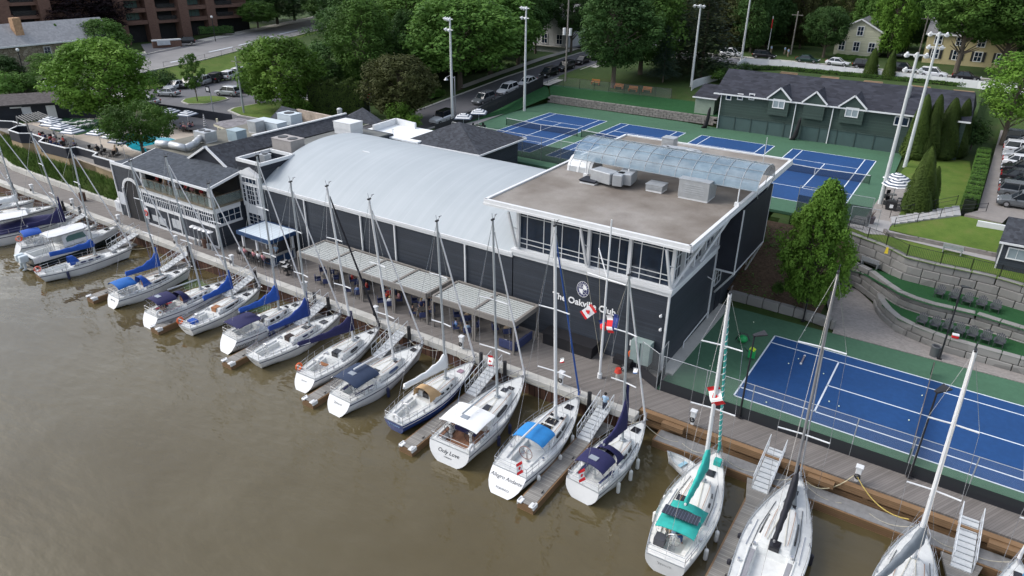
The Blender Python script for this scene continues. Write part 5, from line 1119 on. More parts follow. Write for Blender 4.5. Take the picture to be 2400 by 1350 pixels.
# 12
b = Boat('sailboat', 'white sloop with navy bimini, navy dodger and a flag on its stern rail', (-14.3, 39.6), (-15.0, 31.2), fb=1.15, tr=.2, ws=.84, beam=.36, cab=(.28, .6), ww=.5)
h, l = topfix(b, .4, 1475, 645); b.mast(.4, h, l, m=ALUG, cover=NAVYC, stack=3.2, bl=2.6, cw=.25, fcol=SAILC); b.windows([(.38, .48), (.5, .57)], .17); b.hatch(.17, 0, .55); b.companion(HATCH, .62); b.dodger(NAVYC, .54, .66, .95, .62, vin=False); b.bimini(NAVYC, .73, .93, 1.95, w=.74, win=1); std(b); b.wheel(.84); b.cushions(mat('blue_cushion', (.02, .03, .1), .8)); b.canadaflag((.15, b.yy(.985), b.sheer(.97)+.5)); b.fenders([(1, .4), (1, .56), (1, .75)])
# 13
b = Boat('sailboat', 'white ketch style cruiser with teal covers, solar panel and teal striped jib', (-8.85, 39.4), (-8.3, 28.7), fb=1.15, tr=-.1, ws=.66, beam=.34, cab=(.3, .66), cw=.55, hull=GEL, deck=mat('warm_deck', (.7, .69, .66), .5, .06), stripe=None)
h, l = topfix(b, .36, 1711, 688); b.mast(.36, h, l, m=WHITE, r=.14, cover=TEALC, stack=1.6, bl=4.0, cw=.26, fcol=mat('jib_teal', (.05, .35, .32), .8), jibstrip=WHF, fr=.1, spr=(.42, .75), sw=1.4); b.windows([(.42, .46), (.5, .54)], .12); b.hatch(.24, .15, .6); b.hatch(.56, -.4, .5); b.dodger(TEALC, .58, .7, .9, .62, vin=False); bm_ = b.bimini(TEALC, .74, .88, 1.9, w=.66, arch=.1)
q = MB(); y = b.yy(.79); q.box((0, y+.1, b.sheer(.8)+1.42), (2.1, .75, .05)); b.part(q, 'solar_panel', lined('solar_cells', (.03, .035, .05), 0, .17, .1, 4, .2, .1, .1, 0)); std(b, 8); b.wheel(.88); b.fenders([(-1, .5), (-1, .66), (1, .62), (1, .78)]); q = MB(); x, y, z = b.at(.9, -.5); q.box((x, y, z+.3), (.6, .6, .5)); b.part(q, 'outboard_motor', mat('dark_grey_plastic', (.06, .06, .07), .5)); q = MB(); q.box(b.at(.14, .45, .2), (.45, .45, .35)); b.part(q, 'windlass_cover', TEALC)
q = MB(); b.name(None, .22, mat('grey_letter', (.2, .2, .2), .6))
# 14
b = Boat('sailboat', 'white racer with black boom cover and grey jib bag, second from the right', (-3.7, 39.9), (-3.3, 27.6), fb=1.1, tr=.9, ws=.86, beam=.32, cab=(.26, .62), ch=.26, cw=.5, well=(.64, .95), ww=.45, stripe=None)
h, l = topfix(b, .31, 1964, 640); b.mast(.31, h, l, m=BLKC if 0 else mat('grey_carbon', (.2, .2, .21), .4), r=.09, cover=BLKC, stack=1.8, bl=4.6, cw=.26, fcol=mat('grey_jib', (.3, .31, .33), .8), fr=.05, spr=(.35, .72), sw=1.45); b.windows([(.4, .56)], .1); b.hatch(.16, .1, .35); b.hatch(.28, .2, .3); b.companion(HATCH, .6, WOODD); std(b, 8); b.cushions(mat('grey_pad', (.25, .25, .27), .8)); b.fenders([(-1, .55), (-1, .75), (1, .5), (1, .7), (-1, .9)], mat('fender_black', (.02, .02, .03), .6))
q = MB(); q.loft([[(-.05, b.yy(.1), b.sheer(.1)+.1), (.05, b.yy(.1), b.sheer(.1)+.1), (0, b.yy(.1), b.sheer(.1)+.6)], [(-.4, b.yy(.27), b.sheer(.25)+.1), (.4, b.yy(.27), b.sheer(.25)+.1), (0, b.yy(.27), b.sheer(.2)+1.2)]], True); b.part(q, 'jib_bag', GREYC)
# 15
b = Boat('sailboat', 'white sloop with charcoal boom cover swung over its port side, cut by the bottom edge', (3.25, 39.5), (3.0, 28.6), fb=1.15, tr=.5, ws=.8, stripe=STRN)
h, l = topfix(b, .33, 2286, 823); b.mast(.33, h, l, m=WHITE, r=.13, cover=GREYC, stack=1.1, bl=4.4, cw=.3, roll=-1.4, spr=(.36, .68), sw=1.3, forestay=None); b.windows([(.36, .42), (.45, .54)], .15); b.hatch(.2, 0, .4); std(b, 8)
# 16
b = Boat('sailboat', 'white sloop with bright blue cover in the bottom right corner', (8.1, 39.6), (7.9, 29), fb=1.15, tr=.4, stripe=None)
b.mast(.33, 15, (0, 0), m=WHITE, r=.13, cover=BRTC, stack=.9, bl=4.2, spr=(.36, .68), sw=1.3, roll=-.6, forestay='furled', fr=.09); b.windows([(.36, .54)], .15); b.hatch(.14, 0, .4); std(b, 7)
# left group
b = Boat('sailboat', 'white sloop with blue bimini squeezed between the motor boat and the navy covered cruiser', (-84.2, 38.6), (-85.9, 30.0), fb=1.05, tr=.6)
h, l = topfix(b, .4, 72, 310); b.mast(.4, h, l, m=ALUG, cover=NAVYC, stack=2.6, bl=3.6, roll=-.5); b.windows([(.38, .55)]); b.hatch(.2); b.companion(); b.bimini(BLUEC, .72, .94, 2.0); std(b); b.wheel(); b.buoy(.96, -1)
b = Boat('sailboat', 'grey sided sloop partly out of frame at the left edge', (-94.9, 39.2), (-98.9, 29.8), fb=1.1, hull=GELW, tr=.4)
h, l = topfix(b, .4, 2, 398); b.mast(.4, 12.5, (0, 0), m=ALUG, cover=WHTC, stack=.6); b.windows([(.36, .56)]); b.hatch(.2); b.companion(); std(b)
b = Boat('cabin_cruiser', 'dark hulled cruiser with a grey cockpit cover at the left edge', (-98.6, 38.4), (-103, 29.5), fb=1.3, hull=GELW, tr=.2, ws=.9, ch=.6, cab=(.25, .7), group='motor boats at the left end', cat='motor boat')
b.windows([(.35, .62)], .3); b.dodger(GREYC, .5, .8, 1.0, .8, vin=False); b.rails()
b = Boat('sailboat', 'small white sloop furthest left in the marina', (-103.6, 38.6), (-106, 30), fb=1.0)
b.mast(.4, 12, (0, 0), m=ALUG, cover=WHTC, stack=.6); b.windows([(.36, .56)]); b.rails()
b = Boat('cabin_cruiser', 'navy covered cruiser with white hardtop at the left edge', (-89.0, 38.2), (-92.2, 27.6), fb=1.25, hull=GEL, tr=.2, ws=.92, ch=.5, cab=(.22, .66), beam=.34, group='motor boats at the left end', cat='motor boat', stripe=STRN)
q = MB(); q.loft([[(u*b.w(t)*.95, b.yy(t), b.sheer(t)+.12+(1-u*u)*(.35+.5*sin(pi*min(1, t*1.2)))) for u in (-1, -.7, -.3, 0, .3, .7, 1)] for t in (.12, .3, .5, .7, .85, .97)]); b.part(q, 'boat_cover', NAVYC, smooth=True)
q = MB(); q.loft([[(u*1.35*(1 if 0 < i < 4 else .8), 1.6-i*.95-.5, 3.0+.16*(1-u*u)) for u in (-1, -.9, -.4, 0, .4, .9, 1)] for i in range(5)]); q.loft([[(u*1.35*(1 if 0 < i < 4 else .8), 1.6-i*.95-.5, 2.93) for u in (1, 0, -1)] for i in range(5)]); b.part(q, 'hardtop', GEL, smooth=True); b.rails(push=False)
for sd in (-1, 1): q = MB(); q.tube((sd*1.1, .5, 1.5), (sd*1.1, .4, 2.95), .04); q.tube((sd*1.1, -2, 1.5), (sd*1.1, -2, 2.95), .04); b.part(q, 'hardtop_post', STEEL)
# motor boat with outboards
b = Boat('motor_boat', 'white hardtop motor boat with twin outboards and dark green hull', (-80.9, 39.4), (-80.9, 29.3), fb=1.35, hull=mat('hull_dark_green', (.02, .03, .035), .2), tr=-.15, ws=.88, beam=.32, ch=.0, cab=(.2, .6), well=(.7, .96), ww=.6, wd=.6, group='motor boats at the left end', cat='motor boat', stripe=None)
q = MB(); 
for sd in (-1, 1): q.loft([[b.hp(t, .0, sd, .015), b.hp(t, .12, sd, .02), b.hp(t, .45, sd, .02)] for t in [i/20 for i in range(21)]])
b.part(q, 'topsides_white', GEL, smooth=True)
q = MB(); y0, y1 = b.yy(.28), b.yy(.66)
q.loft([[(-1.0, y, 1.45), (-.95+.1*k, y, 1.45+hh), (0, y, 1.5+hh), (.95-.1*k, y, 1.45+hh), (1.0, y, 1.45)] for y, hh, k in ((y0+.5, .1, 3), (y0-.6, .5, 1), (y0-1.4, 1.35, 1), (y1, 1.35, 0))]); b.part(q, 'cabin_house', GEL)
q = MB()
for sd in (-1, 1): q.quad((sd*.99, y0-1.35, 1.95), (sd*.99, y1+.4, 1.95), (sd*.93, y1+.4, 2.6), (sd*.93, y0-1.6, 2.6))
q.quad((-.8, y0-.62, 2.0), (.8, y0-.62, 2.0), (.78, y0-1.35, 2.75), (-.78, y0-1.35, 2.75)); b.part(q, 'windscreen', mat('tinted_green_glass', (.08, .16, .15), .08))
q = MB(); q.loft([[(u*1.2*(1 if 0 < i < 6 else .78), y0-.9-i*.72, 3.0+.14*(1-u*u)) for u in (-1, -.9, -.4, 0, .4, .9, 1)] for i in range(7)]); q.loft([[(u*1.2*(1 if 0 < i < 6 else .78), y0-.9-i*.72, 2.9) for u in (1, 0, -1)] for i in range(7)]); b.part(q, 'hardtop', GEL, smooth=True)
for u in (-1, -.35, .35, 1): q = MB(); q.tube((u, y1-1.0, 1.0), (u, y1-1.0, 2.92), .05); b.part(q, 'hardtop_post', STEEL)
for u in (-.4, .4):
    q = MB(); y = b.yy(1)-.45; q.box((u, y, 1.35), (.55, .85, .75), top=.98); q.box((u, y-.05, .6), (.2, .3, 1.0)); q.tube((u, y-.4, .15), (u, y+.3, .15), .12); b.part(q, 'outboard_motor', mat('outboard_pale', (.5, .56, .6), .3, .05), smooth=False).modifiers.new('bevel', 'BEVEL').width = .09
q = MB(); q.b2(-1.4, 1.4, b.yy(1)-.5, b.yy(1), .25, .35); b.part(q, 'swim_platform', mat('beige_platform', (.45, .4, .32), .6)); b.rails(n=6, push=False); b.gear(); b.hatch(.14, 0, .5)
# dinghy tied beside the teal cruiser
b = Boat('dinghy', 'small white rowing dinghy lashed across the bow of the teal covered cruiser', (-11.9, 37.9), (-9.9, 37.2), L=2.6, beam=.46, fb=.5, tr=.0, ws=.8, ch=0, cab=(.2, .3), well=(.08, .96), ww=.75, wd=.3, group='small craft', cat='dinghy', stripe=None, boot=None)
q = MB(); q.b2(-.5, .5, -.15, .1, .36, .41); b.part(q, 'thwart', mat('pale_blue_paint', (.3, .5, .6), .6)); b.t.location.z = .25
# =================== docks, deck furniture, people, cars ===================
FX = [-77.6, -67.6, -56.9, -46.7, -37.0, -27.2, -17.4, -5.6, 5.6]
def finger():
    t = thing('finger_dock', 'x', 'floating dock', (0, 33.6, .5), 0, 'finger docks between the boats')
    q = MB(); q.b2(-.5, .5, 28.6, 38.8, .38, .55); q.prism([(-.5, 38.8), (-.5, 36.6), (-1.05, 38.8)], .38, .549); q.prism([(.5, 36.6), (.5, 38.8), (1.05, 38.8)], .38, .549); q.build('deck_boards', BOARDSX, t)
    q = MB(); q.b2(-.58, .58, 28.5, 28.6, -.1, .5); q.b2(-.6, -.501, 28.6, 38.7, -.1, .52); q.b2(.501, .6, 28.6, 38.7, -.1, .52); q.build('timber_frame', PWOOD, t)
    for s in (-.42, .42): q = MB(); q.b2(s-.16, s+.16, 28.44, 28.9, .5, .6); q.b2(s*1.3-.08, s*1.3+.08, 28.5, 29.0, .3, .6); q.build('corner_bumper', WHITE, t, bev=.03)
    for y in (30, 34): q = MB(); q.tube((.35, y-.15, .62), (.35, y+.15, .62), .03); q.tube((.35, y, .55), (.35, y, .62), .04); q.build('cleat', BLACK, t)
    return t
fd = finger(); where = ['with the sloop of the blue dodger on its left', 'left of the white sloop with blue bimini', 'between the red cushioned sloop and the orange lifebuoy sloop', 'between the lettered sloop and the dark striped sloop', 'between the racing sloop and the dark blue bimini sloop', 'between the blue hulled sloop and the white bimini cruiser', 'between the bright blue bimini sloop and the navy dodger sloop', 'between the teal covered cruiser and the black covered racer', 'at the bottom right between the last two boats']
for i, X in enumerate(FX):
    lb = 'grey boarded finger dock '+where[i]
    if i == 0: fd.location.x = X; fd['label'] = lb
    else: dup(fd, (X, 33.6, .5), label=lb)
# wide floating walk on the right
t = thing('floating_walkway', 'long floating walkway with timber sides below the lower court', 'floating dock', (10, 40.1, .5)); q = MB(); q.b2(-13.3, 45, 39.0, 40.3, .42, .6); q.build('deck_boards', mat('float_grey', (.2, .2, .2), .8, .2, 3), t); q = MB(); q.b2(-13.4, 45, 38.88, 38.99, -.1, .58); q.b2(-13.42, -13.31, 38.99, 40.3, -.1, .58); q.build('timber_frame', PWOOD, t)
# gangways
def gangway(z0=1.62, z1=.62, L_=3.5):
    t = thing('gangway', 'x', 'gangway', (0, 39.35, 1.6), 0, 'aluminium gangways down to the finger docks'); dz = (z0-z1)
    q = MB(); f = lambda x, y, h=0: (x, 39.6-y, z0-dz*y/L_+h)
    q.add([f(-.5, 0), f(.5, 0), f(.5, L_), f(-.5, L_), f(-.5, 0, -.08), f(.5, 0, -.08), f(.5, L_, -.08), f(-.5, L_, -.08)], BF); 
    q.build('ramp_deck', mat('gangway_grey', (.5, .52, .53), .5, .1, 2), t); q = MB()
    for i in range(9): q.bar(f(-.5, .2+i*.38, .03), f(.5, .2+i*.38, .03), .05, .04)
    q.build('tread', METAL, t)
    for s in (-.53, .53):
        q = MB(); q.tube(f(s, 0, 1.0), f(s, L_, 1.0), .03, n=5); q.tube(f(s, 0, .5), f(s, L_, .5), .018, n=4)
        for i in range(7): q.tube(f(s, i*L_/6, 0), f(s, i*L_/6, 1.0), .022, n=4)
        for i in range(6): q.tube(f(s, i*L_/6, .02), f(s, (i+1)*L_/6, .5), .012, n=3); q.tube(f(s, i*L_/6, .5), f(s, (i+1)*L_/6, .02), .012, n=3)
        q.build('handrail', ALU, t)
    return t
gw = gangway()
for i, X in enumerate(FX+[-88.3]):
    lb = 'aluminium gangway ' + (where[i] if i < 9 else 'beside the navy covered cruiser at the left')
    y = 39.35 if X < -15 else 41.1; X += .0 if i else .3
    if i == 0: gw.location = (X, y, 1.6); gw['label'] = lb
    else: dup(gw, (X, y, 1.6), label=lb)
# power pedestals
def pedestal():
    t = thing('power_pedestal', 'x', 'pedestal', (0, 0, 0), 0, 'white power pedestals on the dock edge'); q = MB(); q.box((0, 0, .35), (.22, .2, .7)); q.box((0, 0, .85), (.34, .3, .45), top=1.0); q.build('post', WHITE, t, bev=.03)
    MB().box((0, 0, 1.13), (.46, .42, .12), top=.97).build('cap', WHITE, t, bev=.03); q = MB(); q.ring((0, -.2, .5), .15, .04, 'y', 12, 5); q.ring((.03, -.25, .45), .13, .035, 'y', 12, 5); q.build('coiled_cable', BLACK, t); return t
pp = pedestal(); pl_ = [(-101.6, 39.7), (-91.5, 39.7), (-81.4, 39.8), (-70, 39.7), (-60.5, 39.8), (-49.4, 39.7), (-40.4, 39.8), (-30.9, 39.9), (-21.4, 39.9), (-11.3, 40.8), (-.6, 41.0), (9.5, 41)]
pn = ['leftmost of all, near the left edge', 'above the grey cruiser on the left', 'near the bow of the hardtop motor boat', 'in front of the balcony pavilion', 'near the outdoor bar', 'left of the first pergola posts', 'in front of the four bay pergola', 'between the two pergolas', 'below the club lettering', 'right where the timber edge begins', 'beside the tennis court with a yellow cable', 'near the right edge']
for i, (x, y) in enumerate(pl_):
    lb = 'white power pedestal '+pn[i]
    if i == 0: pp.location = (x, y, 1.62); pp['label'] = lb
    else: dup(pp, (x, y, 1.62), label=lb)
# mooring piles
q = MB(); q.tube((0, 0, -1.5), (0, 0, 2.35), .16, n=10); q.tube((0, 0, 2.35), (0, 0, 2.4), .165, n=10); p0 = tag(q.build('mooring_pile', BLACK), 'x', 'pile', 'black mooring piles along the dock edge')
for i, (x, nm) in enumerate(((-106, 'at the far left end'), (-92.9, 'at the bow of the grey sided sloop'), (-88.9, 'next to the navy covered cruiser'), (-67.0, 'by the bow of the blue bimini sloop'), (-56.1, 'in front of the bar stools'), (-47.6, 'at the dark striped sloop'), (-45.8, 'right of the gangway below the pergola'), (-36, 'at the gangway beside the four bay pergola'), (-28.4, 'left of the flag by the white bimini cruiser'), (-26.1, 'right of the white bimini cruiser gangway'), (-18.6, 'left of the man on the gangway'))):
    o = p0 if i == 0 else p0.copy(); 
    if i: COL.objects.link(o)
    o.location = (x, 39.15, 0); o['label'] = 'round black mooring pile '+nm
# mooring lines
def rope(a, b, sag=.5, m=ROPE, r=.02, n=8, lab=None, name='mooring_line'):
    q = MB(); a, b = Vector(a), Vector(b); pts = [a.lerp(b, i/n)-Vector((0, 0, sag*4*(i/n)*(1-i/n))) for i in range(n+1)]; q.path(pts, r, 4); return tag(q.build(name, m), lab, 'rope', 'mooring lines')
sail = [b for b in ALLBOATS if b.L > 5]
for i, b in enumerate(sail):
    nm = b.t['label'].split(' ', 1)[1] if 0 else b.t['label']; short = ' '.join(nm.replace(',', '').replace(' and', '').replace('white sloop with ', '').split()[:11])
    for k, sd in enumerate((-1, 1)):
        p = b.loc(sd*b.w(.08)*.9, b.yy(.06), b.sheer(.06)+.08); yb = 39.5 if p[0] < -15 else 39.6
        rope(p, (p[0]+sd*2.3, yb, 1.66 if p[0] < -15 else .65), .35, lab=('left' if k == 0 else 'right')+' bow line of the '+short)
rope((-.6, 40.8, 2.1), (2.6, 39.2, 1.6), .7, ROPEY, .03, lab='yellow shore power cable from pedestal to the charcoal covered sloop', name='power_cable')
rope((-.8, 40.8, 2.1), (-3.2, 39.3, 1.5), .8, mat('pale_cable', (.5, .45, .3), .8), .03, lab='pale cable from the same pedestal towards the black covered racer', name='power_cable')
# ---- pergolas ----
TAUPE = mat('taupe_powder_coat', (.2, .185, .17), .5, .05, 1); LOUV = mat('pale_louvre', (.42, .44, .43), .5, .05, 1)
def pergola(label, xs, y0=41.62, y1=45.3, zt=4.55):
    t = thing('pergola', label, 'pergola', ((xs[0]+xs[-1])/2, 43.5, 1.5)); q = MB()
    for y in (y0, y1): q.b2(xs[0], xs[-1], y-.09, y+.09, zt-.5, zt)
    for i, x in enumerate(xs):
        q.b2(x-.12, x+.12, y0+.091, y1-.091, zt-.42, zt-.003)
    q.build('roof_frame', TAUPE, t)
    for i, x in enumerate(xs):
        for y in (y0, y1):
            for s in ((-.1, .1) if 0 < i < len(xs)-1 else (0,)): MB().b2(x+s-.07, x+s+.07, y-.07, y+.07, 1.5, zt-.501).build('post', TAUPE, t)
    for a, b in zip(xs, xs[1:]):
        q = MB(); n = 11
        for j in range(n):
            y = y0+.15+j*(y1-y0-.3)/n; q.b2(a+.16, b-.16, y+.01, y+.19, zt-.2, zt-.06)
        q.build('louvre_roof', LOUV, t)
    return t
pergola('four bay taupe pergola with white louvred roof in front of the barrel hall', [-52.3, -48.1, -43.9, -39.9, -36.0])
pergola('two bay taupe pergola with white louvred roof left of the club lettering', [-35.3, -30.9, -26.9])
# ---- outdoor bar kiosk ----
t = thing('bar_kiosk', 'white outdoor bar hut with blue fascia and bar counter', 'kiosk', (-59.5, 43.5, 1.5)); q = MB(); BF2 = mat('blue_fascia', (.015, .05, .13), .5, .05)
for x, y in ((-61.5, 42.2), (-57.1, 42.2), (-61.5, 45), (-57.1, 45), (-59.3, 42.2)): MB().b2(x-.1, x+.1, y-.1, y+.1, 1.5, 4.2).build('post', WHITE, t)
q = MB(); q.strip([(-61.9, 41.85), (-56.7, 41.85), (-56.7, 45.5), (-61.9, 45.5), (-61.9, 41.85)], .12, 4.15, 4.55); q.build('blue_fascia', BF2, t)
MB().b2(-61.8, -56.8, 41.95, 45.4, 4.42, 4.5).build('roof', lined('ribbed_white_roof', (.6, .68, .74), 1, .32, .12, .6, .4, .05, .03, .4), t)
q = MB(); q.b2(-57.15, -57.0, 42.3, 45, 1.5, 2.6); q.b2(-61.4, -57.2, 42.25, 42.35, 1.5, 2.55); q.build('counter_panel', BF2, t)
q = MB(); q.b2(-61.7, -57.2, 41.75, 42.2, 2.56, 2.62); q.b2(-57.2, -56.75, 41.75, 45, 2.61, 2.66); q.build('counter_top', mat('grey_counter', (.25, .24, .23), .5), t)
q = MB()
for y in (42.3, 43.6, 44.9): q.b2(-57.0, -56.96, y-.05, y+.05, 1.5, 2.6)
q.b2(-57.0, -56.96, 42.36, 44.84, 2.48, 2.58); q.b2(-57.0, -56.96, 42.36, 44.84, 1.5, 1.6); q.build('white_trim', WHITE, t)
MB().b2(-59.6, -57.5, 44.6, 45.1, 1.5, 3.9).build('back_shelf', CHARD, t)
# ---- people ----
def bake_skin(name, V, E_, R_, m, sub=1):
    me = D.meshes.new('tmp'); me.from_pydata(V, E_, []); ob = D.objects.new('tmp', me); COL.objects.link(ob); md = ob.modifiers.new('skin', 'SKIN')
    for i, r in enumerate(R_): me.skin_vertices[0].data[i].radius = (r, r*.9); me.skin_vertices[0].data[i].use_root = (i == 0)
    if sub: ob.modifiers.new('s', 'SUBSURF').levels = sub
    bpy.context.view_layer.update(); e = D.meshes.new_from_object(ob.evaluated_get(bpy.context.evaluated_depsgraph_get())); D.objects.remove(ob); e.name = name; e.materials.clear(); e.materials.append(m)
    e.polygons.foreach_set('use_smooth', [True]*len(e.polygons)); return e
def person(kind):
    """local frame: facing -y, feet (or chair foot) at z 0"""
    sit = kind == 'sit'; hz = .52 if sit else .93
    V = [(0, 0, hz), (0, 0, hz+.25), (0, 0, hz+.5), (0, 0, hz+.58), (0, -.01, hz+.68), (0, -.02, hz+.78)]; R_ = [.13, .125, .13, .06, .1, .07]; E_ = [(0, 1), (1, 2), (2, 3), (3, 4), (4, 5)]
    def chain(root, pts, rs):
        k = root
        for p, r in zip(pts, rs): V.append(p); R_.append(r); E_.append((k, len(V)-1)); k = len(V)-1
        return k
    for s in (-1, 1):
        if sit:
            chain(0, [(s*.1, -.05, hz), (s*.12, -.45, hz+.02), (s*.12, -.47, .1), (s*.12, -.6, .05)], [.1, .07, .05, .04]); k = chain(2, [(s*.19, 0, hz+.46), (s*.24, -.12, hz+.22), (s*.16, -.38, hz+.22)], [.06, .045, .032])
        else:
            chain(0, [(s*.1, 0, hz-.08), (s*.11, -.03*s, .5), (s*.12, .02, .09), (s*.12, -.14, .04)], [.095, .065, .045, .04]); k = chain(2, [(s*.19, 0, hz+.46), (s*.25, .02, hz+.2), (s*.22, -.14, hz-.02)], [.06, .045, .03])
        hx = V[k]
        for f in range(4): chain(k, [(hx[0]+(f-1.5)*.018, hx[1]-.07-.01*(f in (1, 2)), hx[2]-.02)], [.009])
        chain(k, [(hx[0]-s*.045, hx[1]-.03, hx[2])], [.01])
    t = thing('person', 'x', 'person', (0, 0, 0), 0, None, local=True)
    o = D.objects.new('body', bake_skin('body', V, E_, R_, SKIN)); COL.objects.link(o); o.parent = t; ORI[o.name] = (0, 0, 0)
    q = MB(); q.loft([[(a*cos(i*pi/4), b*sin(i*pi/4), z) for i in range(8)] for a, b, z in ((.165, .135, hz-.02), (.17, .135, hz+.2), (.21, .13, hz+.42), (.17, .1, hz+.53), (.07, .07, hz+.57))], True)
    for s in (-1, 1): q.tube((s*.17, 0, hz+.49), (s*.245, -.05 if sit else .02, hz+.27), .075, .062, 7)
    q.build('shirt', mat('shirt_white', (.62, .63, .66), .9, .08, 4), t, smooth=True)
    q = MB(); q.tube((0, 0, hz-.1), (0, 0, hz+.03), .165, .17, 8)
    for s in (-1, 1):
        if sit: q.tube((s*.1, .02, hz), (s*.12, -.46, hz+.02), .1, .085, 7); q.tube((s*.12, -.46, hz+.03), (s*.12, -.47, .15), .085, .065, 7)
        else: q.tube((s*.09, 0, hz), (s*.11, -.03*s, .5), .11, .085, 7); q.tube((s*.11, -.03*s, .5), (s*.12, .02, .1), .085, .065, 7)
    q.build('trousers', mat('trousers_dark', (.04, .045, .07), .9, .2, 4), t, smooth=True)
    q = MB(); q.ball((0, .02, hz+.73), .115, 8, 6, 1.15); q.build('hair', mat('hair_brown', (.06, .035, .02), .8, .2, 6), t, smooth=True)
    q = MB()
    for s in (-.04, .04): q.ball((s, -.1, hz+.7), .013, 5, 4)
    q.ball((0, -.115, hz+.67), .018, 5, 4); q.build('face_features', mat('face_dark', (.15, .06, .05), .7), t)
    return t
PS, PT = person('sit'), person('stand')
SH = [mat('shirt_'+n_, c, .9, .1, 4) for n_, c in (('white2', (.66, .67, .7)), ('red', (.42, .03, .03)), ('blue', (.1, .2, .42)), ('black', (.03, .03, .035)), ('pink', (.5, .22, .24)), ('sky', (.35, .5, .66)), ('tan', (.4, .3, .2)), ('navy', (.03, .04, .12)), ('grey', (.22, .22, .24)))]
SHN = ['white', 'red', 'blue', 'black', 'pink', 'pale blue', 'tan', 'navy', 'grey']
TR = [MATS['trousers_dark'], mat('trousers_beige', (.35, .28, .2), .9), mat('trousers_white', (.55, .55, .55), .9), mat('trousers_blue', (.06, .1, .22), .9)]; TRN = ['dark', 'beige', 'white', 'blue']
HR = [MATS['hair_brown'], mat('hair_blond', (.35, .24, .1), .8), mat('hair_grey', (.3, .3, .3), .8), mat('hair_black', (.01, .01, .01), .8)]; HRN = ['brown', 'blond', 'grey', 'black']
used = set(); seen = {}; pcnt = [0]
def put(kind, x, y, z, rz, where_, group, sh=None, tr=None, grp=True):
    pcnt[0] += 1; si = sh if sh is not None else random.randrange(9); ti = tr if tr is not None else random.randrange(4); hi = random.randrange(4)
    verb = 'seated' if kind == 'sit' else 'standing'; base = f'{HRN[hi]} haired person in {SHN[si]} {where_}'; k = 0
    while base in seen and k < 40: k += 1; hi = random.randrange(4); ti = random.randrange(4); si = si if sh is not None else random.randrange(9); base = f'{HRN[hi]} haired person, {SHN[si]} top, {TRN[ti]} legs, {where_}'
    seen[base] = 1; pr = PS if kind == 'sit' else PT; lb = ' '.join(base.split()[:16]); sw = {'shirt': SH[si], 'trousers': TR[ti], 'hair': HR[hi]}
    r = dup(pr, (x, y, z), rz, lb, group, swap=sw); return r
# ---- chairs, tables ----
def chair_proto(kind):
    q = MB(); t = thing('patio_chair', 'x', 'chair', (0, 0, 0), 0, 'patio chairs', local=True); cm = mat('navy_weave', (.03, .04, .11), .8, .15, 5) if kind == 'navy' else BLACK
    hs_ = .45 if kind != 'bar' else .75; w = .3 if kind == 'navy' else .22
    MB().b2(-w, w, -.25, .25, hs_-.06, hs_).build('seat', cm, t, bev=.02); MB().b2(-w, w, .24, .3, hs_, hs_+.48).build('backrest', cm, t, bev=.02)
    for sx in (-1, 1):
        for sy in (-1, 1): MB().tube((sx*(w-.03), sy*.24, 0), (sx*(w-.03), sy*.24, hs_-.06), .02, n=5).build('leg', BLACK, t)
        if kind == 'navy': MB().b2(sx*w-.04, sx*w+.04, -.25, .28, hs_, hs_+.18).build('armrest', cm, t)
    return t
def table_proto(r=.45, h=.74, sq=False, m=None):
    t = thing('patio_table', 'x', 'table', (0, 0, 0), 0, 'patio tables', local=True); m = m or mat('dark_tabletop', (.07, .065, .06), .4, .2, 3)
    (MB().b2(-r, r, -r, r, h-.03, h) if sq else MB().tube((0, 0, h-.03), (0, 0, h), r, n=16)).build('tabletop', m, t)
    q = MB(); q.tube((0, 0, 0), (0, 0, h-.03), .04); q.tube((0, 0, 0), (0, 0, .04), .25, n=12); q.build('pedestal_leg', BLACK, t); return t
CN, CB, CS = chair_proto('navy'), chair_proto('black'), chair_proto('bar'); TB, TBH = table_proto(), table_proto(.38, 1.05, True, mat('pale_tabletop', (.4, .4, .4), .5))
firsts = {}
def place(proto, loc, rz, label, group=None):
    if proto.name not in firsts:
        firsts[proto.name] = 1; proto.location = loc; proto.rotation_euler = (0, 0, rz); proto['label'] = label
        if group: proto['group'] = group
        TREE[proto.name] = [(c, kids(c)) for c in kids(proto)]; return proto
    return dup(proto, loc, rz, label, group)
random.seed(11); cn_ = 0
def tableset(x, y, z, n, ch, tb, where_, grpc, grpt, occ=.6, r=.85, kind='sit', zoff=0, a0=0):
    place(tb, (x, y, z), rnd(0, .3), 'table '+where_, grpt)
    for i in range(n):
        a = a0+2*pi*i/n; cx, cy = x+r*cos(a), y+r*sin(a); rz = a-pi/2; sd = ['far left', 'left', 'near left', 'near right', 'right', 'far right'][int(((a/(2*pi))*6+2.6)) % 6]
        place(ch, (cx, cy, z), rz, f'{["navy","black"][ch is not CN]} chair, {sd} side of table {where_}', grpc)
        if random.random() < occ: put('sit', cx-.1*cos(a)*0, cy, z, rz, f'{sd} of table {where_}', grpc.replace('chairs', 'people'))
GC, GT = 'chairs under the pergolas', 'tables under the pergolas'
bays = [(-50.2, 'of first pergola bay'), (-46, 'of second pergola bay'), (-41.9, 'of third pergola bay'), (-38, 'of fourth pergola bay'), (-33.1, 'of small pergola left bay'), (-28.9, 'of small pergola right bay')]
for i, (x, wn) in enumerate(bays):
    for k, yy_ in enumerate((42.6, 44.4)):
        if (i, k) == (5, 0): continue
        tableset(x+(-.7 if k else .6), yy_, 1.5, 4, CN, TB, ('at front ' if k == 0 else 'at back ')+wn, GC, GT, .15 if i == 0 else .62, a0=pi/4)
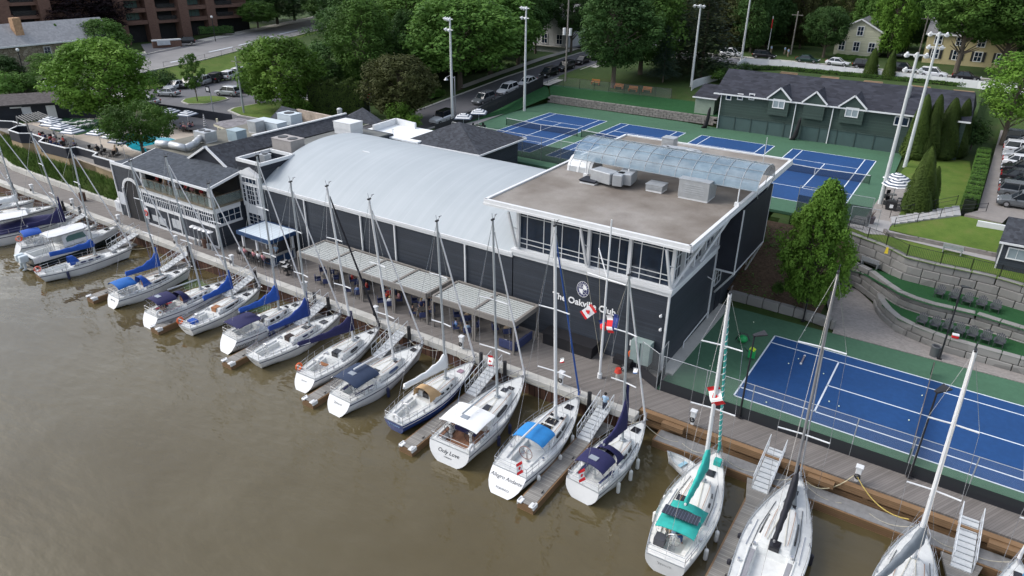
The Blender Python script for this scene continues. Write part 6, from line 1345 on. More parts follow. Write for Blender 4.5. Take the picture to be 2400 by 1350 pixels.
# sofa in right bay
t = thing('outdoor_sofa', 'navy L shaped outdoor sofa with white cushion in the right pergola bay', 'sofa', (-27.6, 42.6, 1.5)); sm_ = MATS['navy_weave']; q = MB(); q.b2(-28.6, -27.0, 42.1, 42.8, 1.6, 1.95); q.b2(-27.5, -26.95, 42.8, 44.6, 1.6, 1.95); q.build('seat', sm_, t, bev=.04); q = MB(); q.b2(-28.6, -27.0, 41.95, 42.1, 1.6, 2.35); q.b2(-27.05, -26.9, 42.1, 44.6, 1.6, 2.35); q.build('backrest', sm_, t, bev=.04); MB().box((-28.3, 42.35, 2.0), (.4, .4, .14), .3).build('cushion', WHITE, t, bev=.04)
# bar stools + drinkers at kiosk
for i in range(6):
    x = -61.3+i*.72; place(CS, (x, 41.45, 1.5), pi, f'high bar stool {["first","second","third","fourth","fifth","sixth"][i]} from the left at the bar counter', 'bar stools at the kiosk')
    if i not in (2,): put('sit', x, 41.5, 1.8, pi, f'on the {["first","second","third","fourth","fifth","sixth"][i]} bar stool from the left', 'people at the kiosk bar', 4 if i % 2 else 0, 0)
put('stand', -58.2, 43.6, 1.5, .4, 'behind the bar counter as bartender', 'people at the kiosk bar', 5, 0)
for x, y in ((-55.2, 42.2), (-54.2, 41.6)):
    place(TBH, (x, y, 1.5), 0, f'tall square table {"left" if x < -55 else "right"} of two beside the bar kiosk', 'high tables')
    for s in (-1, 1): place(CS, (x+s*.6, y, 1.5), s*pi/2, f'bar stool {"left" if s < 0 else "right"} of the {"left" if x < -55 else "right"} tall table by the kiosk', 'bar stools at high tables')
# balcony people + furniture
for i in range(7):
    x = -77.3+i*1.65; place(CB, (x, 43.2, 6.22), .3*i, f'dark chair {["first","second","third","fourth","fifth","sixth","seventh"][i]} from the left on the balcony', 'balcony chairs')
    if i in (0, 1, 4, 5, 6): put('sit', x, 43.2, 6.22, .3*i, 'on the balcony' + (' left bay' if i < 4 else ' right bay'), 'people on the balcony', 1 if i in (0, 5) else None)
put('stand', -75.0, 42.7, 6.22, .3, 'at the balcony rail', 'people on the balcony', 6); put('stand', -74.3, 42.8, 6.22, -.4, 'at the balcony rail', 'people on the balcony', 5, 2); put('stand', -71.2, 42.8, 6.22, 0, 'in the right balcony bay', 'people on the balcony', 1)
for i in range(3): place(TB, (-76.5+i*4, 43.9, 6.22), 0, ['table at the left end of the balcony', 'table in the middle of the balcony', 'table at the right end of the balcony'][i], 'balcony tables')
put('stand', *P(1416, 968, 1.1), 1.15, pi, 'on the aluminium gangway by the navy dodger sloop', 'people on the dock', 5, 0)
put('sit', -9.0, 31.3, .75, 0, 'in the cockpit of the teal covered cruiser', 'people on boats', 8, 1); put('sit', -8.6, 30.6, .75, 2, 'in the cockpit of the teal covered cruiser', 'people on boats', 5, 3)
for (x, y), w_ in zip(((-58.6, 31.0), (-58.2, 30.6)), ('left', 'right')): put('sit', x, y, .75, 0, w_+' side in the cockpit of the red cushioned sloop', 'people on boats', 1 if w_ == 'left' else 3)
for px, py, w_ in ((1806, 125, 'leftmost on the far pavement'), (1838, 128, 'in the middle on the far pavement'), (1846, 133, 'rightmost on the far pavement')): x, y = P(px, py, 10.6); put('stand', x, y, 10.6, 1, w_, 'people on the far pavement')
# ---- parasols ----
STRP = stripes('striped_canvas', (.72, .73, .74), (.06, .08, .12), .36)
def parasol(square=True, w=1.35, h=2.5):
    t = thing('parasol', 'x', 'parasol', (0, 0, 0), 0, 'striped parasols', local=True); q = MB(); n = 4 if square else 8; q.uv = []
    for i in range(n):
        a0, a1 = 2*pi*i/n+pi/4, 2*pi*(i+1)/n+pi/4; R_ = w*1.3 if square else w
        def pt(a, f): return (R_*f*cos(a), R_*f*sin(a), h+.72*(1-f)+.06*sin(pi*f))
        k = 4
        for j in range(k):
            f0, f1 = j/k, (j+1)/k; ap = R_*cos(pi/n); q.quad(pt(a0, f0), pt(a0, f1), pt(a1, f1), pt(a1, f0)); q.uv += [(0, f0*ap), (0, f1*ap), (1, f1*ap), (1, f0*ap)]
    q.build('canopy', STRP, t); MB().tube((0, 0, 0), (0, 0, h+.75), .03).build('pole', ALU, t); MB().tube((0, 0, 0), (0, 0, .1), .3, n=12).build('base', BLACK, t); return t
PQ, PO = parasol(True), parasol(False, 1.5)
# ---- pool terrace ----
GBK = [(-140, 45.0, 50), (-127, 45.2, 48.6), (-122, 44.9, 46.8), (-115, 43.6, 45.4), (-108, 43.5, 44.9), (-101, 43.4, 44.9), (-95, 43.3, 45.2), (-90, 43.3, 44.6), (-86.6, 43.2, 43.6)]
q = MB()
for (x0, a0_, c0_), (x1, a1_, c1_) in zip(GBK, GBK[1:]): q.quad((x0, a0_, 1.6), (x1, a1_, 1.6), (x1, c1_+.1, 3.5), (x0, c0_+.1, 3.5))
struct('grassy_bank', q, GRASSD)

sheet('pool_deck', [(-128, 47.2), (-86, 44.6), (-84.6, 48), (-84.6, 64), (-92, 70), (-112, 66), (-135, 58), (-140, 50)], 5.3, mat('pool_paving', (.42, .36, .3), .85, .1, 1), th=.2)
sheet('terrace_boards', [(-127.5, 47.0), (-86, 44.7), (-84.9, 48.2), (-96, 50.2), (-125, 51.4)], 5.34, mat('terrace_grey', (.2, .19, .18), .8, .15, 2), th=.1)
sheet('terrace_turf', [P(123, 288, 5.35), P(150, 276, 5.35), P(254, 280, 5.35), P(262, 300, 5.35), P(180, 316, 5.35), P(120, 305, 5.35)], 5.36, TURF, th=.1)
pool = [P(270, 324, 5.4), P(300, 314, 5.4), P(360, 320, 5.4), P(400, 324, 5.4), P(447, 340, 5.4), P(437, 352, 5.4), P(350, 360, 5.4), P(310, 350, 5.4)]
sheet('pool_coping', [((p[0]+101)*1.06-101, (p[1]-56)*1.06+56) for p in pool], 5.42, mat('pool_coping_white', (.6, .58, .55), .7), th=.12)
q = MB(); q.quad(*[(p[0], p[1], 5.45) for p in pool][::-1]); me = struct('pool_water', q, mat('pool_water', (.02, .28, .36), .06, .2, .8, bump=.2, bsc=3))
# dark board wall round the terrace, zig-zag
zz = [P(x/5.1925, 200+y/5.1925, 6.5) for x, y in ((-60, 425), (150, 435), (320, 485), (210, 490), (105, 540), (230, 580), (365, 580), (530, 635), (475, 680), (800, 760), (930, 745), (1180, 815), (1130, 850), (1380, 920))]+[(-84.7, 42.6)]
t = thing('terrace_wall', 'zigzag dark board wall with white capping around the pool terrace', 'wall', (-108, 46, 5.2)); MB().strip(zz, .12, 5.0, 6.4).build('board_panel', CHARD, t); MB().strip(zz, .22, 6.41, 6.5).build('white_capping', WHITE, t)
MB().strip([(x, y+.1) for x, y in zz], .25, 3.2, 4.99).build('tan_base', lined('tan_base', (.33, .25, .15), 2, .2, .05, .6, .8, .2, .1, .1), t)
pq = [('first from the left by the pool hut pergola', (-113.2, 49.2)), ('second in the row on the pool terrace', (-110.6, 48.2)), ('third in the row on the pool terrace', (-107.6, 48.0)), ('fourth in the row, over the busiest table', (-103.9, 47.6)), ('fifth in the row near the pool corner', (-100.3, 49.2)), ('sixth in the row near the pool steps', (-96.8, 49.4)), ('seventh, partly behind the flat crowned tree', (-93.6, 48.6))]
for i, (nm, (x, y)) in enumerate(pq):
    place(PQ, (x, y, 5.35), .25, 'square striped parasol '+nm, 'striped parasols on the pool terrace')
    if i < 6: tableset(x-.2, y-1.0, 5.35, 4, CB, TB, f'under the {["first","second","third","fourth","fifth","sixth"][i]} striped parasol', 'chairs on the pool terrace', 'tables on the pool terrace', .8 if i in (1, 2, 3) else .3)
for nm, (px, py) in (('open above the group behind the pool', (438, 268)), ('left of the two seen over the dark fence', (398, 262))): x, y = P(px, py, 7.9); place(PQ, (x, y, 5.35), .3, 'square striped parasol '+nm, 'striped parasols behind the pool')
x, y = P(440, 306, 5.4); tableset(x, y, 5.35, 6, CB, TB, 'behind the pool', 'chairs on the pool terrace', 'tables on the pool terrace', .95)
for px, w_ in ((398, 'left'), (482, 'right')):
    x, y = P(px, 300, 6); t = thing('folded_parasol', f'closed striped parasol {w_} of the open one behind the pool', 'parasol', (x, y, 5.35)); q = MB(); q.tube((x, y, 6.2), (x, y, 8.2), .28, .06, 8); q.build('folded_canopy', lined('striped_folded', (.6, .6, .62), 2, .3, .5, .15, .8, .05, .02, 0), t); MB().tube((x, y, 5.35), (x, y, 6.2), .03).build('pole', ALU, t)
fw = [P(262, 262, 6.0), P(385, 288, 6.0), P(425, 262, 6.3), P(545, 280, 6.3)]
tag(MB().strip([P(330, 255, 6.2), P(388, 262, 6.2), P(545, 286, 6.2)], .12, 5.3, 7.4).build('terrace_fence', CHARD), 'dark cloth covered fence between pool terrace and car park', 'fence')
# loungers
def lounger():
    t = thing('sun_lounger', 'x', 'sun lounger', (0, 0, 0), 0, 'white sun loungers on the turf by the pool', local=True)
    MB().b2(-.33, .33, -1, .35, .3, .38).build('seat', WHITE, t); q = MB(); q.add([(-.33, .36, .32), (.33, .36, .32), (.33, 1.0, .75), (-.33, 1.0, .75), (-.33, .36, .38), (.33, .36, .38), (.33, .98, .82), (-.33, .98, .82)], BF); q.build('backrest', WHITE, t)
    for x in (-.28, .28):
        for y in (-.9, .3): MB().b2(x-.03, x+.03, y-.03, y+.03, 0, .3).build('leg', WHITE, t)
    return t
LG_ = lounger()
for i, (px, py) in enumerate(((155, 288), (170, 302), (185, 297), (203, 294), (218, 291), (176, 289), (195, 286), (212, 284))):
    x, y = P(px, py, 5.6); place(LG_, (x, y, 5.37), -.9, 'white sun lounger '+['turned away from the others at the left end', 'first in the front row', 'second in the front row', 'third in the front row', 'last in the front row', 'first in the back row', 'second in the back row', 'last in the back row'][i]+' on the pool turf')
t = thing('garden_pergola', 'small open beam pergola beside the pool hut', 'pergola', P3(75, 280, 7)); a, b_ = Vector(P3(38, 273, 7.6)), Vector(P3(110, 282, 7.6)); c_ = Vector(P3(65, 287, 7.6)); q = MB()
for i in range(9): s_ = a.lerp(Vector(P3(62, 264, 7.6)), i/8); q.bar(Vector(P3(38, 273, 7.6)).lerp(Vector(P3(88, 262, 7.6)), i/8), Vector(P3(62, 287, 7.6)).lerp(Vector(P3(118, 274, 7.6)), i/8), .1, .16)
q.build('roof_beam', mat('weathered_grey_wood', (.16, .16, .16), .8, .15), t)
for px, py in ((38, 273), (88, 262), (62, 287), (118, 274)): x, y = P(px, py, 7.6); MB().b2(x-.08, x+.08, y-.08, y+.08, 5.3, 7.5).build('post', MATS['weathered_grey_wood'], t)
# dock furniture by the pavilion
t = thing('bike_shelter', 'dark storage crate with curved white hoops beside the archway', 'storage crate', (-88.2, 44.5, 1.6)); MB().b2(-90.3, -86.3, 43.7, 45.6, 1.5, 3.1).build('crate', CHARD, t)
for i in range(5): q = MB(); q.path([(-90+i*.9, 44.65-.95*cos(a*pi/6), 3.1+.7*sin(a*pi/6)) for a in range(7)], .05, 5); q.build('hoop', WHITE, t)
t = thing('ice_chest', 'white kiosk like cabinet standing at the end of the concrete wall', 'cabinet', (-85.7, 42.9, 1.5)); q = MB(); q.box((-85.7, 42.9, 2.2), (1.5, 1.2, 1.4), .1, top=1.0); q.build('body', WHITE, t, bev=.06); MB().box((-85.7, 42.9, 3.05), (.9, .8, .3), .1).build('cap', WHITE, t, bev=.05); MB().b2(-86.1, -85.5, 42.26, 42.31, 2.0, 2.7).build('door_panel', mat('pale_board', None), t)
for x, y, nm, m_ in ((-93.6, 42.0, 'against the concrete wall', mat('rust_bin', (.09, .045, .03), .7)), (-67.2, 41.4, 'at the corner of the dining pavilion', mat('rust_bin', None)), (2.0, 61.0, 'beside a black lamp post on the paver path', mat('grey_bin', (.09, .095, .1), .6))):
    z = 1.65; t = thing('litter_bin', f'round slatted litter bin {nm}', 'litter bin', (x, y, z-.1), 0, 'litter bins'); q = MB(); q.tube((x, y, z-.12), (x, y, z+.85), .34, .38, 14); q.build('drum', m_, t); q = MB(); q.ring((x, y, z+.87), .34, .06, 'z', 14, 6); q.build('rim', m_, t); q = MB(); q.tube((x, y, z+.851), (x, y, z+.87), .25, n=12); q.build('opening', BLACK, t)  # solid black disc on the drum, painted as the shade inside the bin
t = thing('life_ring_stand', 'white board with red life ring on the pavilion wall', 'life ring', (-79, 41.8, 2.5)); MB().b2(-79.1, -78.3, 41.8, 41.88, 2.3, 3.6).build('board', WHITE, t); MB().ring((-78.7, 41.74, 3.0), .3, .09, 'y').build('ring', mat('ring_red', (.6, .05, .03), .5), t)
x, y = P(317, 505, 1.6); t = thing('yellow_tub', 'yellow plastic tub on the boardwalk below the life ring', 'tub', (x, y, 1.5)); q = MB(); q.tube((x, y, 1.5), (x, y, 2.2), .38, .45, 12); q.build('tub', mat('yellow_plastic', (.75, .38, .02), .5), t); MB().ring((x, y, 2.2), .45, .05, 'z').build('rim', MATS['yellow_plastic'], t)
for i in range(5): x = -68.9+i*.75; t = thing('patio_heater', f'slim steel patio heater {["first","second","third","fourth","fifth"][i]} from the left by the pavilion corner', 'patio heater', (x, 41.3, 1.5), 0, 'patio heaters'); MB().tube((x, 41.3, 1.5), (x, 41.3, 3.6), .05).build('pole', METAL, t); MB().tube((x, 41.3, 1.5), (x, 41.3, 2.1), .16, n=8).build('base', METAL, t); MB().tube((x, 41.3, 3.6), (x, 41.3, 3.75), .38, .1, 10).build('hood', WHITE, t)
t = thing('storage_bench', 'long black storage box against the wall below the lettering', 'storage box', (-23.5, 45.3, 1.5)); q = MB(); q.b2(-25.9, -21.3, 44.6, 45.9, 1.5, 2.5); q.build('box', BLACK, t); MB().b2(-26, -21.2, 44.5, 45.92, 2.51, 2.6).build('lid', BLACK, t)
x, y = -18.6, 44.9; t = thing('garden_cart', 'black two wheeled cart by the wall', 'cart', (x, y, 1.5)); MB().box((x, y, 2.15), (1.5, .8, .5), 0, top=1.0).build('tray', BLACK, t)
for s in (-.45, .45): q = MB(); q.ring((x+.3, y+s, 1.82), .28, .05, 'y', 14, 6); w_ = q.build('wheel', BLACK, t); q = MB(); [q.tube((x+.3, y+s, 1.82), (x+.3+.25*cos(a), y+s, 1.82+.25*sin(a)), .02, n=4) for a in [i*pi/3 for i in range(6)]]; q.build('spokes', WHITE, w_)
x, z = PY(1485, 831, 45.9); t = thing('life_ring', 'orange life ring hanging on the clubhouse wall', 'life ring', (x, 45.9, z)); MB().ring((x, 45.85, z), .36, .1, 'y').build('ring', ORANGE, t); MB().b2(x-.45, x-.02, 45.93, 45.97, z+.7, z+1.2).build('notice', WHITE, t)
x, y = P(1447, 890, 1.5); t = thing('red_pail_post', 'pale stump with a red bucket upside down on top', 'bucket', (x, y, 1.5)); MB().tube((x, y, 1.5), (x, y, 2.2), .17, n=10).build('stump', CONC, t); MB().tube((x, y, 2.2), (x, y, 2.55), .3, .2, 12).build('bucket', mat('ring_red', None), t)
t = thing('electrical_cabinet', 'tall pale green electrical cabinet at the clubhouse corner', 'cabinet', (-17.4, 45.4, 1.5)); q = MB(); q.b2(-18.2, -16.6, 45.1, 45.95, 2.2, 4.1); q.build('cabinet', mat('pale_green_metal', (.25, .32, .31), .5), t); MB().b2(-18.1, -16.7, 45.2, 45.9, 1.5, 2.19).build('base', CHARD, t); q = MB(); q.b2(-17.42, -17.38, 45.06, 45.1, 2.25, 4.05); q.build('door_seam', CHARD, t)
x, y = P(975, 732, 1.5); 
for px, py, nm in ((908, 712, 'white pot with red flowers beside a pergola post'), (555, 560, 'dark pot with pink flowers by the stair tower')):
    x, y = P(px, py, 1.5); t = thing('flower_pot', nm, 'flower pot', (x, y, 1.5)); MB().tube((x, y, 1.5), (x, y, 2.2), .2, .27, 10).build('pot', WHITE if px > 800 else CHARD, t); q = MB(); [q.ball((x+rnd(-.2, .2), y+rnd(-.2, .2), 2.35+rnd(-.1, .2)), .1, 5, 4) for _ in range(14)]; q.build('flowers', mat('flower_red', (.5, .06, .03), .8) if px > 800 else mat('flower_pink', (.4, .15, .2), .8), t)
# ---- flagpole with yard ----
t = thing('flagpole', 'tall white club flagpole with crossed yard and gaff in front of the lettering', 'flagpole', (-19.49, 42.58, 1.5)); q = MB(); q.tube((-19.49, 42.58, 1.5), (-19.49, 42.58, 14.6), .11, .06, 8); q.tube((-19.49, 42.58, 1.5), (-19.49, 42.58, 1.9), .2, n=8); q.build('pole', WHITE, t)
zc_ = HT(1405, 885, 652, 1.5); q = MB(); q.tube((-21.3, 43.0, zc_-.2), (-17.8, 42.1, zc_+.1), .05); q.build('yard', WHITE, t); q = MB(); q.tube((-19.5, 42.6, zc_), (-20.9, 43.8, zc_+1.6), .05); q.build('gaff', WHITE, t)
q = MB(); [q.tube((a, 42.58, zc_), (-19.5, 42.6, 2.9), .012, n=3) for a in (-21.2, -17.9)]; q.tube((-20.9, 43.8, zc_+1.6), (-19.5, 42.6, 2.9), .012, n=3); q.build('halyards', ROPE, t)
def flag(label, px, py, Y, w, h, segs, ang=-1.1, leaf=False, roll=.5):
    x, z = PY(px, py, Y); t = thing('flag', label, 'flag', (x, Y, z), 0, 'flags'); dx = Vector((cos(ang), -.15, sin(ang))); dy = Vector((sin(ang), .05, -cos(ang)))*1
    for a, b, m in segs:
        q = MB(); sec = []
        for i in range(5): f = lerp(a, b, i/4); wv = Vector((0, .12*sin(f*7), 0)); p = Vector((x, Y, z))+dx*w*f+wv; sec.append([p, p-dy*h])
        q.loft(sec); q.build('cloth', m, t)
    if leaf: c = Vector((x, Y-.07, z))+dx*w*.5-dy*h*.5; maple(None, c, dx, -dy, h*.32, t)
    return t
CAN = [(0, .25, RED), (.25, .75, WHF), (.75, 1, RED)]; BLUF = mat('flag_blue', (.02, .04, .2), .8)
flag('big red and white maple leaf flag flying from the gaff', 1386, 712, 43.4, 1.25, .75, CAN, -2.35, True)
flag('red ensign drooping on the flagpole halyard', 1401, 752, 42.8, .9, .6, [(0, .35, BLUF), (.35, 1, RED)], -.9)
flag('second maple leaf flag wrapped near the pole', 1420, 738, 42.5, 1.4, .5, [(0, .3, WHF), (.3, .6, RED), (.6, .8, WHF), (.8, 1, RED)], -1.3)
flag('blue club burgee drooping from the yard', 1438, 735, 42.2, 1.3, .4, [(0, 1, BLUF)], -1.5)
flag('tiny white and blue pennant left of the navy dodger sloop mast', 1483, 862, 41, .5, .35, [(0, .6, WHF), (.6, 1, mat('flag_sky', (.15, .25, .5), .8))], -1.2)
flag('maple leaf flag on the stern of the cruiser by the gangway', 1142, 832, 38.5, .95, .5, CAN, -1.3, True)
flag('large maple leaf flag on the spreader of the teal covered cruiser', 1655, 908, 35.6, 1.2, .8, CAN, -1.0, True)
flag('small red and white pennant above the white deck edge', 1311, 840, 38, .4, .35, [(0, .6, WHF), (.6, 1, RED)], -1.0)
flag('navy burgee beside the teal boom cover', 1602, 1148, 34.5, .5, .5, [(0, 1, BLUF)], -1.0)
# ---- tennis nets ----
NETM = veil('net_mesh', (.01, .01, .015), .55)
def net(fn, label, z, g_, bandm=None):
    a, b = fn(-.914, z), fn(10.97+.914, z); t = thing('tennis_net', label, 'tennis net', ((a[0]+b[0])/2, (a[1]+b[1])/2, z), 0, g_)
    q = MB(); m_ = [Vector(a).lerp(Vector(b), i/12) for i in range(13)]; hh = [1.07-.156*(1-abs(i-6)/6) for i in range(13)]
    q.loft([[(p.x, p.y, z+.05), (p.x, p.y, z+h)] for p, h in zip(m_, hh)]); q.build('mesh', NETM, t)
    q = MB(); [q.bar((p.x, p.y, z+h), (p2.x, p2.y, z+h2), .05, .08) for p, h, p2, h2 in zip(m_, hh, m_[1:], hh[1:])]; q.build('top_band', bandm or WHITE, t)
    for p in (a, b): q = MB(); q.tube((p[0], p[1], z), (p[0], p[1], z+1.1), .06, n=8); q.build('post', mat('green_post', (.01, .05, .03), .5), t)
    c = fn(5.485, z); q = MB(); q.box((c[0], c[1], z+.46), (.06, .06, .91)); q.build('centre_strap', WHITE, t)
for k in range(4): net(lambda a, z, k=k: cB(k, a, 11.885, z), 'net across the '+['leftmost', 'second from left', 'third from left', 'rightmost'][k]+' upper court', 6.0, 'tennis nets on the upper courts')
net(lambda a, z: cA(11.885, a, z), 'net across the lower court seen nearly end on', 1.61, 'lower court net', mat('taupe_band', (.12, .1, .09), .8))
# ---- chain link fences ----
CL = veil('chain_link', (.25, .27, .28), .16); WSC = veil('windscreen_cloth', (.012, .013, .018), .97); WSG = veil('green_windscreen', (.03, .06, .055), .72)
def clfence(label, pts, z, h, low=None, lowm=WSC, name='chain_link_fence', pm=METAL, step=3.0, zf=None, mid=False):
    t = thing(name, label, 'fence', (pts[0][0], pts[0][1], z)); zf = zf or (lambda x, y: z); q = MB(); q2 = MB(); q3 = MB()
    for a, b in zip(pts, pts[1:]):
        l = hypot(b[0]-a[0], b[1]-a[1]); n = max(1, round(l/step))
        for i in range(n+1):
            x, y = lerp(a[0], b[0], i/n), lerp(a[1], b[1], i/n); z_ = zf(x, y)
            if i < n or b == pts[-1]: MB().tube((x, y, z_), (x, y, z_+h), .035, n=6).build('post', pm, t)
            if i < n:
                x2, y2 = lerp(a[0], b[0], (i+1)/n), lerp(a[1], b[1], (i+1)/n); z2 = zf(x2, y2); q.tube((x, y, z_+h), (x2, y2, z2+h), .025, n=5)
                if mid: q.tube((x, y, z_+h*.5), (x2, y2, z2+h*.5), .02, n=4)
                q2.quad((x, y, z_+(low or 0)), (x2, y2, z2+(low or 0)), (x2, y2, z2+h), (x, y, z_+h))
                if low: q3.quad((x, y-.03, z_), (x2, y2-.03, z2), (x2, y2-.03, z2+low), (x, y-.03, z_+low))
    q.build('top_rail', pm, t); q2.build('mesh', CL, t)
    if low: q3.build('windscreen', lowm, t)
    return t
clfence('chain link fence with black windscreen between boardwalk and lower court', [(-14.9, 43.65), (12, 43.5)], 1.5, 3.0, .95, step=3.35)
clfence('tall fence with dark windscreen along the near side of the upper courts', [(-62, 79), (-32, 78.6)], 5.9, 3.2, 2.2, veil('dark_windscreen', (.02, .03, .035), .8), mid=True)
clfence('tall fence with dark windscreen between upper courts and stone steps', [(-13.8, 77.2), (-6.5, 77.2)], 5.9, 3.2, 2.2, MATS['dark_windscreen'])
clfence('black windscreen fence between hill street and upper courts', [(-67.6, 82), (-68.4, 100), (-68.9, 115.5)], 6, 2.1, 1.9, step=3.2, zf=lambda x, y: road_z(y)-.1, name='windscreen_fence', pm=BLACK)
clfence('slim black fence with curved posts in front of the orange benches', [(-68.9, 117), (-62, 117), (-44.7, 118)], 8.4, 1.9, None, name='black_mesh_fence', pm=BLACK, step=3.0, zf=lambda x, y: 8.0)
clfence('open steel frame gate at the clubhouse corner by the lower court', [(-17.0, 44.6), (-15.2, 43.6), (-15.4, 45.8)], 1.5, 3.1, 1.0, name='steel_gate', step=2)
clfence('chain link gate beside the tall planter above the terraces', [P(1987, 535, 6), P(2052, 545, 6)], 6.0, 2.4, None, name='steel_gate', step=2.1)
for px, py, nm in ((1656, 300, 'at the left end of the green building'), (1864, 328, 'against the middle of the green building')):
    x, y = P(px, py, 6); q = MB(); q.loft([[(x+r*(1+.2*sin(a*2.1+z))*cos(a*pi/5)+dx, y+r*cos(0)*sin(a*pi/5), z) for a in range(10)] for z, r, dx in ((6, .45, -.5), (6.5, .35, -.2), (7.6, .25, 0), (8.8, .2, .1), (9.3, .08, .2))], True); tag(q.build('gathered_divider_net', mat('black_cloth', (.012, .012, .014), .9, .3), smooth=True), 'gathered black court divider curtain '+nm, 'curtain', 'divider curtains')
q = MB(); [q.box((x, 112.6, 6.2+k*.33), (.95, .5, .31), rnd(-.03, .03)) for k in range(4) for x in [(-65.5+i*1.0+(k % 2)*.5) for i in range(31)]]; tag(q.build('block_wall', cells('grey_block', (.2, .185, .175), 2.2, var=.3), bev=.03), 'low grey block wall along the far side of the upper courts', 'wall')
bk = MB(); bk.quad((-65.8, 113, 7.3), (-33.8, 113, 7.3), (-35.2, 118, 8.3), (-68.8, 117.5, 8.3)); struct('turf_bank', bk, TURF)
bk = MB(); bk.quad((-68.9, 80, 6.02), (-66.9, 80, 6.02), (-66.6, 102, 6.02), (-68.9, 102, 6.6)); bk.quad((-68.9, 102, 6.6), (-66.6, 102, 6.02), (-65.8, 113, 7.0), (-68.9, 117, 8.2)); struct('turf_bank', bk, TURF)
sheet('court_side_paving', [(-68.3, 79), (-65.2, 79), (-67.0, 100), (-67.6, 100)], 6.05, mat('pale_paving', None))
# iron railing on the tall stone wall, stairs and lawn edges
def iron(label, pts, h=1.1, pk=True, name='iron_railing', st=2.4):
    t = thing(name, label, 'railing', pts[0]); q = MB(); qp = MB()
    for a, b in zip(pts, pts[1:]):
        a, b = Vector(a), Vector(b); n = max(1, round((b-a).length/st)); Z = Vector((0, 0, 1))
        q.tube(a+Z*h, b+Z*h, .025, n=4); q.tube(a+Z*.12, b+Z*.12, .018, n=4)
        for i in range(n+1): p = a.lerp(b, i/n); MB().tube(p, p+Z*(h+.08), .035, n=5).build('post', BLACK, t)
        if pk:
            m_ = int((b-a).length/.14)
            for i in range(m_): p = a.lerp(b, (i+.5)/m_); qp.tube(p+Z*.12, p+Z*h, .015, n=3, cap=False)
        else: q.tube(a+Z*.6, b+Z*.6, .018, n=4)
    q.build('rail', BLACK, t)
    if pk: tag(qp.build('pickets', BLACK, t), kind='stuff')
    return t
iron('black iron railing with pickets along the top of the tallest stone wall', [(x, pl(W3, x)+.45, 6.03) for x in (-9.3, -8, -6, -4.2, -2.2, .6, 3, 5.2, 7.6, 12)])
iron('black handrail on the left side of the garden stairs', [P3(2085, 510, 6.1), P3(2240, 480, 7.2)], 1.0, False)
iron('black handrail on the right side of the garden stairs', [P3(2095, 533, 6.1), P3(2255, 502, 7.2), P3(2310, 498, 7.2)], 1.0, False)
iron('short black railing beside the planter above the terraces', [P3(1960, 525, 6), P3(1985, 532, 6), P3(2022, 540, 6)], 1.1, False)
t = thing('garden_stairs', 'wide pale stone garden stairs climbing to the car park', 'stairs', P3(2085, 520, 6)); a0, a1, b0, b1 = [Vector(P3(*k)) for k in ((2087, 511, 6.1), (2090, 527, 6.1), (2248, 483, 7.25), (2252, 505, 7.25))]
q = MB()
for i in range(9):
    f0, f1 = i/9, (i+1)/9; z = lerp(6.15, 7.3, f1); c = [a0.lerp(b0, f0), a1.lerp(b1, f0), a1.lerp(b1, f1), a0.lerp(b0, f1)]; q.prism([(p.x, p.y) for p in c], 5.8, z)
q.build('steps', mat('pale_step_stone', (.34, .34, .34), .85, .08), t)
sheet('garden_path', [(-8.4, 76.2), (-6.25, 74.9), (-4.9, 75.6), (4.9, 74.2), (9, 73.6), (9, 75), (4.9, 75.7), (-4.6, 77.3), (-4.6, 80.2), (-8.2, 80.2)], 6.04, mat('path_concrete', (.3, .29, .285), .85, .08))
sheet('umbrella_paving', [(-7.2, 80.2), (-4.3, 80.2), (-4.3, 94), (-6.9, 94)], 6.03, PAVER)
q = MB(); a_, b_ = tuple(P3(2091, 528, 6.1)), tuple(P3(2253, 506, 7.2)); q.quad((-4.6, 77.4, 6.08), (4.4, 75.9, 6.1), b_, (a_[0], a_[1], 6.12)); q.quad((4.4, 75.9, 6.1), (9, 76.5, 6.5), (8, 82, 7.25), b_); struct('sloping_lawn', q, GRASS)
sheet('long_lawn', [(-6.6, 94), (-4.3, 94), (-4.3, 81.2), (1, 85), (2.3, 90), (.8, 112), (-5.8, 112)], 6.12, GRASS)
sheet('upper_car_park', [(2.6, 85.2), (1.5, 83.2), (14, 80), (40, 80), (40, 130), (3.6, 130)], 7.32, mat('gravelly_asphalt', (.22, .2, .185), .9, .1), th=.4)
tag(MB().strip([P(2290, 528, 7.0), P(2400, 548, 7.0)], .3, 6, 7.5).build('white_wall', WHITE), 'low white wall at the edge of the upper car park', 'wall')
q = MB(); pts = [P(2073, 545, 6), P(2078, 552, 6), P(2150, 565, 6), P(2310, 598, 6), P(2345, 605, 6)]; q.strip(pts, .3, 5.9, 6.4); tag(q.build('block_kerb', MATS['grey_block']), 'low block edging between garden path and sloping lawn', 'kerb')
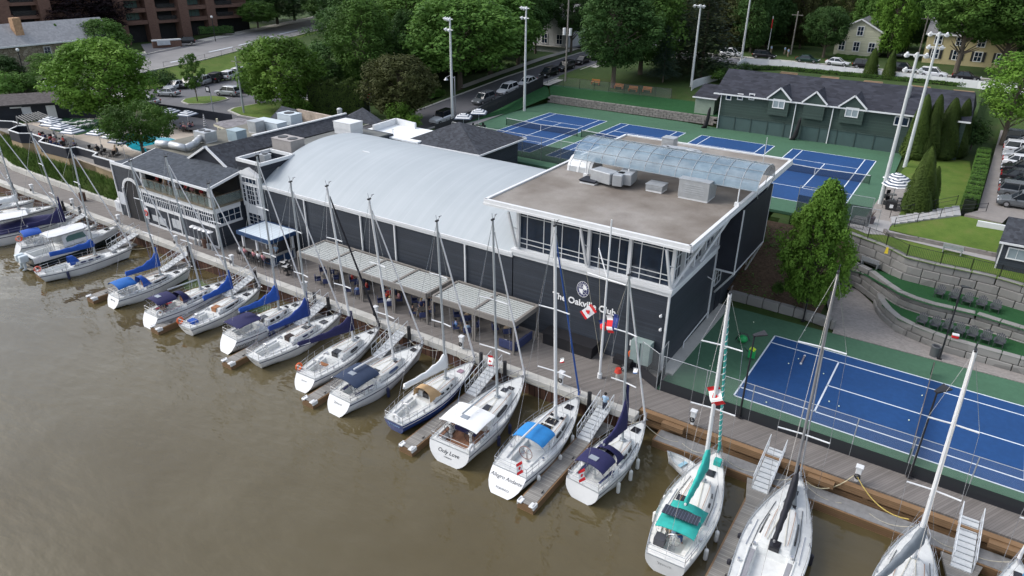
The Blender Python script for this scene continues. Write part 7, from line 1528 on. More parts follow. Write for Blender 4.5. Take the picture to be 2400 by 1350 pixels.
# ---- light poles, lamp posts ----
def lightpole(label, bx, by, z, ty, rz, n=2, grp='tennis floodlight poles'):
    x, y = P(bx, by, z); h = HT(bx, by, ty, z)
    t = thing('floodlight_pole', label, 'floodlight pole', (x, y, z), 0, grp); q = MB(); q.tube((x, y, z), (x, y, h), .24, .13, 10); q.build('pole', mat('pale_grey_pole', (.5, .52, .52), .5, .04), t)
    for lv in range(n):
        zz_ = h-.25-lv*1.5; c, s = cos(rz), sin(rz); q = MB(); q.bar((x-c*1.0, y-s*1.0, zz_), (x+c*1.0, y+s*1.0, zz_), .12, .12); q.build('crossarm', WHITE, t)
        for k in (-.9, 0, .9) if lv == 0 else (-.7, .7):
            q = MB(); o = (x+c*k-s*.35, y+s*k+c*.35, zz_+.1); q.tube(o, (o[0]-s*.25, o[1]+c*.25, o[2]-.25), .13, .29, 10); q.ball(o, .14, 8, 5); q.build('floodlight', WHITE, t)
    return t
lightpole('floodlight pole at the near left corner of the upper courts', 1061, 295, 6, 40, 2.6); lightpole('floodlight pole at the far left corner of the upper courts', 1229, 260, 6, 15, 2.6)
lightpole('floodlight pole behind the block wall left of the pale green shed', 1619, 209, 9, 10, 2.9, 1); lightpole('floodlight pole behind the green building running out of frame', 1736, 150, 10, -40, 2.9)
lightpole('nearest floodlight pole at the right end of the upper courts', 2062, 478, 6, 123, 0.2); lightpole('farther floodlight pole at the right end of the upper courts', 2120, 392, 6, 75, .2)
def lamp(label, bx, by, ty, z, rz):
    x, y = P(bx, by, z); h = HT(bx, by, ty, z); t = thing('lamp_post', label, 'lamp post', (x, y, z), 0, 'black lamp posts'); MB().tube((x, y, z), (x, y, h), .075, .055, 8).build('pole', BLACK, t)
    q = MB(); q.box((x, y, z+.03), (.35, .35, .06)); q.build('base_plate', BLACK, t); c, s = cos(rz), sin(rz)
    q = MB(); q.add([(x+c*u-s*v, y+s*u+c*v, h+w) for u, v, w in ((-.1, -.12, 0), (-.1, .12, 0), (.75, .33, .22), (.75, -.33, .22), (-.1, -.12, .1), (-.1, .12, .1), (.75, .33, .3), (.75, -.33, .3))], [(0, 1, 2, 3), (7, 6, 5, 4), (0, 4, 5, 1), (1, 5, 6, 2), (2, 6, 7, 3), (3, 7, 4, 0)]); q.build('lamp_head', BLACK, t)
lamp('black lamp post at the near left corner of the lower court', 1733, 977, 788, 1.6, .6); lamp('black lamp post at the near side beside the net', 2131, 1117, 920, 1.6, .9); lamp('black lamp post at the far left corner of the lower court', 1882, 752, 592, 1.6, -1.2); lamp('black lamp post beside the litter bin on the paver path', 2201, 842, 672, 1.6, -1.2)
# ---- adirondack chairs, benches ----
def adiro():
    t = thing('adirondack_chair', 'x', 'garden chair', (0, 0, 0), 0, 'x', local=True); m_ = mat('charcoal_plastic', (.045, .048, .055), .6, .1, 4)
    q = MB(); q.add([(-.28, -.5, .38), (.28, -.5, .38), (.28, .25, .25), (-.28, .25, .25), (-.28, -.5, .42), (.28, -.5, .42), (.28, .25, .29), (-.28, .25, .29)], BF); q.build('seat', m_, t)
    for i in range(5): u = (i-2)*.115; hh = .95-.06*abs(i-2)**1.5; q = MB(); q.add([(u-.05, .22, .28), (u+.05, .22, .28), (u*1.25+.055, .55, hh), (u*1.25-.055, .55, hh), (u-.05, .26, .28), (u+.05, .26, .28), (u*1.25+.055, .59, hh), (u*1.25-.055, .59, hh)], BF); q.build('back_slat', m_, t)
    for s in (-1, 1):
        MB().box((s*.36, -.1, .56), (.13, .75, .03)).build('armrest', m_, t); MB().box((s*.32, -.42, .27), (.04, .1, .55)).build('leg', m_, t); q = MB(); q.bar((s*.3, -.4, .32), (s*.3, .6, .03), .04, .1); q.build('rear_runner', m_, t)
    return t
AD = adiro(); o5 = ['first', 'second', 'third', 'fourth', 'fifth', 'sixth', 'seventh']
for i, (px, py) in enumerate(((2200, 694), (2234, 703), (2265, 712), (2298, 720), (2331, 729))): x, y = P(px, py, 4.0); place(AD, (x, y+.3, 3.86), -.1, f'charcoal adirondack chair {o5[i]} from the left on the upper turf terrace', 'chairs on the upper turf terrace')
for i, (px, py) in enumerate(((2158, 760), (2189, 768), (2218, 775), (2246, 784), (2276, 792), (2308, 801), (2340, 810))): x, y = P(px, py, 2.9); place(AD, (x, y+.3, 2.76), -.1, f'charcoal adirondack chair {o5[i]} from the left on the lower turf terrace', 'chairs on the lower turf terrace')
def bench(m, m2):
    t = thing('park_bench', 'x', 'bench', (0, 0, 0), 0, None, local=True)
    MB().b2(-.85, .85, -.25, .2, .42, .47).build('seat', m, t); q = MB(); q.b2(-.85, .85, .22, .27, .55, .7); q.b2(-.85, .85, .24, .29, .75, .92); q.build('backrest', m, t)
    for s in (-.75, .75): q = MB(); q.b2(s-.04, s+.04, -.22, .28, 0, .42); q.b2(s-.04, s+.04, .19, .25, .42, .9); q.build('leg', m2, t)
    return t
OW = mat('orange_wood', (.42, .16, .04), .6, .15, 3); B1 = bench(OW, OW); B2 = bench(METAL, METAL)
for i, (px, py) in enumerate(((1395, 197), (1450, 205), (1483, 210), (1516, 213))): x, y = P(px, py, 8.8); place(B1, (x, y, g(x, y)+.15), 0, f'orange timber bench {o5[i]} from the left on the bank', 'orange benches on the bank'); 
x, y = P(2039, 622, 3.85); place(B2, (x, y, 3.75), pi-.3, 'grey metal bench against the tallest stone wall', 'grey metal benches'); x, y = P(2231, 592, 6.1); place(B2, (x, y, 6.05), pi-.1, 'grey metal bench beside the garden path', 'grey metal benches')
x, y = P(1965, 542, 6); q = MB()
x, y = P(2040, 522, 6.1); t = thing('planter', 'dark pot with red leaved plant beside the court gate', 'planter', (x, y, 6.05)); MB().tube((x, y, 6.05), (x, y, 6.75), .3, .4, 10).build('pot', mat('plum_pot', (.05, .025, .04), .5), t); q = MB()
for i in range(30): a = rnd(0, 6.28); q.tube((x, y, 6.7), (x+cos(a)*rnd(.1, .45), y+sin(a)*rnd(.1, .45), 6.9+rnd(.1, .7)), .03, .005, 4)
q.build('leaves', mat('red_leaf', (.12, .05, .03), .7), t)
x, y = P(2084, 412, 8.3); 
for i, (px, py) in enumerate(((2103, 418), (2101, 432))): x, y = P(px, py, 8.6); place(PO, (x, y, 6.05), .2, f'octagonal striped parasol {["behind", "in front"][i]} of the pair by the lawn', 'striped parasols by the right court'); tableset(x, y-.3, 6.05, 3, CB, TB, f'under the {["rear", "front"][i]} octagonal parasol', 'chairs by the right court', 'tables by the right court', 0)
for i, (px, py) in enumerate(((1086, 275), (1122, 264))): x, y = P(px, py, 8.6); place(PQ, (x, y, 6.05), .5, f'square striped parasol {["left", "right"][i]} of the pair beside the hill street', 'striped parasols by the hill street'); tableset(x+.3, y-.4, 6.05, 4, CB, TB, f'under the {["left", "right"][i]} parasol by the hill street', 'chairs by the hill street', 'tables by the hill street', 0)
x, y = P(2087, 492, 6); t = thing('ball_crate', 'black box with white notice behind the gate', 'box', (x, y, 6)); MB().b2(x-.5, x+.5, y-.3, y+.3, 6.05, 7.0).build('box', BLACK, t); MB().b2(x-.15, x+.2, y-.34, y-.31, 6.3, 6.7).build('notice', WHITE, t)
# ball machine, ball cart, stray balls, cones
x, y = P(1740, 802, 1.62); t = thing('ball_hopper', 'green wheeled ball hopper lying behind the baseline', 'ball machine', (x, y, 1.62)); q = MB(); q.ball((x, y, 1.95), .4, 10, 6, .8); q.build('drum', mat('bright_green', (.01, .3, .08), .5), t); q = MB(); q.path([(x-.6, y, 1.7), (x-.3, y+.1, 2.4), (x+.3, y+.1, 2.4), (x+.6, y, 1.9)], .04); q.build('handle', BLACK, t)
x, y = P(1760, 840, 1.62); t = thing('ball_cart', 'green ball cart heaped with yellow balls at the baseline', 'ball cart', (x, y, 1.62)); q = MB(); q.box((x, y, 2.1), (.55, .55, .6), .2, top=1.0); q.build('basket', mat('bright_green', None), t); q = MB(); [q.ball((x+rnd(-.22, .22), y+rnd(-.22, .22), 2.45+rnd(0, .1)), .05, 5, 4) for _ in range(40)]; tag(q.build('tennis_balls', mat('tennis_yellow', (.6, .75, .05), .8), t), kind='stuff'); MB().path([(x-.3, y-.2, 2.3), (x-.6, y-.3, 2.6)], .03).build('handle', BLACK, t)
q = MB(); q.ball((0, 0, .05), .055, 6, 4); b0_ = tag(q.build('tennis_ball', mat('pale_ball', (.7, .8, .6), .8)), 'x', 'tennis ball', 'stray tennis balls on the lower court')
for i, (px, py, nm) in enumerate(((1848, 853, 'near the roller on the blue court'), (1871, 842, 'above the roller on the blue court'), (1930, 877, 'beside the spreader line'), (1796, 944, 'in the near tramline'), (1943, 942, 'left of the pair near the service line'), (1966, 953, 'right of the pair near the service line'), (2130, 986, 'left of the net near its middle'), (2161, 928, 'close to the left of the net'), (1886, 775, 'on the green beyond the far tramline'), (1766, 756, 'on the green near the wall'), (1664, 859, 'on the green by the fence'), (2265, 700, 'on'))[:11]):
    x, y = P(px, py, 1.62); o = b0_ if i == 0 else b0_.copy()
    if i: COL.objects.link(o)
    o.location = (x, y, 1.62); o['label'] = 'pale tennis ball '+nm
a, b_ = P3(1877, 852, 1.72), P3(1886, 834, 1.72); t = thing('court_roller', 'short grey court roller lying on the blue court', 'roller', a); MB().tube(a, b_, .07).build('tube', mat('roller_grey', (.25, .22, .25), .6), t); q = MB(); q.ball(a, .1, 6, 4); q.build('end_cap', WHITE, t); q = MB(); q.ball(b_, .1, 6, 4); q.build('end_cap', WHITE, t)
x, y = P(2077, 592, 6.1); t = thing('wet_floor_sign', 'yellow folding warning cone sign behind the railing', 'sign', (x, y, 6.05)); q = MB(); q.add([(x-.16, y-.15, 6.05), (x+.16, y-.15, 6.05), (x+.08, y, 6.65), (x-.08, y, 6.65), (x+.16, y+.15, 6.05), (x-.16, y+.15, 6.05)], [(0, 1, 2, 3), (4, 5, 3, 2)]); q.build('panel', mat('yellow_sign', (.6, .45, .02), .6), t)
x, y = P(2232, 812, 2.2); t = thing('cool_box', 'red and white cool box on the lowest stone wall', 'cool box', (x, y+.3, 2.85)); MB().box((x, y+.4, 2.98), (.5, .35, .22), .1).build('body', RED, t, bev=.03); MB().box((x, y+.4, 3.14), (.52, .37, .1), .1).build('lid', WHITE, t, bev=.03)
t = thing('no_entry_sign', 'white sign with a red no entry disc above the rear roofs', 'road sign', P3(868, 262, 6.2)); x, y = P(868, 266, 6.2); z0 = 8.4; MB().tube((x, y, 6), (x, y, z0+1.1), .05).build('pole', METAL, t); MB().b2(x-.55, x+.55, y-.1, y-.06, z0, z0+1.3).build('sign_plate', WHITE, t); q = MB(); q.tube((x, y-.12, z0+.75), (x, y-.14, z0+.75), .42, n=16); q.build('red_disc', RED, t); MB().b2(x-.28, x+.28, y-.16, y-.145, z0+.68, z0+.82).build('white_bar', WHITE, t)
# ---- white fence and planters behind the green building ----
t = thing('white_panel_fence', 'long white panel fence between the green building and the far street', 'fence', (-22, 147.5, 10.4)); fp = [P(1728, 158, 10.8), P(1745, 142, 11.2), P(1800, 145, 11.2), P(2290, 196, 11.2), P(2420, 213, 11.2)]; MB().strip(fp, .08, 10.2, 11.7).build('panel', WHITE, t)
for a, b in zip(fp, fp[1:]):
    n = max(1, int(hypot(b[0]-a[0], b[1]-a[1])/2.4))
    for i in range(n): x, y = lerp(a[0], b[0], i/n), lerp(a[1], b[1], i/n); MB().b2(x-.09, x+.09, y-.09, y+.09, 10.2, 11.85).build('post', WHITE, t)
q = MB(); ts_ = [P(x, y, z) for x, y, z in ((1620, 215, 9), (1632, 204, 9.4), (1655, 190, 10), (1690, 178, 10.3))]; q.strip(ts_, .1, 8.6, 10.8); tag(q.build('white_step_fence', WHITE), 'short stepped white fence by the floodlight pole left of the shed', 'fence')
for i, px in enumerate((1855, 1950, 2050, 2160, 2260)): x, y = P(px, 170+(px-1855)*.105, 10.8); t = thing('timber_bench_planter', f'low timber planter bench {o5[i]} from the left in front of the white fence', 'planter bench', (x, y-2, 10.3), 0, 'timber planter benches'); MB().b2(x-1.6, x+1.6, y-2.4, y-1.9, 10.75, 10.9).build('seat', mat('tan_timber', (.25, .17, .1), .8), t); MB().b2(x-1.5, x+1.5, y-1.88, y-1.4, 10.2, 11.05).build('planter_box', mat('tan_timber', None), t)
MB_ = MB(); x, y = P(1800, 110, 11); t = thing('flagpole', 'white pole with a small maple leaf flag beyond the green building', 'flagpole', (-38, 147, 10.5)); x, y = P(1798, 128, 10.5); MB().tube((x, y, 10.5), (x, y, 18.5), .08).build('pole', WHITE, t); q = MB(); q.b2(x, x+.1, y-.5, y, 16, 17.9); q.build('cloth', RED, t)
# utility poles and street lamps
def upole(label, bx, by, z, h, tr=False, m=None):
    x, y = P(bx, by, z); t = thing('utility_pole', label, 'utility pole', (x, y, z), 0, 'utility poles'); MB().tube((x, y, z), (x, y, z+h), .17, .12, 8).build('pole', m or mat('grey_wood_pole', (.22, .2, .18), .8), t); MB().bar((x-1.2, y, z+h-.8), (x+1.2, y, z+h-.8), .12, .12).build('crossarm', MATS['grey_wood_pole'] if 'grey_wood_pole' in MATS else METAL, t)
    if tr:
        for s in (-.9, .9): MB().tube((x+s*.7, y, z+tr), (x+s*.7, y, z+tr+1.2), .3, n=10).build('transformer', WHITE, t)
upole('tall utility pole with two white transformer cans beside the hill street', 1325, 190, 9.3, 16, 8); upole('slim wooden pole by the far street left of the cream house', 1853, 128, 10.6, 9); upole('wooden pole between the cream house and the yellow house', 2150, 140, 10.6, 9); upole('light pole in the grass strip of the car park island', 572, 265, 6.2, 9, m=ALUG)
x, y = P(504, 283, 5.5); t = thing('club_sign_post', 'grey post carrying a small dark square sign by the pool fence', 'sign post', (x, y, 5.4)); MB().tube((x, y, 5.3), (x, y, 10.2), .07).build('post', METAL, t); MB().b2(x-.95, x+.1, y-.1, y-.04, 10.0, 11.0).build('sign_plate', CHARD, t); MB().b2(x-.75, x-.1, y-.13, y-.105, 10.25, 10.75).build('sign_marks', WHITE, t)
for px, py, ty, nm in ((505, 95, 42, 'on the grass by the apartment drive'), (56, 170, 120, 'in front of the stone house')):
    x, y = P(px, py, 8.2); h = HT(px, py, ty, 8.2); t = thing('street_lamp', 'black globe street lamp '+nm, 'street lamp', (x, y, 8.2), 0, 'globe street lamps'); MB().tube((x, y, 8), (x, y, h), .1).build('pole', BLACK, t); MB().ball((x, y, h+.25), .32, 8, 6).build('globe', WHITE, t)
x, y = P(1030, 265, 6.8); t = thing('street_lamp', 'curved arm street lamp with bell shade beside the hill street', 'street lamp', (-72, 96, 6.4)); x, y = P(1062, 268, 6.6); x -= .3; q = MB(); q.tube((x, y+1, 6.4), (x, y+1, 12.5), .08); q.path([(x, y+1, 12.2), (x-.8, y+.9, 12.6), (x-1.6, y+.8, 12.2)], .05); q.build('pole', METAL, t); MB().tube((x-1.6, y+.8, 12.2), (x-1.6, y+.8, 11.8), .1, .4, 10).build('shade', METAL, t)
# road fence along the main road
iron('dark post and rail fence between main road and lawn', [P3(x, y, 7.9) for x, y in ((385, 161), (440, 151), (520, 133), (640, 100), (740, 75))], 1.3, False, 'rail_fence', 5)
q = MB(); up = [P3(x, y, 7.97) for x, y in ((330, 178), (372, 163), (470, 143), (600, 109), (745, 72))]; lo = [P3(x, y, 6.1) for x, y in ((330, 212), (388, 202), (480, 186), (590, 160), (700, 130))]
for i in range(4): q.quad(lo[i], lo[i+1], up[i+1], up[i])
struct('roadside_lawn', q, GRASS)
# ---- cars ----
TYRE = mat('tyre', (.015, .015, .015), .8); RIM = mat('alloy_rim', (.4, .4, .42), .3, .05, 3, metal=.7); CGL = mat('car_glass', (.015, .02, .025), .05); LMP = mat('headlight', (.6, .62, .65), .15); TLP = mat('tail_light', (.35, .01, .01), .3)
def carmat(n_, c): return mat('car_'+n_, c, .25, .04, 1, metal=.2)
CC = {'white': carmat('white', (.72, .73, .75)), 'silver': carmat('silver', (.38, .4, .42)), 'grey': carmat('grey', (.12, .13, .14)), 'black': carmat('black', (.012, .012, .015)), 'dark green': carmat('green', (.02, .05, .04)), 'blue': carmat('blue', (.03, .06, .13))}
def make_car(kind):
    L_, W_, H_ = {'suv': (4.7, 1.9, 1.7), 'sedan': (4.6, 1.82, 1.42), 'jeep': (4.3, 1.85, 1.85)}[kind]; hl = L_/2; hw = W_/2
    t = thing('parked_car', 'x', 'car', (0, 0, 0), 0, 'cars', local=True); bz = {'suv': .98, 'sedan': .85, 'jeep': 1.05}[kind]
    st = {'suv': [(-hl, .55, .8), (-hl+.1, .9, bz-.02), (-hl+.5, 1, bz), (-.9, 1, bz), (.6, 1, bz), (hl-1.1, .99, bz-.02), (hl-.35, .95, bz-.14), (hl-.05, .85, .7), (hl, .7, .55)],
          'sedan': [(-hl, .75, .7), (-hl+.1, .9, bz), (-hl+.6, .97, bz+.02), (-.9, 1, bz), (.6, 1, bz-.02), (hl-1.1, .99, bz-.06), (hl-.35, .94, bz-.18), (hl-.05, .83, .6), (hl, .7, .5)],
          'jeep': [(-hl, .95, bz-.1), (-hl+.05, .97, bz), (-hl+.6, 1, bz), (-.9, 1, bz), (.4, 1, bz), (.5, .95, bz), (hl-.4, .85, bz-.06), (hl-.05, .8, bz-.1), (hl, .8, .6)]}[kind]
    q = MB(); secs = []
    for x, wf, zt in st: w = hw*wf; secs.append([(-w*.92, -x, .25), (-w, -x, .45), (-w, -x, zt-.14), (-w*.93, -x, zt), (w*.93, -x, zt), (w, -x, zt-.14), (w, -x, .45), (w*.92, -x, .25)])
    q.loft(secs, True); body = q.build('body', CC['white'], t, smooth=False)
    g_ = {'suv': [(-hl+.12, bz, .9), (-hl+.4, H_-.06, .78), (.35, H_-.02, .78), (1.15, bz-.02, .9)], 'sedan': [(-hl+.55, bz, .88), (-1.15, H_-.03, .72), (.2, H_-.02, .72), (1.05, bz-.03, .88)], 'jeep': [(-hl+.08, bz, .93), (-hl+.12, H_-.08, .88), (.25, H_-.06, .86), (.5, bz, .92)]}[kind]
    (x0, z0, w0), (x1, z1, w1), (x2, z2, w2), (x3, z3, w3) = g_
    q = MB(); q.loft([[(-hw*w, -x, bz-.04), (-hw*ww, -x, z), (hw*ww, -x, z), (hw*w, -x, bz-.04)] for x, z, w, ww in ((x0, z0, w0, w0), (x1, z1, w0, w1), (x2, z2, w3, w2), (x3, z3, w3, w3))], True); q.build('glasshouse', CGL, t)
    q = MB(); q.add([(-hw*w1-.01, -x1+.08, z1), (hw*w1+.01, -x1+.08, z1), (hw*w2+.01, -x2-.05, z2), (-hw*w2-.01, -x2-.05, z2), (-hw*w1*.94, -x1, z1+.06), (hw*w1*.94, -x1, z1+.06), (hw*w2*.94, -x2, z2+.06), (-hw*w2*.94, -x2, z2+.06)], [(3, 2, 1, 0), (4, 5, 6, 7), (0, 1, 5, 4), (1, 2, 6, 5), (2, 3, 7, 6), (3, 0, 4, 7)])
    for s in (-1, 1):
        for xa, za, xb, zb_ in ((x0, z0, x1, z1), (x3, z3, x2, z2)): q.bar((s*hw*.9, -xa, za-.02), (s*hw*w1, -xb, zb_+.02), .07, .08)
        xm = -.55; q.bar((s*hw*.9, -xm, bz-.02), (s*hw*w1*1.01, -xm, z1+.02), .05, .07)
    q.build('roof', CC['white'], t)
    for sx in (-1, 1):
        for sy in (-1, 1):
            q = MB(); c = (sx*(hw-.1), sy*hl*.61, .34); q.tube((c[0]-.11, c[1], c[2]), (c[0]+.11, c[1], c[2]), .34, n=14); w_ = q.build('wheel', TYRE, t); q = MB(); q.tube((c[0]+sx*.1, c[1], c[2]), (c[0]+sx*.125, c[1], c[2]), .2, n=10); q.build('rim', RIM, w_)
        MB().box((sx*hw*.66, -hl+.06, .66), (.38, .14, .14)).build('headlight', LMP, t); MB().box((sx*hw*.76, hl-.04, .8), (.22, .12, .26)).build('tail_light', TLP, t)
        MB().box((sx*(hw+.07), -.75, bz+.04), (.16, .12, .12)).build('wing_mirror', CC['black'], t)
    q = MB(); q.b2(-hw*.8, hw*.8, -hl-.015, -hl+.2, .3, .48); q.b2(-hw*.8, hw*.8, hl-.2, hl+.02, .3, .5); q.build('bumper', mat('bumper_dark', (.04, .04, .045), .6), t)
    return t
CARS = {k: make_car(k) for k in ('suv', 'sedan', 'jeep')}; cf = {}
def car(kind, col, px, py, z, rz, label, group, xy=None):
    x, y = xy or P(px, py, z); pr = CARS[kind]
    r = dup(pr, (x, y, z), rz, label, group, swap={'body': CC[col], 'roof': CC[col] if kind != 'jeep' else CC['black']}); return r
GH = 'cars parked along the hill street'
hc = [('jeep', 'white', -70.9, 89.0, 'white off-roader with a black soft top nearest the club'), ('suv', 'grey', -71.7, 101.8, 'grey estate car behind the two parasols'), ('suv', 'white', -71.3, 108.7, 'white family car in front of the black windscreen'), ('sedan', 'white', -70.9, 114.8, 'white car with dark roof beside the floodlight pole'), ('suv', 'black', -70.6, 122.2, 'black car at the end of the windscreen fence'), ('suv', 'black', -70.3, 128.2, 'second black car halfway up the hill'), ('sedan', 'black', -70.0, 134.5, 'black saloon behind the transformer pole'), ('suv', 'silver', -69.6, 141.0, 'silver car furthest up the hill street')]
for k, c, x, y, l in hc: r = car(k, c, 0, 0, road_z(y)+.1, -.06, l, GH, (x-1.0, y)); r.rotation_euler.x = .09 if y < 118 else .06
GF = 'cars parked along the far street'
for k, c, px, py, l in (('suv', 'white', 1712, 132, 'white car leftmost on the far street'), ('suv', 'black', 1790, 137, 'black car beside the white pole on the far street'), ('sedan', 'dark green', 1892, 146, 'small dark green soft top on the far street'), ('sedan', 'white', 1962, 153, 'white saloon right of the green soft top'), ('suv', 'black', 2027, 160, 'black car behind the left cone shaped cedar'), ('suv', 'black', 2115, 168, 'black car right of the second cone shaped cedar'), ('suv', 'white', 2185, 180, 'white car beside the pale utility boxes'), ('sedan', 'black', 2263, 187, 'low black car rightmost on the far street')): car(k, c, px, py, 10.62, pi/2-.02, l, GF)
car('suv', 'grey', 2105, 132, 10.65, .1, 'grey car in the drive of the cream house', 'cars in drives'); car('suv', 'black', 2172, 140, 10.65, .1, 'black car in the drive of the yellow house', 'cars in drives')
GP = 'cars in the left car park'
for k, c, px, py, rz, l in (('sedan', 'silver', 393, 224, -1.2, 'silver saloon driving out beside the big green tree'), ('sedan', 'white', 411, 207, .35, 'white car at the left end of the back row'), ('suv', 'black', 443, 203, .35, 'black car second in the back row behind the small tree'), ('suv', 'silver', 481, 196, 3.6, 'silver family car third in the back row'), ('jeep', 'black', 511, 190, 3.6, 'black boxy off-roader in the back row'), ('suv', 'white', 540, 184, 3.6, 'white car showing its tail in the back row'), ('suv', 'white', 563, 176, 3.6, 'white car near the right end of the back row'), ('suv', 'blue', 590, 168, 3.6, 'blue car at the right end of the back row'), ('suv', 'silver', 535, 223, -1.3, 'silver estate car by the grass island'), ('sedan', 'black', 570, 216, -1.3, 'black saloon beside the silver estate'), ('suv', 'white', 640, 226, -1.3, 'white car glimpsed below the round tree'), ('sedan', 'silver', 345, 245, -1.2, 'silver car partly behind the pool fence'), ('sedan', 'grey', 115, 200, -1.2, 'grey car left of the big tree'), ('sedan', 'white', 110, 208, -1.2, 'white car nearest the pool hut')): car(k, c, px, py, 6.15, rz, l, GP)
car('suv', 'black', 435, 103, 8.4, -.6, 'black car by the apartment entrance', 'cars by the apartments')
GR_ = 'cars in the right car park'
for i, (k, c, y) in enumerate((('suv', 'grey', 89.0), ('suv', 'grey', 92.8), ('suv', 'black', 96.3), ('sedan', 'black', 100), ('suv', 'black', 104), ('sedan', 'white', 107.8), ('suv', 'silver', 111.5), ('suv', 'white', 115), ('sedan', 'white', 118.8), ('suv', 'grey', 122.5))): car(k, c, 0, 0, 7.34, -pi/2 if i % 2 == 0 else pi/2, f'{c} car {(o5+["eighth","ninth","tenth"])[i]} from the front in the row beside the hedge', GR_, (6.4, y))
for x, y, l in ((14, 92, 'first'), (14, 98, 'second')): pass
# protos that were only templates move out: delete them
for r in [PS, PT]+list(CARS.values()):
    for c, gs in (TREE.get(r.name) or [(c, kids(c)) for c in kids(r)]):
        for h in gs: D.objects.remove(h)
        D.objects.remove(c)
    D.objects.remove(r)
# =================== trees, hedges, ground cover ===================
random.seed(21)
def leafmat(name, c, c2, var=.5, sc=.9):
    c = tuple(k*1.3 for k in c); c2 = tuple(k*1.3 for k in c2)
    m, n, b = nodes(name); b.inputs['Roughness'].default_value = .65; b.inputs['Specular IOR Level'].default_value = .12
    tc = n.nodes.new('ShaderNodeTexCoord'); oi = n.nodes.new('ShaderNodeObjectInfo')
    mp = n.nodes.new('ShaderNodeMapping'); n.links.new(tc.outputs['Object'], mp.inputs[0])
    cx = n.nodes.new('ShaderNodeCombineXYZ'); [n.links.new(math_node(n, 'MULTIPLY', oi.outputs['Random'], 50.0), cx.inputs[i]) for i in (0, 1)]; n.links.new(cx.outputs[0], mp.inputs['Location'])
    f = noise(n, mp.outputs[0], sc, 4, .65); f2 = noise(n, mp.outputs[0], 14, 2, .6)
    col = ramp(n, f, [(.32, tuple(k*(1-var) for k in c)), (.5, c), (.68, c2)])
    col = mixc(n, math_node(n, 'MULTIPLY', f2, .55), col, tuple(k*.5 for k in c))
    v = math_node(n, 'ADD', math_node(n, 'MULTIPLY', oi.outputs['Random'], .5), .75); hs_ = n.nodes.new('ShaderNodeHueSaturation'); n.links.new(v, hs_.inputs['Value']); n.links.new(col, hs_.inputs['Color'])
    n.links.new(hs_.outputs[0], b.inputs['Base Color'])
    tr = n.nodes.new('ShaderNodeBsdfTranslucent'); n.links.new(hs_.outputs[0], tr.inputs['Color']); mx = n.nodes.new('ShaderNodeMixShader'); mx.inputs[0].default_value = .3
    n.links.new(b.outputs[0], mx.inputs[1]); n.links.new(tr.outputs[0], mx.inputs[2]); n.links.new(mx.outputs[0], n.nodes['Material Output'].inputs[0]); MATS[name] = m; return m
LM = {'bright': leafmat('leaves_bright', (.085, .17, .024), (.14, .24, .04)), 'mid': leafmat('leaves_mid', (.068, .14, .028), (.11, .2, .04)), 'dark': leafmat('leaves_dark', (.042, .09, .025), (.07, .13, .034)),
      'olive': leafmat('leaves_olive', (.06, .07, .024), (.085, .09, .035)), 'conifer': leafmat('needles_dark', (.026, .05, .024), (.055, .07, .035)), 'blue': leafmat('needles_blue', (.05, .085, .06), (.08, .12, .085)),
      'cedar': leafmat('cedar_leaves', (.045, .075, .015), (.07, .105, .022)), 'purple': leafmat('leaves_purple', (.014, .009, .011), (.03, .016, .018)), 'yellow': leafmat('leaves_yellow', (.16, .2, .02), (.22, .26, .03)), 'limb': mat('bark', (.11, .09, .07), .9, .3, 3, bump=.4, bsc=12)}
BARK = LM['limb']; BARKP = mat('pale_bark', (.2, .19, .16), .9, .3, 2)
ASP = [1.0]
def leaf(q, p, n, s):
    n = Vector(n).normalized(); a = n.orthogonal().normalized(); b = n.cross(a); t = rnd(0, 6.28); a, b = a*cos(t)+b*sin(t), b*cos(t)-a*sin(t); k = rnd(.55, 1); a.z /= ASP[0]; b.z /= ASP[0]
    q.quad(p-a*s*.5, p+b*s*.32*k, p+a*s*.5*rnd(.8, 1.2), p-b*s*.32*k)
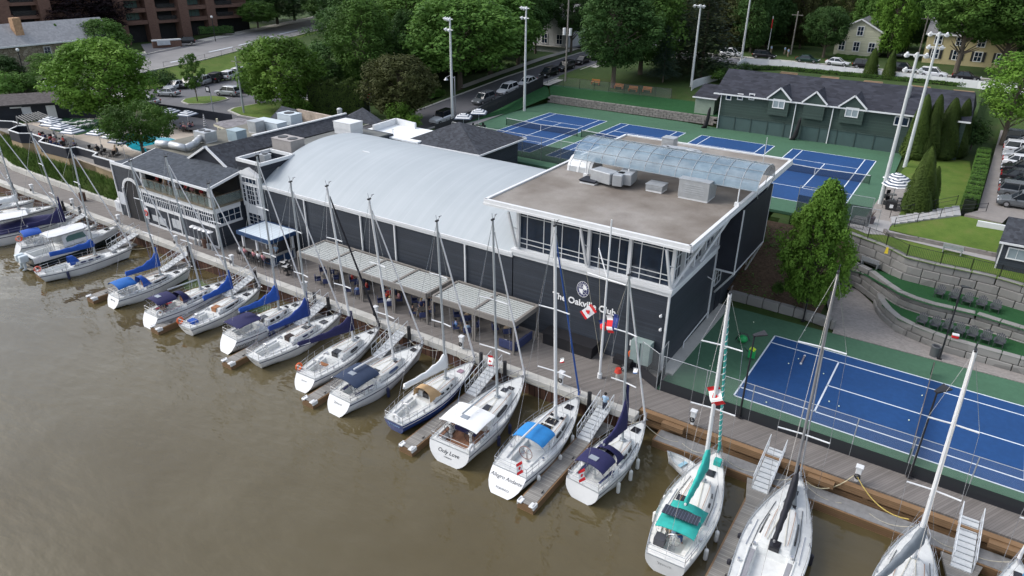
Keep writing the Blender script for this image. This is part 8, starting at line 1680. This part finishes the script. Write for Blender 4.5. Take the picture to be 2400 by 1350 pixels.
def crown(kind, dens=1.0, ls=.06, seed=1):
    """unit crown: radius about 1, height 0..1 stretched later; returns clump centres for the limbs too"""
    random.seed(seed); q = MB(); cl = []; NS = .8; A_ = ASP[0] = {'round': 1.9, 'loose': 1.9, 'flat': .9, 'oval': 2.4, 'near': 2.3, 'spruce': 3.6, 'column': 6, 'shrub': 1.1}[kind]
    if kind in ('round', 'loose', 'flat', 'oval', 'near'):
        n = int({'round': 150, 'loose': 90, 'flat': 75, 'oval': 160, 'near': 230}[kind]*dens)
        for i in range(n):
            z = ((i+.5)/n); th = i*2.399+rnd(-.3, .3)
            prof = {'round': sin(pi*(.12+.83*z))**.62, 'loose': sin(pi*(.1+.82*z))**.7*(.8+.3*sin(th*2+1)), 'flat': sin(pi*(.2+.62*z))**.5, 'oval': sin(pi*(.08+.86*z))**.8, 'near': (min(1, .5+z*1.9) if z < .3 else max(0, 1-((z-.3)/.7)**1.7)**.75)*(.9+.13*sin(th*5+z*14))}[kind]
            rr = prof*sqrt(rnd(.35, 1))*(1+.16*sin(th*3+seed)+.1*sin(z*9+th)); c = Vector((rr*cos(th)*NS, rr*sin(th)*NS, .06+z*.86)); cl.append((c, rnd(.13, .235)*(.75 if kind == 'near' else 1)))
        for c, r in cl:
            k = int(110*rnd(.7, 1.2))
            for _ in range(k):
                d = Vector((random.gauss(0, 1), random.gauss(0, 1), random.gauss(0, 1)*.8)).normalized(); rr = r*rnd(.55, 1.08); p = c+Vector((d.x*rr, d.y*rr, d.z*rr*.85/A_))
                if p.z < -.02: continue
                leaf(q, p, d+Vector((rnd(-.6, .6), rnd(-.6, .6), rnd(0, .9))), ls*rnd(.7, 1.35))
    elif kind == 'spruce':
        for lv in range(26):
            z = .04+.95*lv/26; R_ = (1-z)**.85*(1+.12*sin(lv*1.7)); nb = max(5, int(13*(1-z)+4))
            for j in range(nb):
                th = j*2*pi/nb+lv*.7+rnd(-.2, .2); L_ = R_*rnd(.75, 1.08)
                m_ = int(24*dens*(L_+.25))
                for i in range(m_):
                    f = rnd(.12, 1); p = Vector((cos(th)*L_*f+rnd(-.07, .07), sin(th)*L_*f+rnd(-.07, .07), z-.05*f*f+rnd(-.018, .012))); leaf(q, p, (rnd(-.4, .4), rnd(-.4, .4), 1), ls*rnd(.8, 1.5))
    elif kind == 'column':
        for i in range(int(5200*dens)):
            z = random.random(); th = rnd(0, 6.28); prof = min(1, (z+.03)*9)**.5*(1-z)**.55*1.12*(1+.08*sin(th*4+z*12)); rr = prof*rnd(.84, 1.02); leaf(q, Vector((rr*cos(th), rr*sin(th), z)), (cos(th), sin(th), rnd(.1, .9)), ls*rnd(.7, 1.2))
    elif kind == 'shrub':
        for i in range(26): th = rnd(0, 6.28); z = rnd(.1, .8); rr = rnd(.1, .75)*sqrt(1-z*z*.8); cl.append((Vector((rr*cos(th), rr*sin(th), z)), rnd(.25, .38)))
        for c, r in cl:
            for _ in range(int(85*dens)):
                d = Vector((random.gauss(0, 1), random.gauss(0, 1), random.gauss(0, 1))).normalized(); p = c+d*r*rnd(.6, 1.05); p.z *= .9
                if p.z > 0: leaf(q, p, d+Vector((rnd(-.4, .4), rnd(-.4, .4), .4)), ls*rnd(.7, 1.3))
    ASP[0] = 1.0; return q, cl
MESH = {}
def mesh_of(key, q, m):
    me = D.meshes.new(key); me.from_pydata(q.v, [], q.f); me.materials.append(m); MESH[key] = me; return me
CRD = {'oak': ('round', 1.15, .068, 3), 'maple': ('round', 1.05, .075, 8), 'elm': ('oval', 1.1, .068, 5), 'loose': ('loose', .9, .065, 11), 'thin': ('loose', .42, .09, 12), 'flat': ('flat', 1.1, .07, 4), 'near': ('near', 1.25, .06, 6), 'spruce': ('spruce', 1.2, .09, 7), 'column': ('column', 1.9, .2, 2), 'shrub': ('shrub', 1.2, .11, 9)}
CR_ = {}
def tree(kind, leafk, x, y, z, h, r, label, cat='tree', name=None, clear=.18, group=None, tr=None, bark=BARK, lean=0):
    """trunk with limbs, crown scaled to height h and radius r"""
    if kind not in CR_: CR_[kind] = crown(*CRD[kind])
    q, cl = CR_[kind]; key = kind+leafk
    if key not in MESH: mesh_of(key, q, LM[leafk])
    t = thing(name or {'spruce': 'spruce_tree', 'column': 'cedar_tree', 'shrub': 'shrub'}.get(kind, 'leafy_tree'), label, cat, (x, y, z), rnd(0, 6.28), group, local=True)
    o = D.objects.new('crown', MESH[key]); COL.objects.link(o); o.parent = t; zb = h*clear; o.location = (0, 0, zb); o.scale = (r, r*rnd(.92, 1.08), h-zb)
    tk = 'trunk'+kind
    if kind in ('shrub', 'column'): clear = .0
    if tk not in MESH:
        b = MB(); rr = {'spruce': .022, 'column': .02, 'shrub': .02, 'thin': .016}.get(kind, .028)
        b.tube((0, 0, -.05), (0, 0, .3), rr*1.25, rr*.9, 8); b.tube((0, 0, .3), (.01, 0, .85 if kind != 'flat' else .7), rr*.9, rr*.2, 7)
        random.seed(5)
        for c, cr in (cl[::4] if cl else []):
            p = Vector((c.x*.4, c.y*.4, .2+.72*c.z)); b.tube((0, 0, max(.18, p.z-.16)), p, rr*.35, rr*.1, 5)
        me = D.meshes.new('trunk'); me.from_pydata(b.v, [], b.f); me.materials.append(bark); MESH[tk] = me
    k = D.objects.new('trunk', MESH[tk]); COL.objects.link(k); k.parent = t; w = h*.9; k.scale = (1.5*r, 1.5*r, h)
    if kind == 'column': k.scale = (h*.5, h*.5, h*.8)
    if kind == 'thin': k.scale = (2*r, 2*r, h)
    return t
FP = 1648.
def T(kind, leafk, bx, by, z, ty, wpx, label, **k):
    if kind == 'column' and z == 6.1 and by < 380: by += 9
    x, y = P(bx, by, z); h = HT(bx, by, ty, z)-z if ty > -5 else k.pop('h'); k.pop('h', None); dist = sqrt(x*x+y*y+(CAMZ-z)**2); return tree(kind, leafk, x, y, z, h, wpx/2*dist/FP, label, **k)
# named trees of the picture
T('oak', 'bright', 262, 284, 5.6, 84, 220, 'big rounded bright green tree between the pool hut and the car park', clear=.12)
T('flat', 'mid', 337, 362, 5.3, 246, 150, 'flat crowned dark tree beside the pool', clear=.32)
T('thin', 'mid', 463, 238, 6.2, 122, 62, 'slender young tree on the car park island', clear=.25)
T('oak', 'bright', 668, 262, 6.1, 80, 205, 'broad bright green tree above the grass island', clear=.15)
T('maple', 'mid', 600, 240, 6.1, 150, 70, 'smaller tree at the left of the broad bright one', clear=.2)
T('elm', 'mid', 860, 222, 7, -20, 170, 'tall mid green tree in the middle of the wood behind the annex', h=17)
T('maple', 'dark', 770, 205, 7, 95, 120, 'dark tree behind the cedar hedge', clear=.1)
T('loose', 'dark', 795, 130, 8, 10, 150, 'dark tree beyond the main road bend', clear=.1)
T('oak', 'olive', 940, 277, 6.4, 124, 195, 'wide olive brown tree beside the hill street', clear=.12)
T('shrub', 'bright', 943, 296, 6.2, 226, 86, 'bright green bush behind the white flat roof', cat='bush')
T('shrub', 'bright', 702, 272, 6.2, 216, 78, 'light green bush above the stained parapet', cat='bush')
T('shrub', 'bright', 968, 302, 6.2, 262, 60, 'low light green bush beside the white off-roader', cat='bush')
T('maple', 'mid', 1078, 208, 7.2, -20, 280, 'huge maple left of the first floodlight pole', h=17, clear=.2, bark=BARKP)
T('maple', 'mid', 1150, 172, 8, -20, 250, 'huge maple between the two left floodlight poles', h=17, clear=.2)
T('elm', 'mid', 960, 165, 8, -20, 220, 'tall tree behind the olive brown one', h=17, clear=.1)
T('oak', 'dark', 1215, 145, 8.8, -20, 200, 'dark tree above the hill street bend', h=18, clear=.3)
T('maple', 'mid', 1010, 130, 8.8, -20, 230, 'tall tree near the top centre left', h=18, clear=.1)
T('elm', 'dark', 1437, 194, 9.4, -20, 210, 'large dark tree standing left of the orange benches', h=17, clear=.16)
T('oak', 'mid', 1500, 172, 9.8, -20, 220, 'large green tree directly behind the orange benches', h=17, clear=.12)
T('spruce', 'blue', 1553, 193, 9.4, 55, 84, 'small blue grey spruce right of the orange benches', clear=.12)
T('spruce', 'conifer', 1642, 180, 9.8, -20, 190, 'tall dark spruce beside the third floodlight pole', h=22, clear=.04)
T('spruce', 'conifer', 1590, 150, 10.2, -20, 150, 'second tall dark spruce behind the first', h=22, clear=.04)
T('shrub', 'mid', 1690, 190, 9.8, 152, 90, 'leafy bush at the foot of the tall dark spruce', cat='bush')
T('shrub', 'dark', 1745, 168, 10, 145, 60, 'dark low bush left of the white panel fence', cat='bush')
T('maple', 'dark', 1775, 112, 10.6, -20, 150, 'dark tree behind the parked cars near the small flag', h=17, clear=.15)
T('oak', 'dark', 1929, 133, 10.6, 12, 112, 'round dark street tree left of the cream house', clear=.25)
T('maple', 'dark', 1845, 95, 10.6, -20, 150, 'dark tree beyond the wooden street pole', h=16)
T('elm', 'dark', 2118, 128, 10.6, -20, 110, 'dark tree between the cream house and the yellow house', h=14)
T('maple', 'mid', 2240, 168, 10.6, -20, 190, 'large green tree over the yellow house', h=18, clear=.36)
T('oak', 'mid', 2345, 170, 10.6, -20, 200, 'large green tree at the top right corner', h=17, clear=.3)
T('loose', 'yellow', 2165, 95, 10.6, -20, 90, 'yellow green tree at the top right', h=15)
T('loose', 'bright', 2345, 345, 7, 118, 190, 'airy light green locust tree at the right edge', clear=.3)
T('shrub', 'dark', 2275, 348, 6.6, 272, 80, 'dark round bush at the end of the green building', cat='bush')
T('near', 'bright', 1886, 722, 2.4, 404, 178, 'dense upright green tree beside the clubhouse and mulch bed', clear=.04)
T('shrub', 'mid', 1822, 690, 2.6, 655, 40, 'small green bush in the mulch bed', cat='bush')
for nm, bx, by, z, ty, w in (('first of the two growing behind the planters', 2037, 182, 10.3, 112, 26), ('second of the two growing behind the planters', 2080, 187, 10.3, 118, 25), ('leftmost of the row at the end of the green building', 2137, 362, 6.1, 222, 44), ('second of the row at the end of the green building', 2166, 364, 6.1, 222, 40), ('third of the row at the end of the green building', 2203, 362, 6.1, 230, 52), ('rightmost of the row at the end of the green building', 2232, 360, 6.1, 232, 44), ('big one next to the striped umbrellas', 2143, 500, 6.1, 345, 58), ('small one leaning behind the big umbrella cedar', 2172, 494, 6.1, 390, 34)):
    T('column', 'cedar', bx, by, z, ty, w, 'cone shaped cedar, '+nm, group='cone shaped cedars', clear=.0, cat='cedar')
for nm, k, lk, bx, by, z, ty, w in (('dark conifers left of the copper tree', 'flat', 'dark', 70, 98, 8, -20, 200), ('dark copper beech before the apartment block', 'elm', 'purple', 205, 101, 8, -20, 190)): T(k, lk, bx, by, z, ty, w, nm, h=14, clear=.1)
T('maple', 'mid', 250, 135, 7.6, 42, 110, 'mid green tree at the end of the pale slate roof', clear=.1)
T('column', 'mid', 152, 150, 7, 56, 30, 'narrow upright tree against the stone house', clear=0)
T('elm', 'dark', 1338, 126, 10, -20, 120, 'dark tree in front of the pale grey house on the hill street', h=15, clear=.3)
T('maple', 'dark', 1255, 118, 10, -20, 110, 'dark maple beside the pale grey house on the hill street', h=15, clear=.35)
T('loose', 'mid', 125, 200, 6.5, 122, 95, 'small airy tree in front of the stone house', clear=.3)
T('shrub', 'mid', 25, 225, 6, 165, 90, 'green bush above the left end of the pool hut roof', cat='bush'); T('shrub', 'mid', 62, 218, 6, 162, 80, 'second green bush above the pool hut roof', cat='bush'); T('maple', 'dark', 8, 205, 6.3, 128, 90, 'dark tree at the left edge by the stone house')
T('shrub', 'dark', 382, 205, 6.2, 158, 80, 'dark bush at the right of the big bright tree', cat='bush')
T('oak', 'mid', 605, 62, 9.5, 0, 90, 'green tree at the corner of the apartment block'); T('elm', 'olive', 495, 60, 9, -20, 110, 'thin olive pine in front of the apartment block', h=13)
for i, (bx, by) in enumerate(((650, 50), (690, 42), (735, 30), (600, 35), (775, 62), (830, 90), (900, 90), (880, 55), (960, 70), (1040, 75), (1100, 90), (1180, 80))): T('spruce' if i < 3 else ('maple', 'elm', 'oak')[i % 3], ('dark', 'dark', 'conifer', 'mid')[i % 4], bx, by, 9.8, -20, 150, f'tree {["first","second","third","fourth","fifth","sixth","seventh","eighth","ninth","tenth","eleventh","twelfth"][i]} from the left along the far side of the main road', h=16, clear=.08, group='trees beyond the main road')
# far rows that close the horizon
kinds = ['oak', 'maple', 'elm', 'loose']; cnt = 0
holes = [(-26, 160, 15, 20), (0, 165, 16, 24), (-93, 165, 16, 18), (-57, 215, 8, 20)]
for row, yy_ in enumerate((168, 182, 198, 220, 248)):
    n = 24+row*2
    for i in range(n):
        x = lerp(-150-row*14, 52+row*6, i/(n-1))+rnd(-3.5, 3.5); y = yy_+rnd(-4, 4)
        if any(abs(x-a) < c and b_-6 < y < b_+d for a, b_, c, d in holes): continue
        if -79 < x < -66 and y < 215: continue
        if x < -118 and y < 190: continue
        cnt += 1; tree(random.choice(kinds), random.choice(('mid', 'mid', 'dark', 'dark', 'bright' if row < 2 else 'mid', 'olive')), x, y, 10, rnd(13, 19), rnd(5.5, 8), 'leafy tree in the wood beyond the far street', group='trees of the far wood', clear=.08)
# shaded understorey bushes in the wood left of the hill street
for i in range(26):
    x, y = rnd(-112, -84), rnd(92, 142)
    if x > -86 and y < 100: continue
    tree('shrub', random.choice(('mid', 'dark', 'dark', 'olive')), x, y, g(x, y), rnd(2.5, 5.5), rnd(2.5, 4.5), 'undergrowth bush in the wood left of the hill street', 'bush', group='undergrowth bushes')
for i in range(9):
    x, y = -92-rnd(0, 22), 100+i*4.5; tree(random.choice(kinds), random.choice(('mid', 'dark')), x, y, g(x, y), rnd(10, 15), rnd(4.5, 6.5), 'tree in the middle of the wood left of the hill street', group='trees of the near wood', clear=.08)
# hedges
def hedge(label, pts, w, z0, h, leafk, n, name='hedge', ls=.2):
    q = MB()
    segs = [(Vector((a[0], a[1])), Vector((b[0], b[1]))) for a, b in zip(pts, pts[1:])]; tot = sum((b-a).length for a, b in segs)
    for a, b in segs:
        d = (b-a); l = d.length; d /= l; nn = Vector((-d.y, d.x))
        for _ in range(int(n*l/tot)):
            u = rnd(0, l); s = random.random(); hh = h*(1+.06*sin(u*2.1)+.05*sin(u*5))
            if s < .4: v, z = rnd(-w/2, w/2), hh*rnd(.93, 1.03); nr = (rnd(-.4, .4), rnd(-.4, .4), 1)
            else: sd = -1 if s < .75 else 1; v, z = sd*w/2*rnd(.85, 1.1), hh*random.random(); nr = (nn.x*sd, nn.y*sd, .4)
            p = a+d*u+nn*v; leaf(q, Vector((p.x, p.y, z0+z)), nr, ls*rnd(.7, 1.3))
    core = MB(); core.strip(pts, w*.75, z0-.3, z0+h*.88); t = thing(name, label, 'hedge', (pts[0][0], pts[0][1], z0)); q.build('leaves', LM[leafk], t); core.build('branch_core', mat('hedge_core', (.012, .02, .008), .95), t)  # solid near-black filler, the shade between the leaves put into its colour
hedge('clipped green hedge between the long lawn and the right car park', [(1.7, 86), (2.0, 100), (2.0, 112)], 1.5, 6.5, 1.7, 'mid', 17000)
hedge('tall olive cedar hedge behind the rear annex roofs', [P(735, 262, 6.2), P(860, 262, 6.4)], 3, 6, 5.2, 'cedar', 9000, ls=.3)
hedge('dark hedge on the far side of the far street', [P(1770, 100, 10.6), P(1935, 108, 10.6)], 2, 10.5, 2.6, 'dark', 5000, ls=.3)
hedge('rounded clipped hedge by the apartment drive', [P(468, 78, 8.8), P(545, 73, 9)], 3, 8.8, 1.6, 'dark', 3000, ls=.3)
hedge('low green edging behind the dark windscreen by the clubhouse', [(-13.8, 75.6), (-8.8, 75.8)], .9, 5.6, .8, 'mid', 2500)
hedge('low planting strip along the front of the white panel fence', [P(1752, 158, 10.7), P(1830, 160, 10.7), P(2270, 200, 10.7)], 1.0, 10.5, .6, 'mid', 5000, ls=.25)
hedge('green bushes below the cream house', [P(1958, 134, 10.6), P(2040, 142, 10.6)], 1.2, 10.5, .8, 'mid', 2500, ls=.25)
# tall grass and weeds on the bank by the boardwalk
q = MB()
for _ in range(16000):
    x = rnd(-135, -86.8); f = random.random(); ya, yb_ = pl([(p[0], p[1]) for p in GBK], x), pl([(p[0], p[2]) for p in GBK], x); y = lerp(ya+.2, yb_-.1, f)
    z = lerp(1.6, 3.4, f)-.05; hh = rnd(.4, 1.3); a = rnd(0, 6.28); w = rnd(.06, .16); lx, ly = rnd(-.35, .35), rnd(-.45, .2)
    q.quad((x-w*cos(a), y-w*sin(a), z), (x+w*cos(a), y+w*sin(a), z), (x+lx+w*.6*cos(a), y+ly+w*.6*sin(a), z+hh), (x+lx*1.1, y+ly*1.1, z+hh*1.1))
tag(q.build('tall_grass', leafmat('reed_green', (.07, .12, .03), (.13, .17, .06), sc=.35)), kind='stuff')
q = MB()
for _ in range(5000):
    x, y = rnd(-16.2, -8), rnd(61.9, 74); z = lerp(2.35, 5.5, (y-63)/12)-.1*max(0, x+9)
    if random.random() < (.25 if y < 70 else .9)*(.5+.5*sin(x*1.3+y)): leaf(q, Vector((x, y, z+.12)), (rnd(-.5, .5), rnd(-.5, .5), 1), rnd(.12, .3))
tag(q.build('ground_cover', LM['mid']), kind='stuff')
# algae film between the bows
q = MB()
for cx, cy, rr in ((-62.6, 36.6, 2.0), (-53.6, 37.0, 1.8), (-59.8, 37.9, .8)):
    q.prism([(cx+rr*(1+.25*sin(a*3+cx))*cos(a*pi/12), cy+rr*.5*(1+.2*sin(a*5+cy))*sin(a*pi/12)) for a in range(24)], -.02, .012)
tag(q.build('algae_film', mat('algae', (.13, .2, .06), .5, .3, 2, alpha=.55)), kind='stuff')
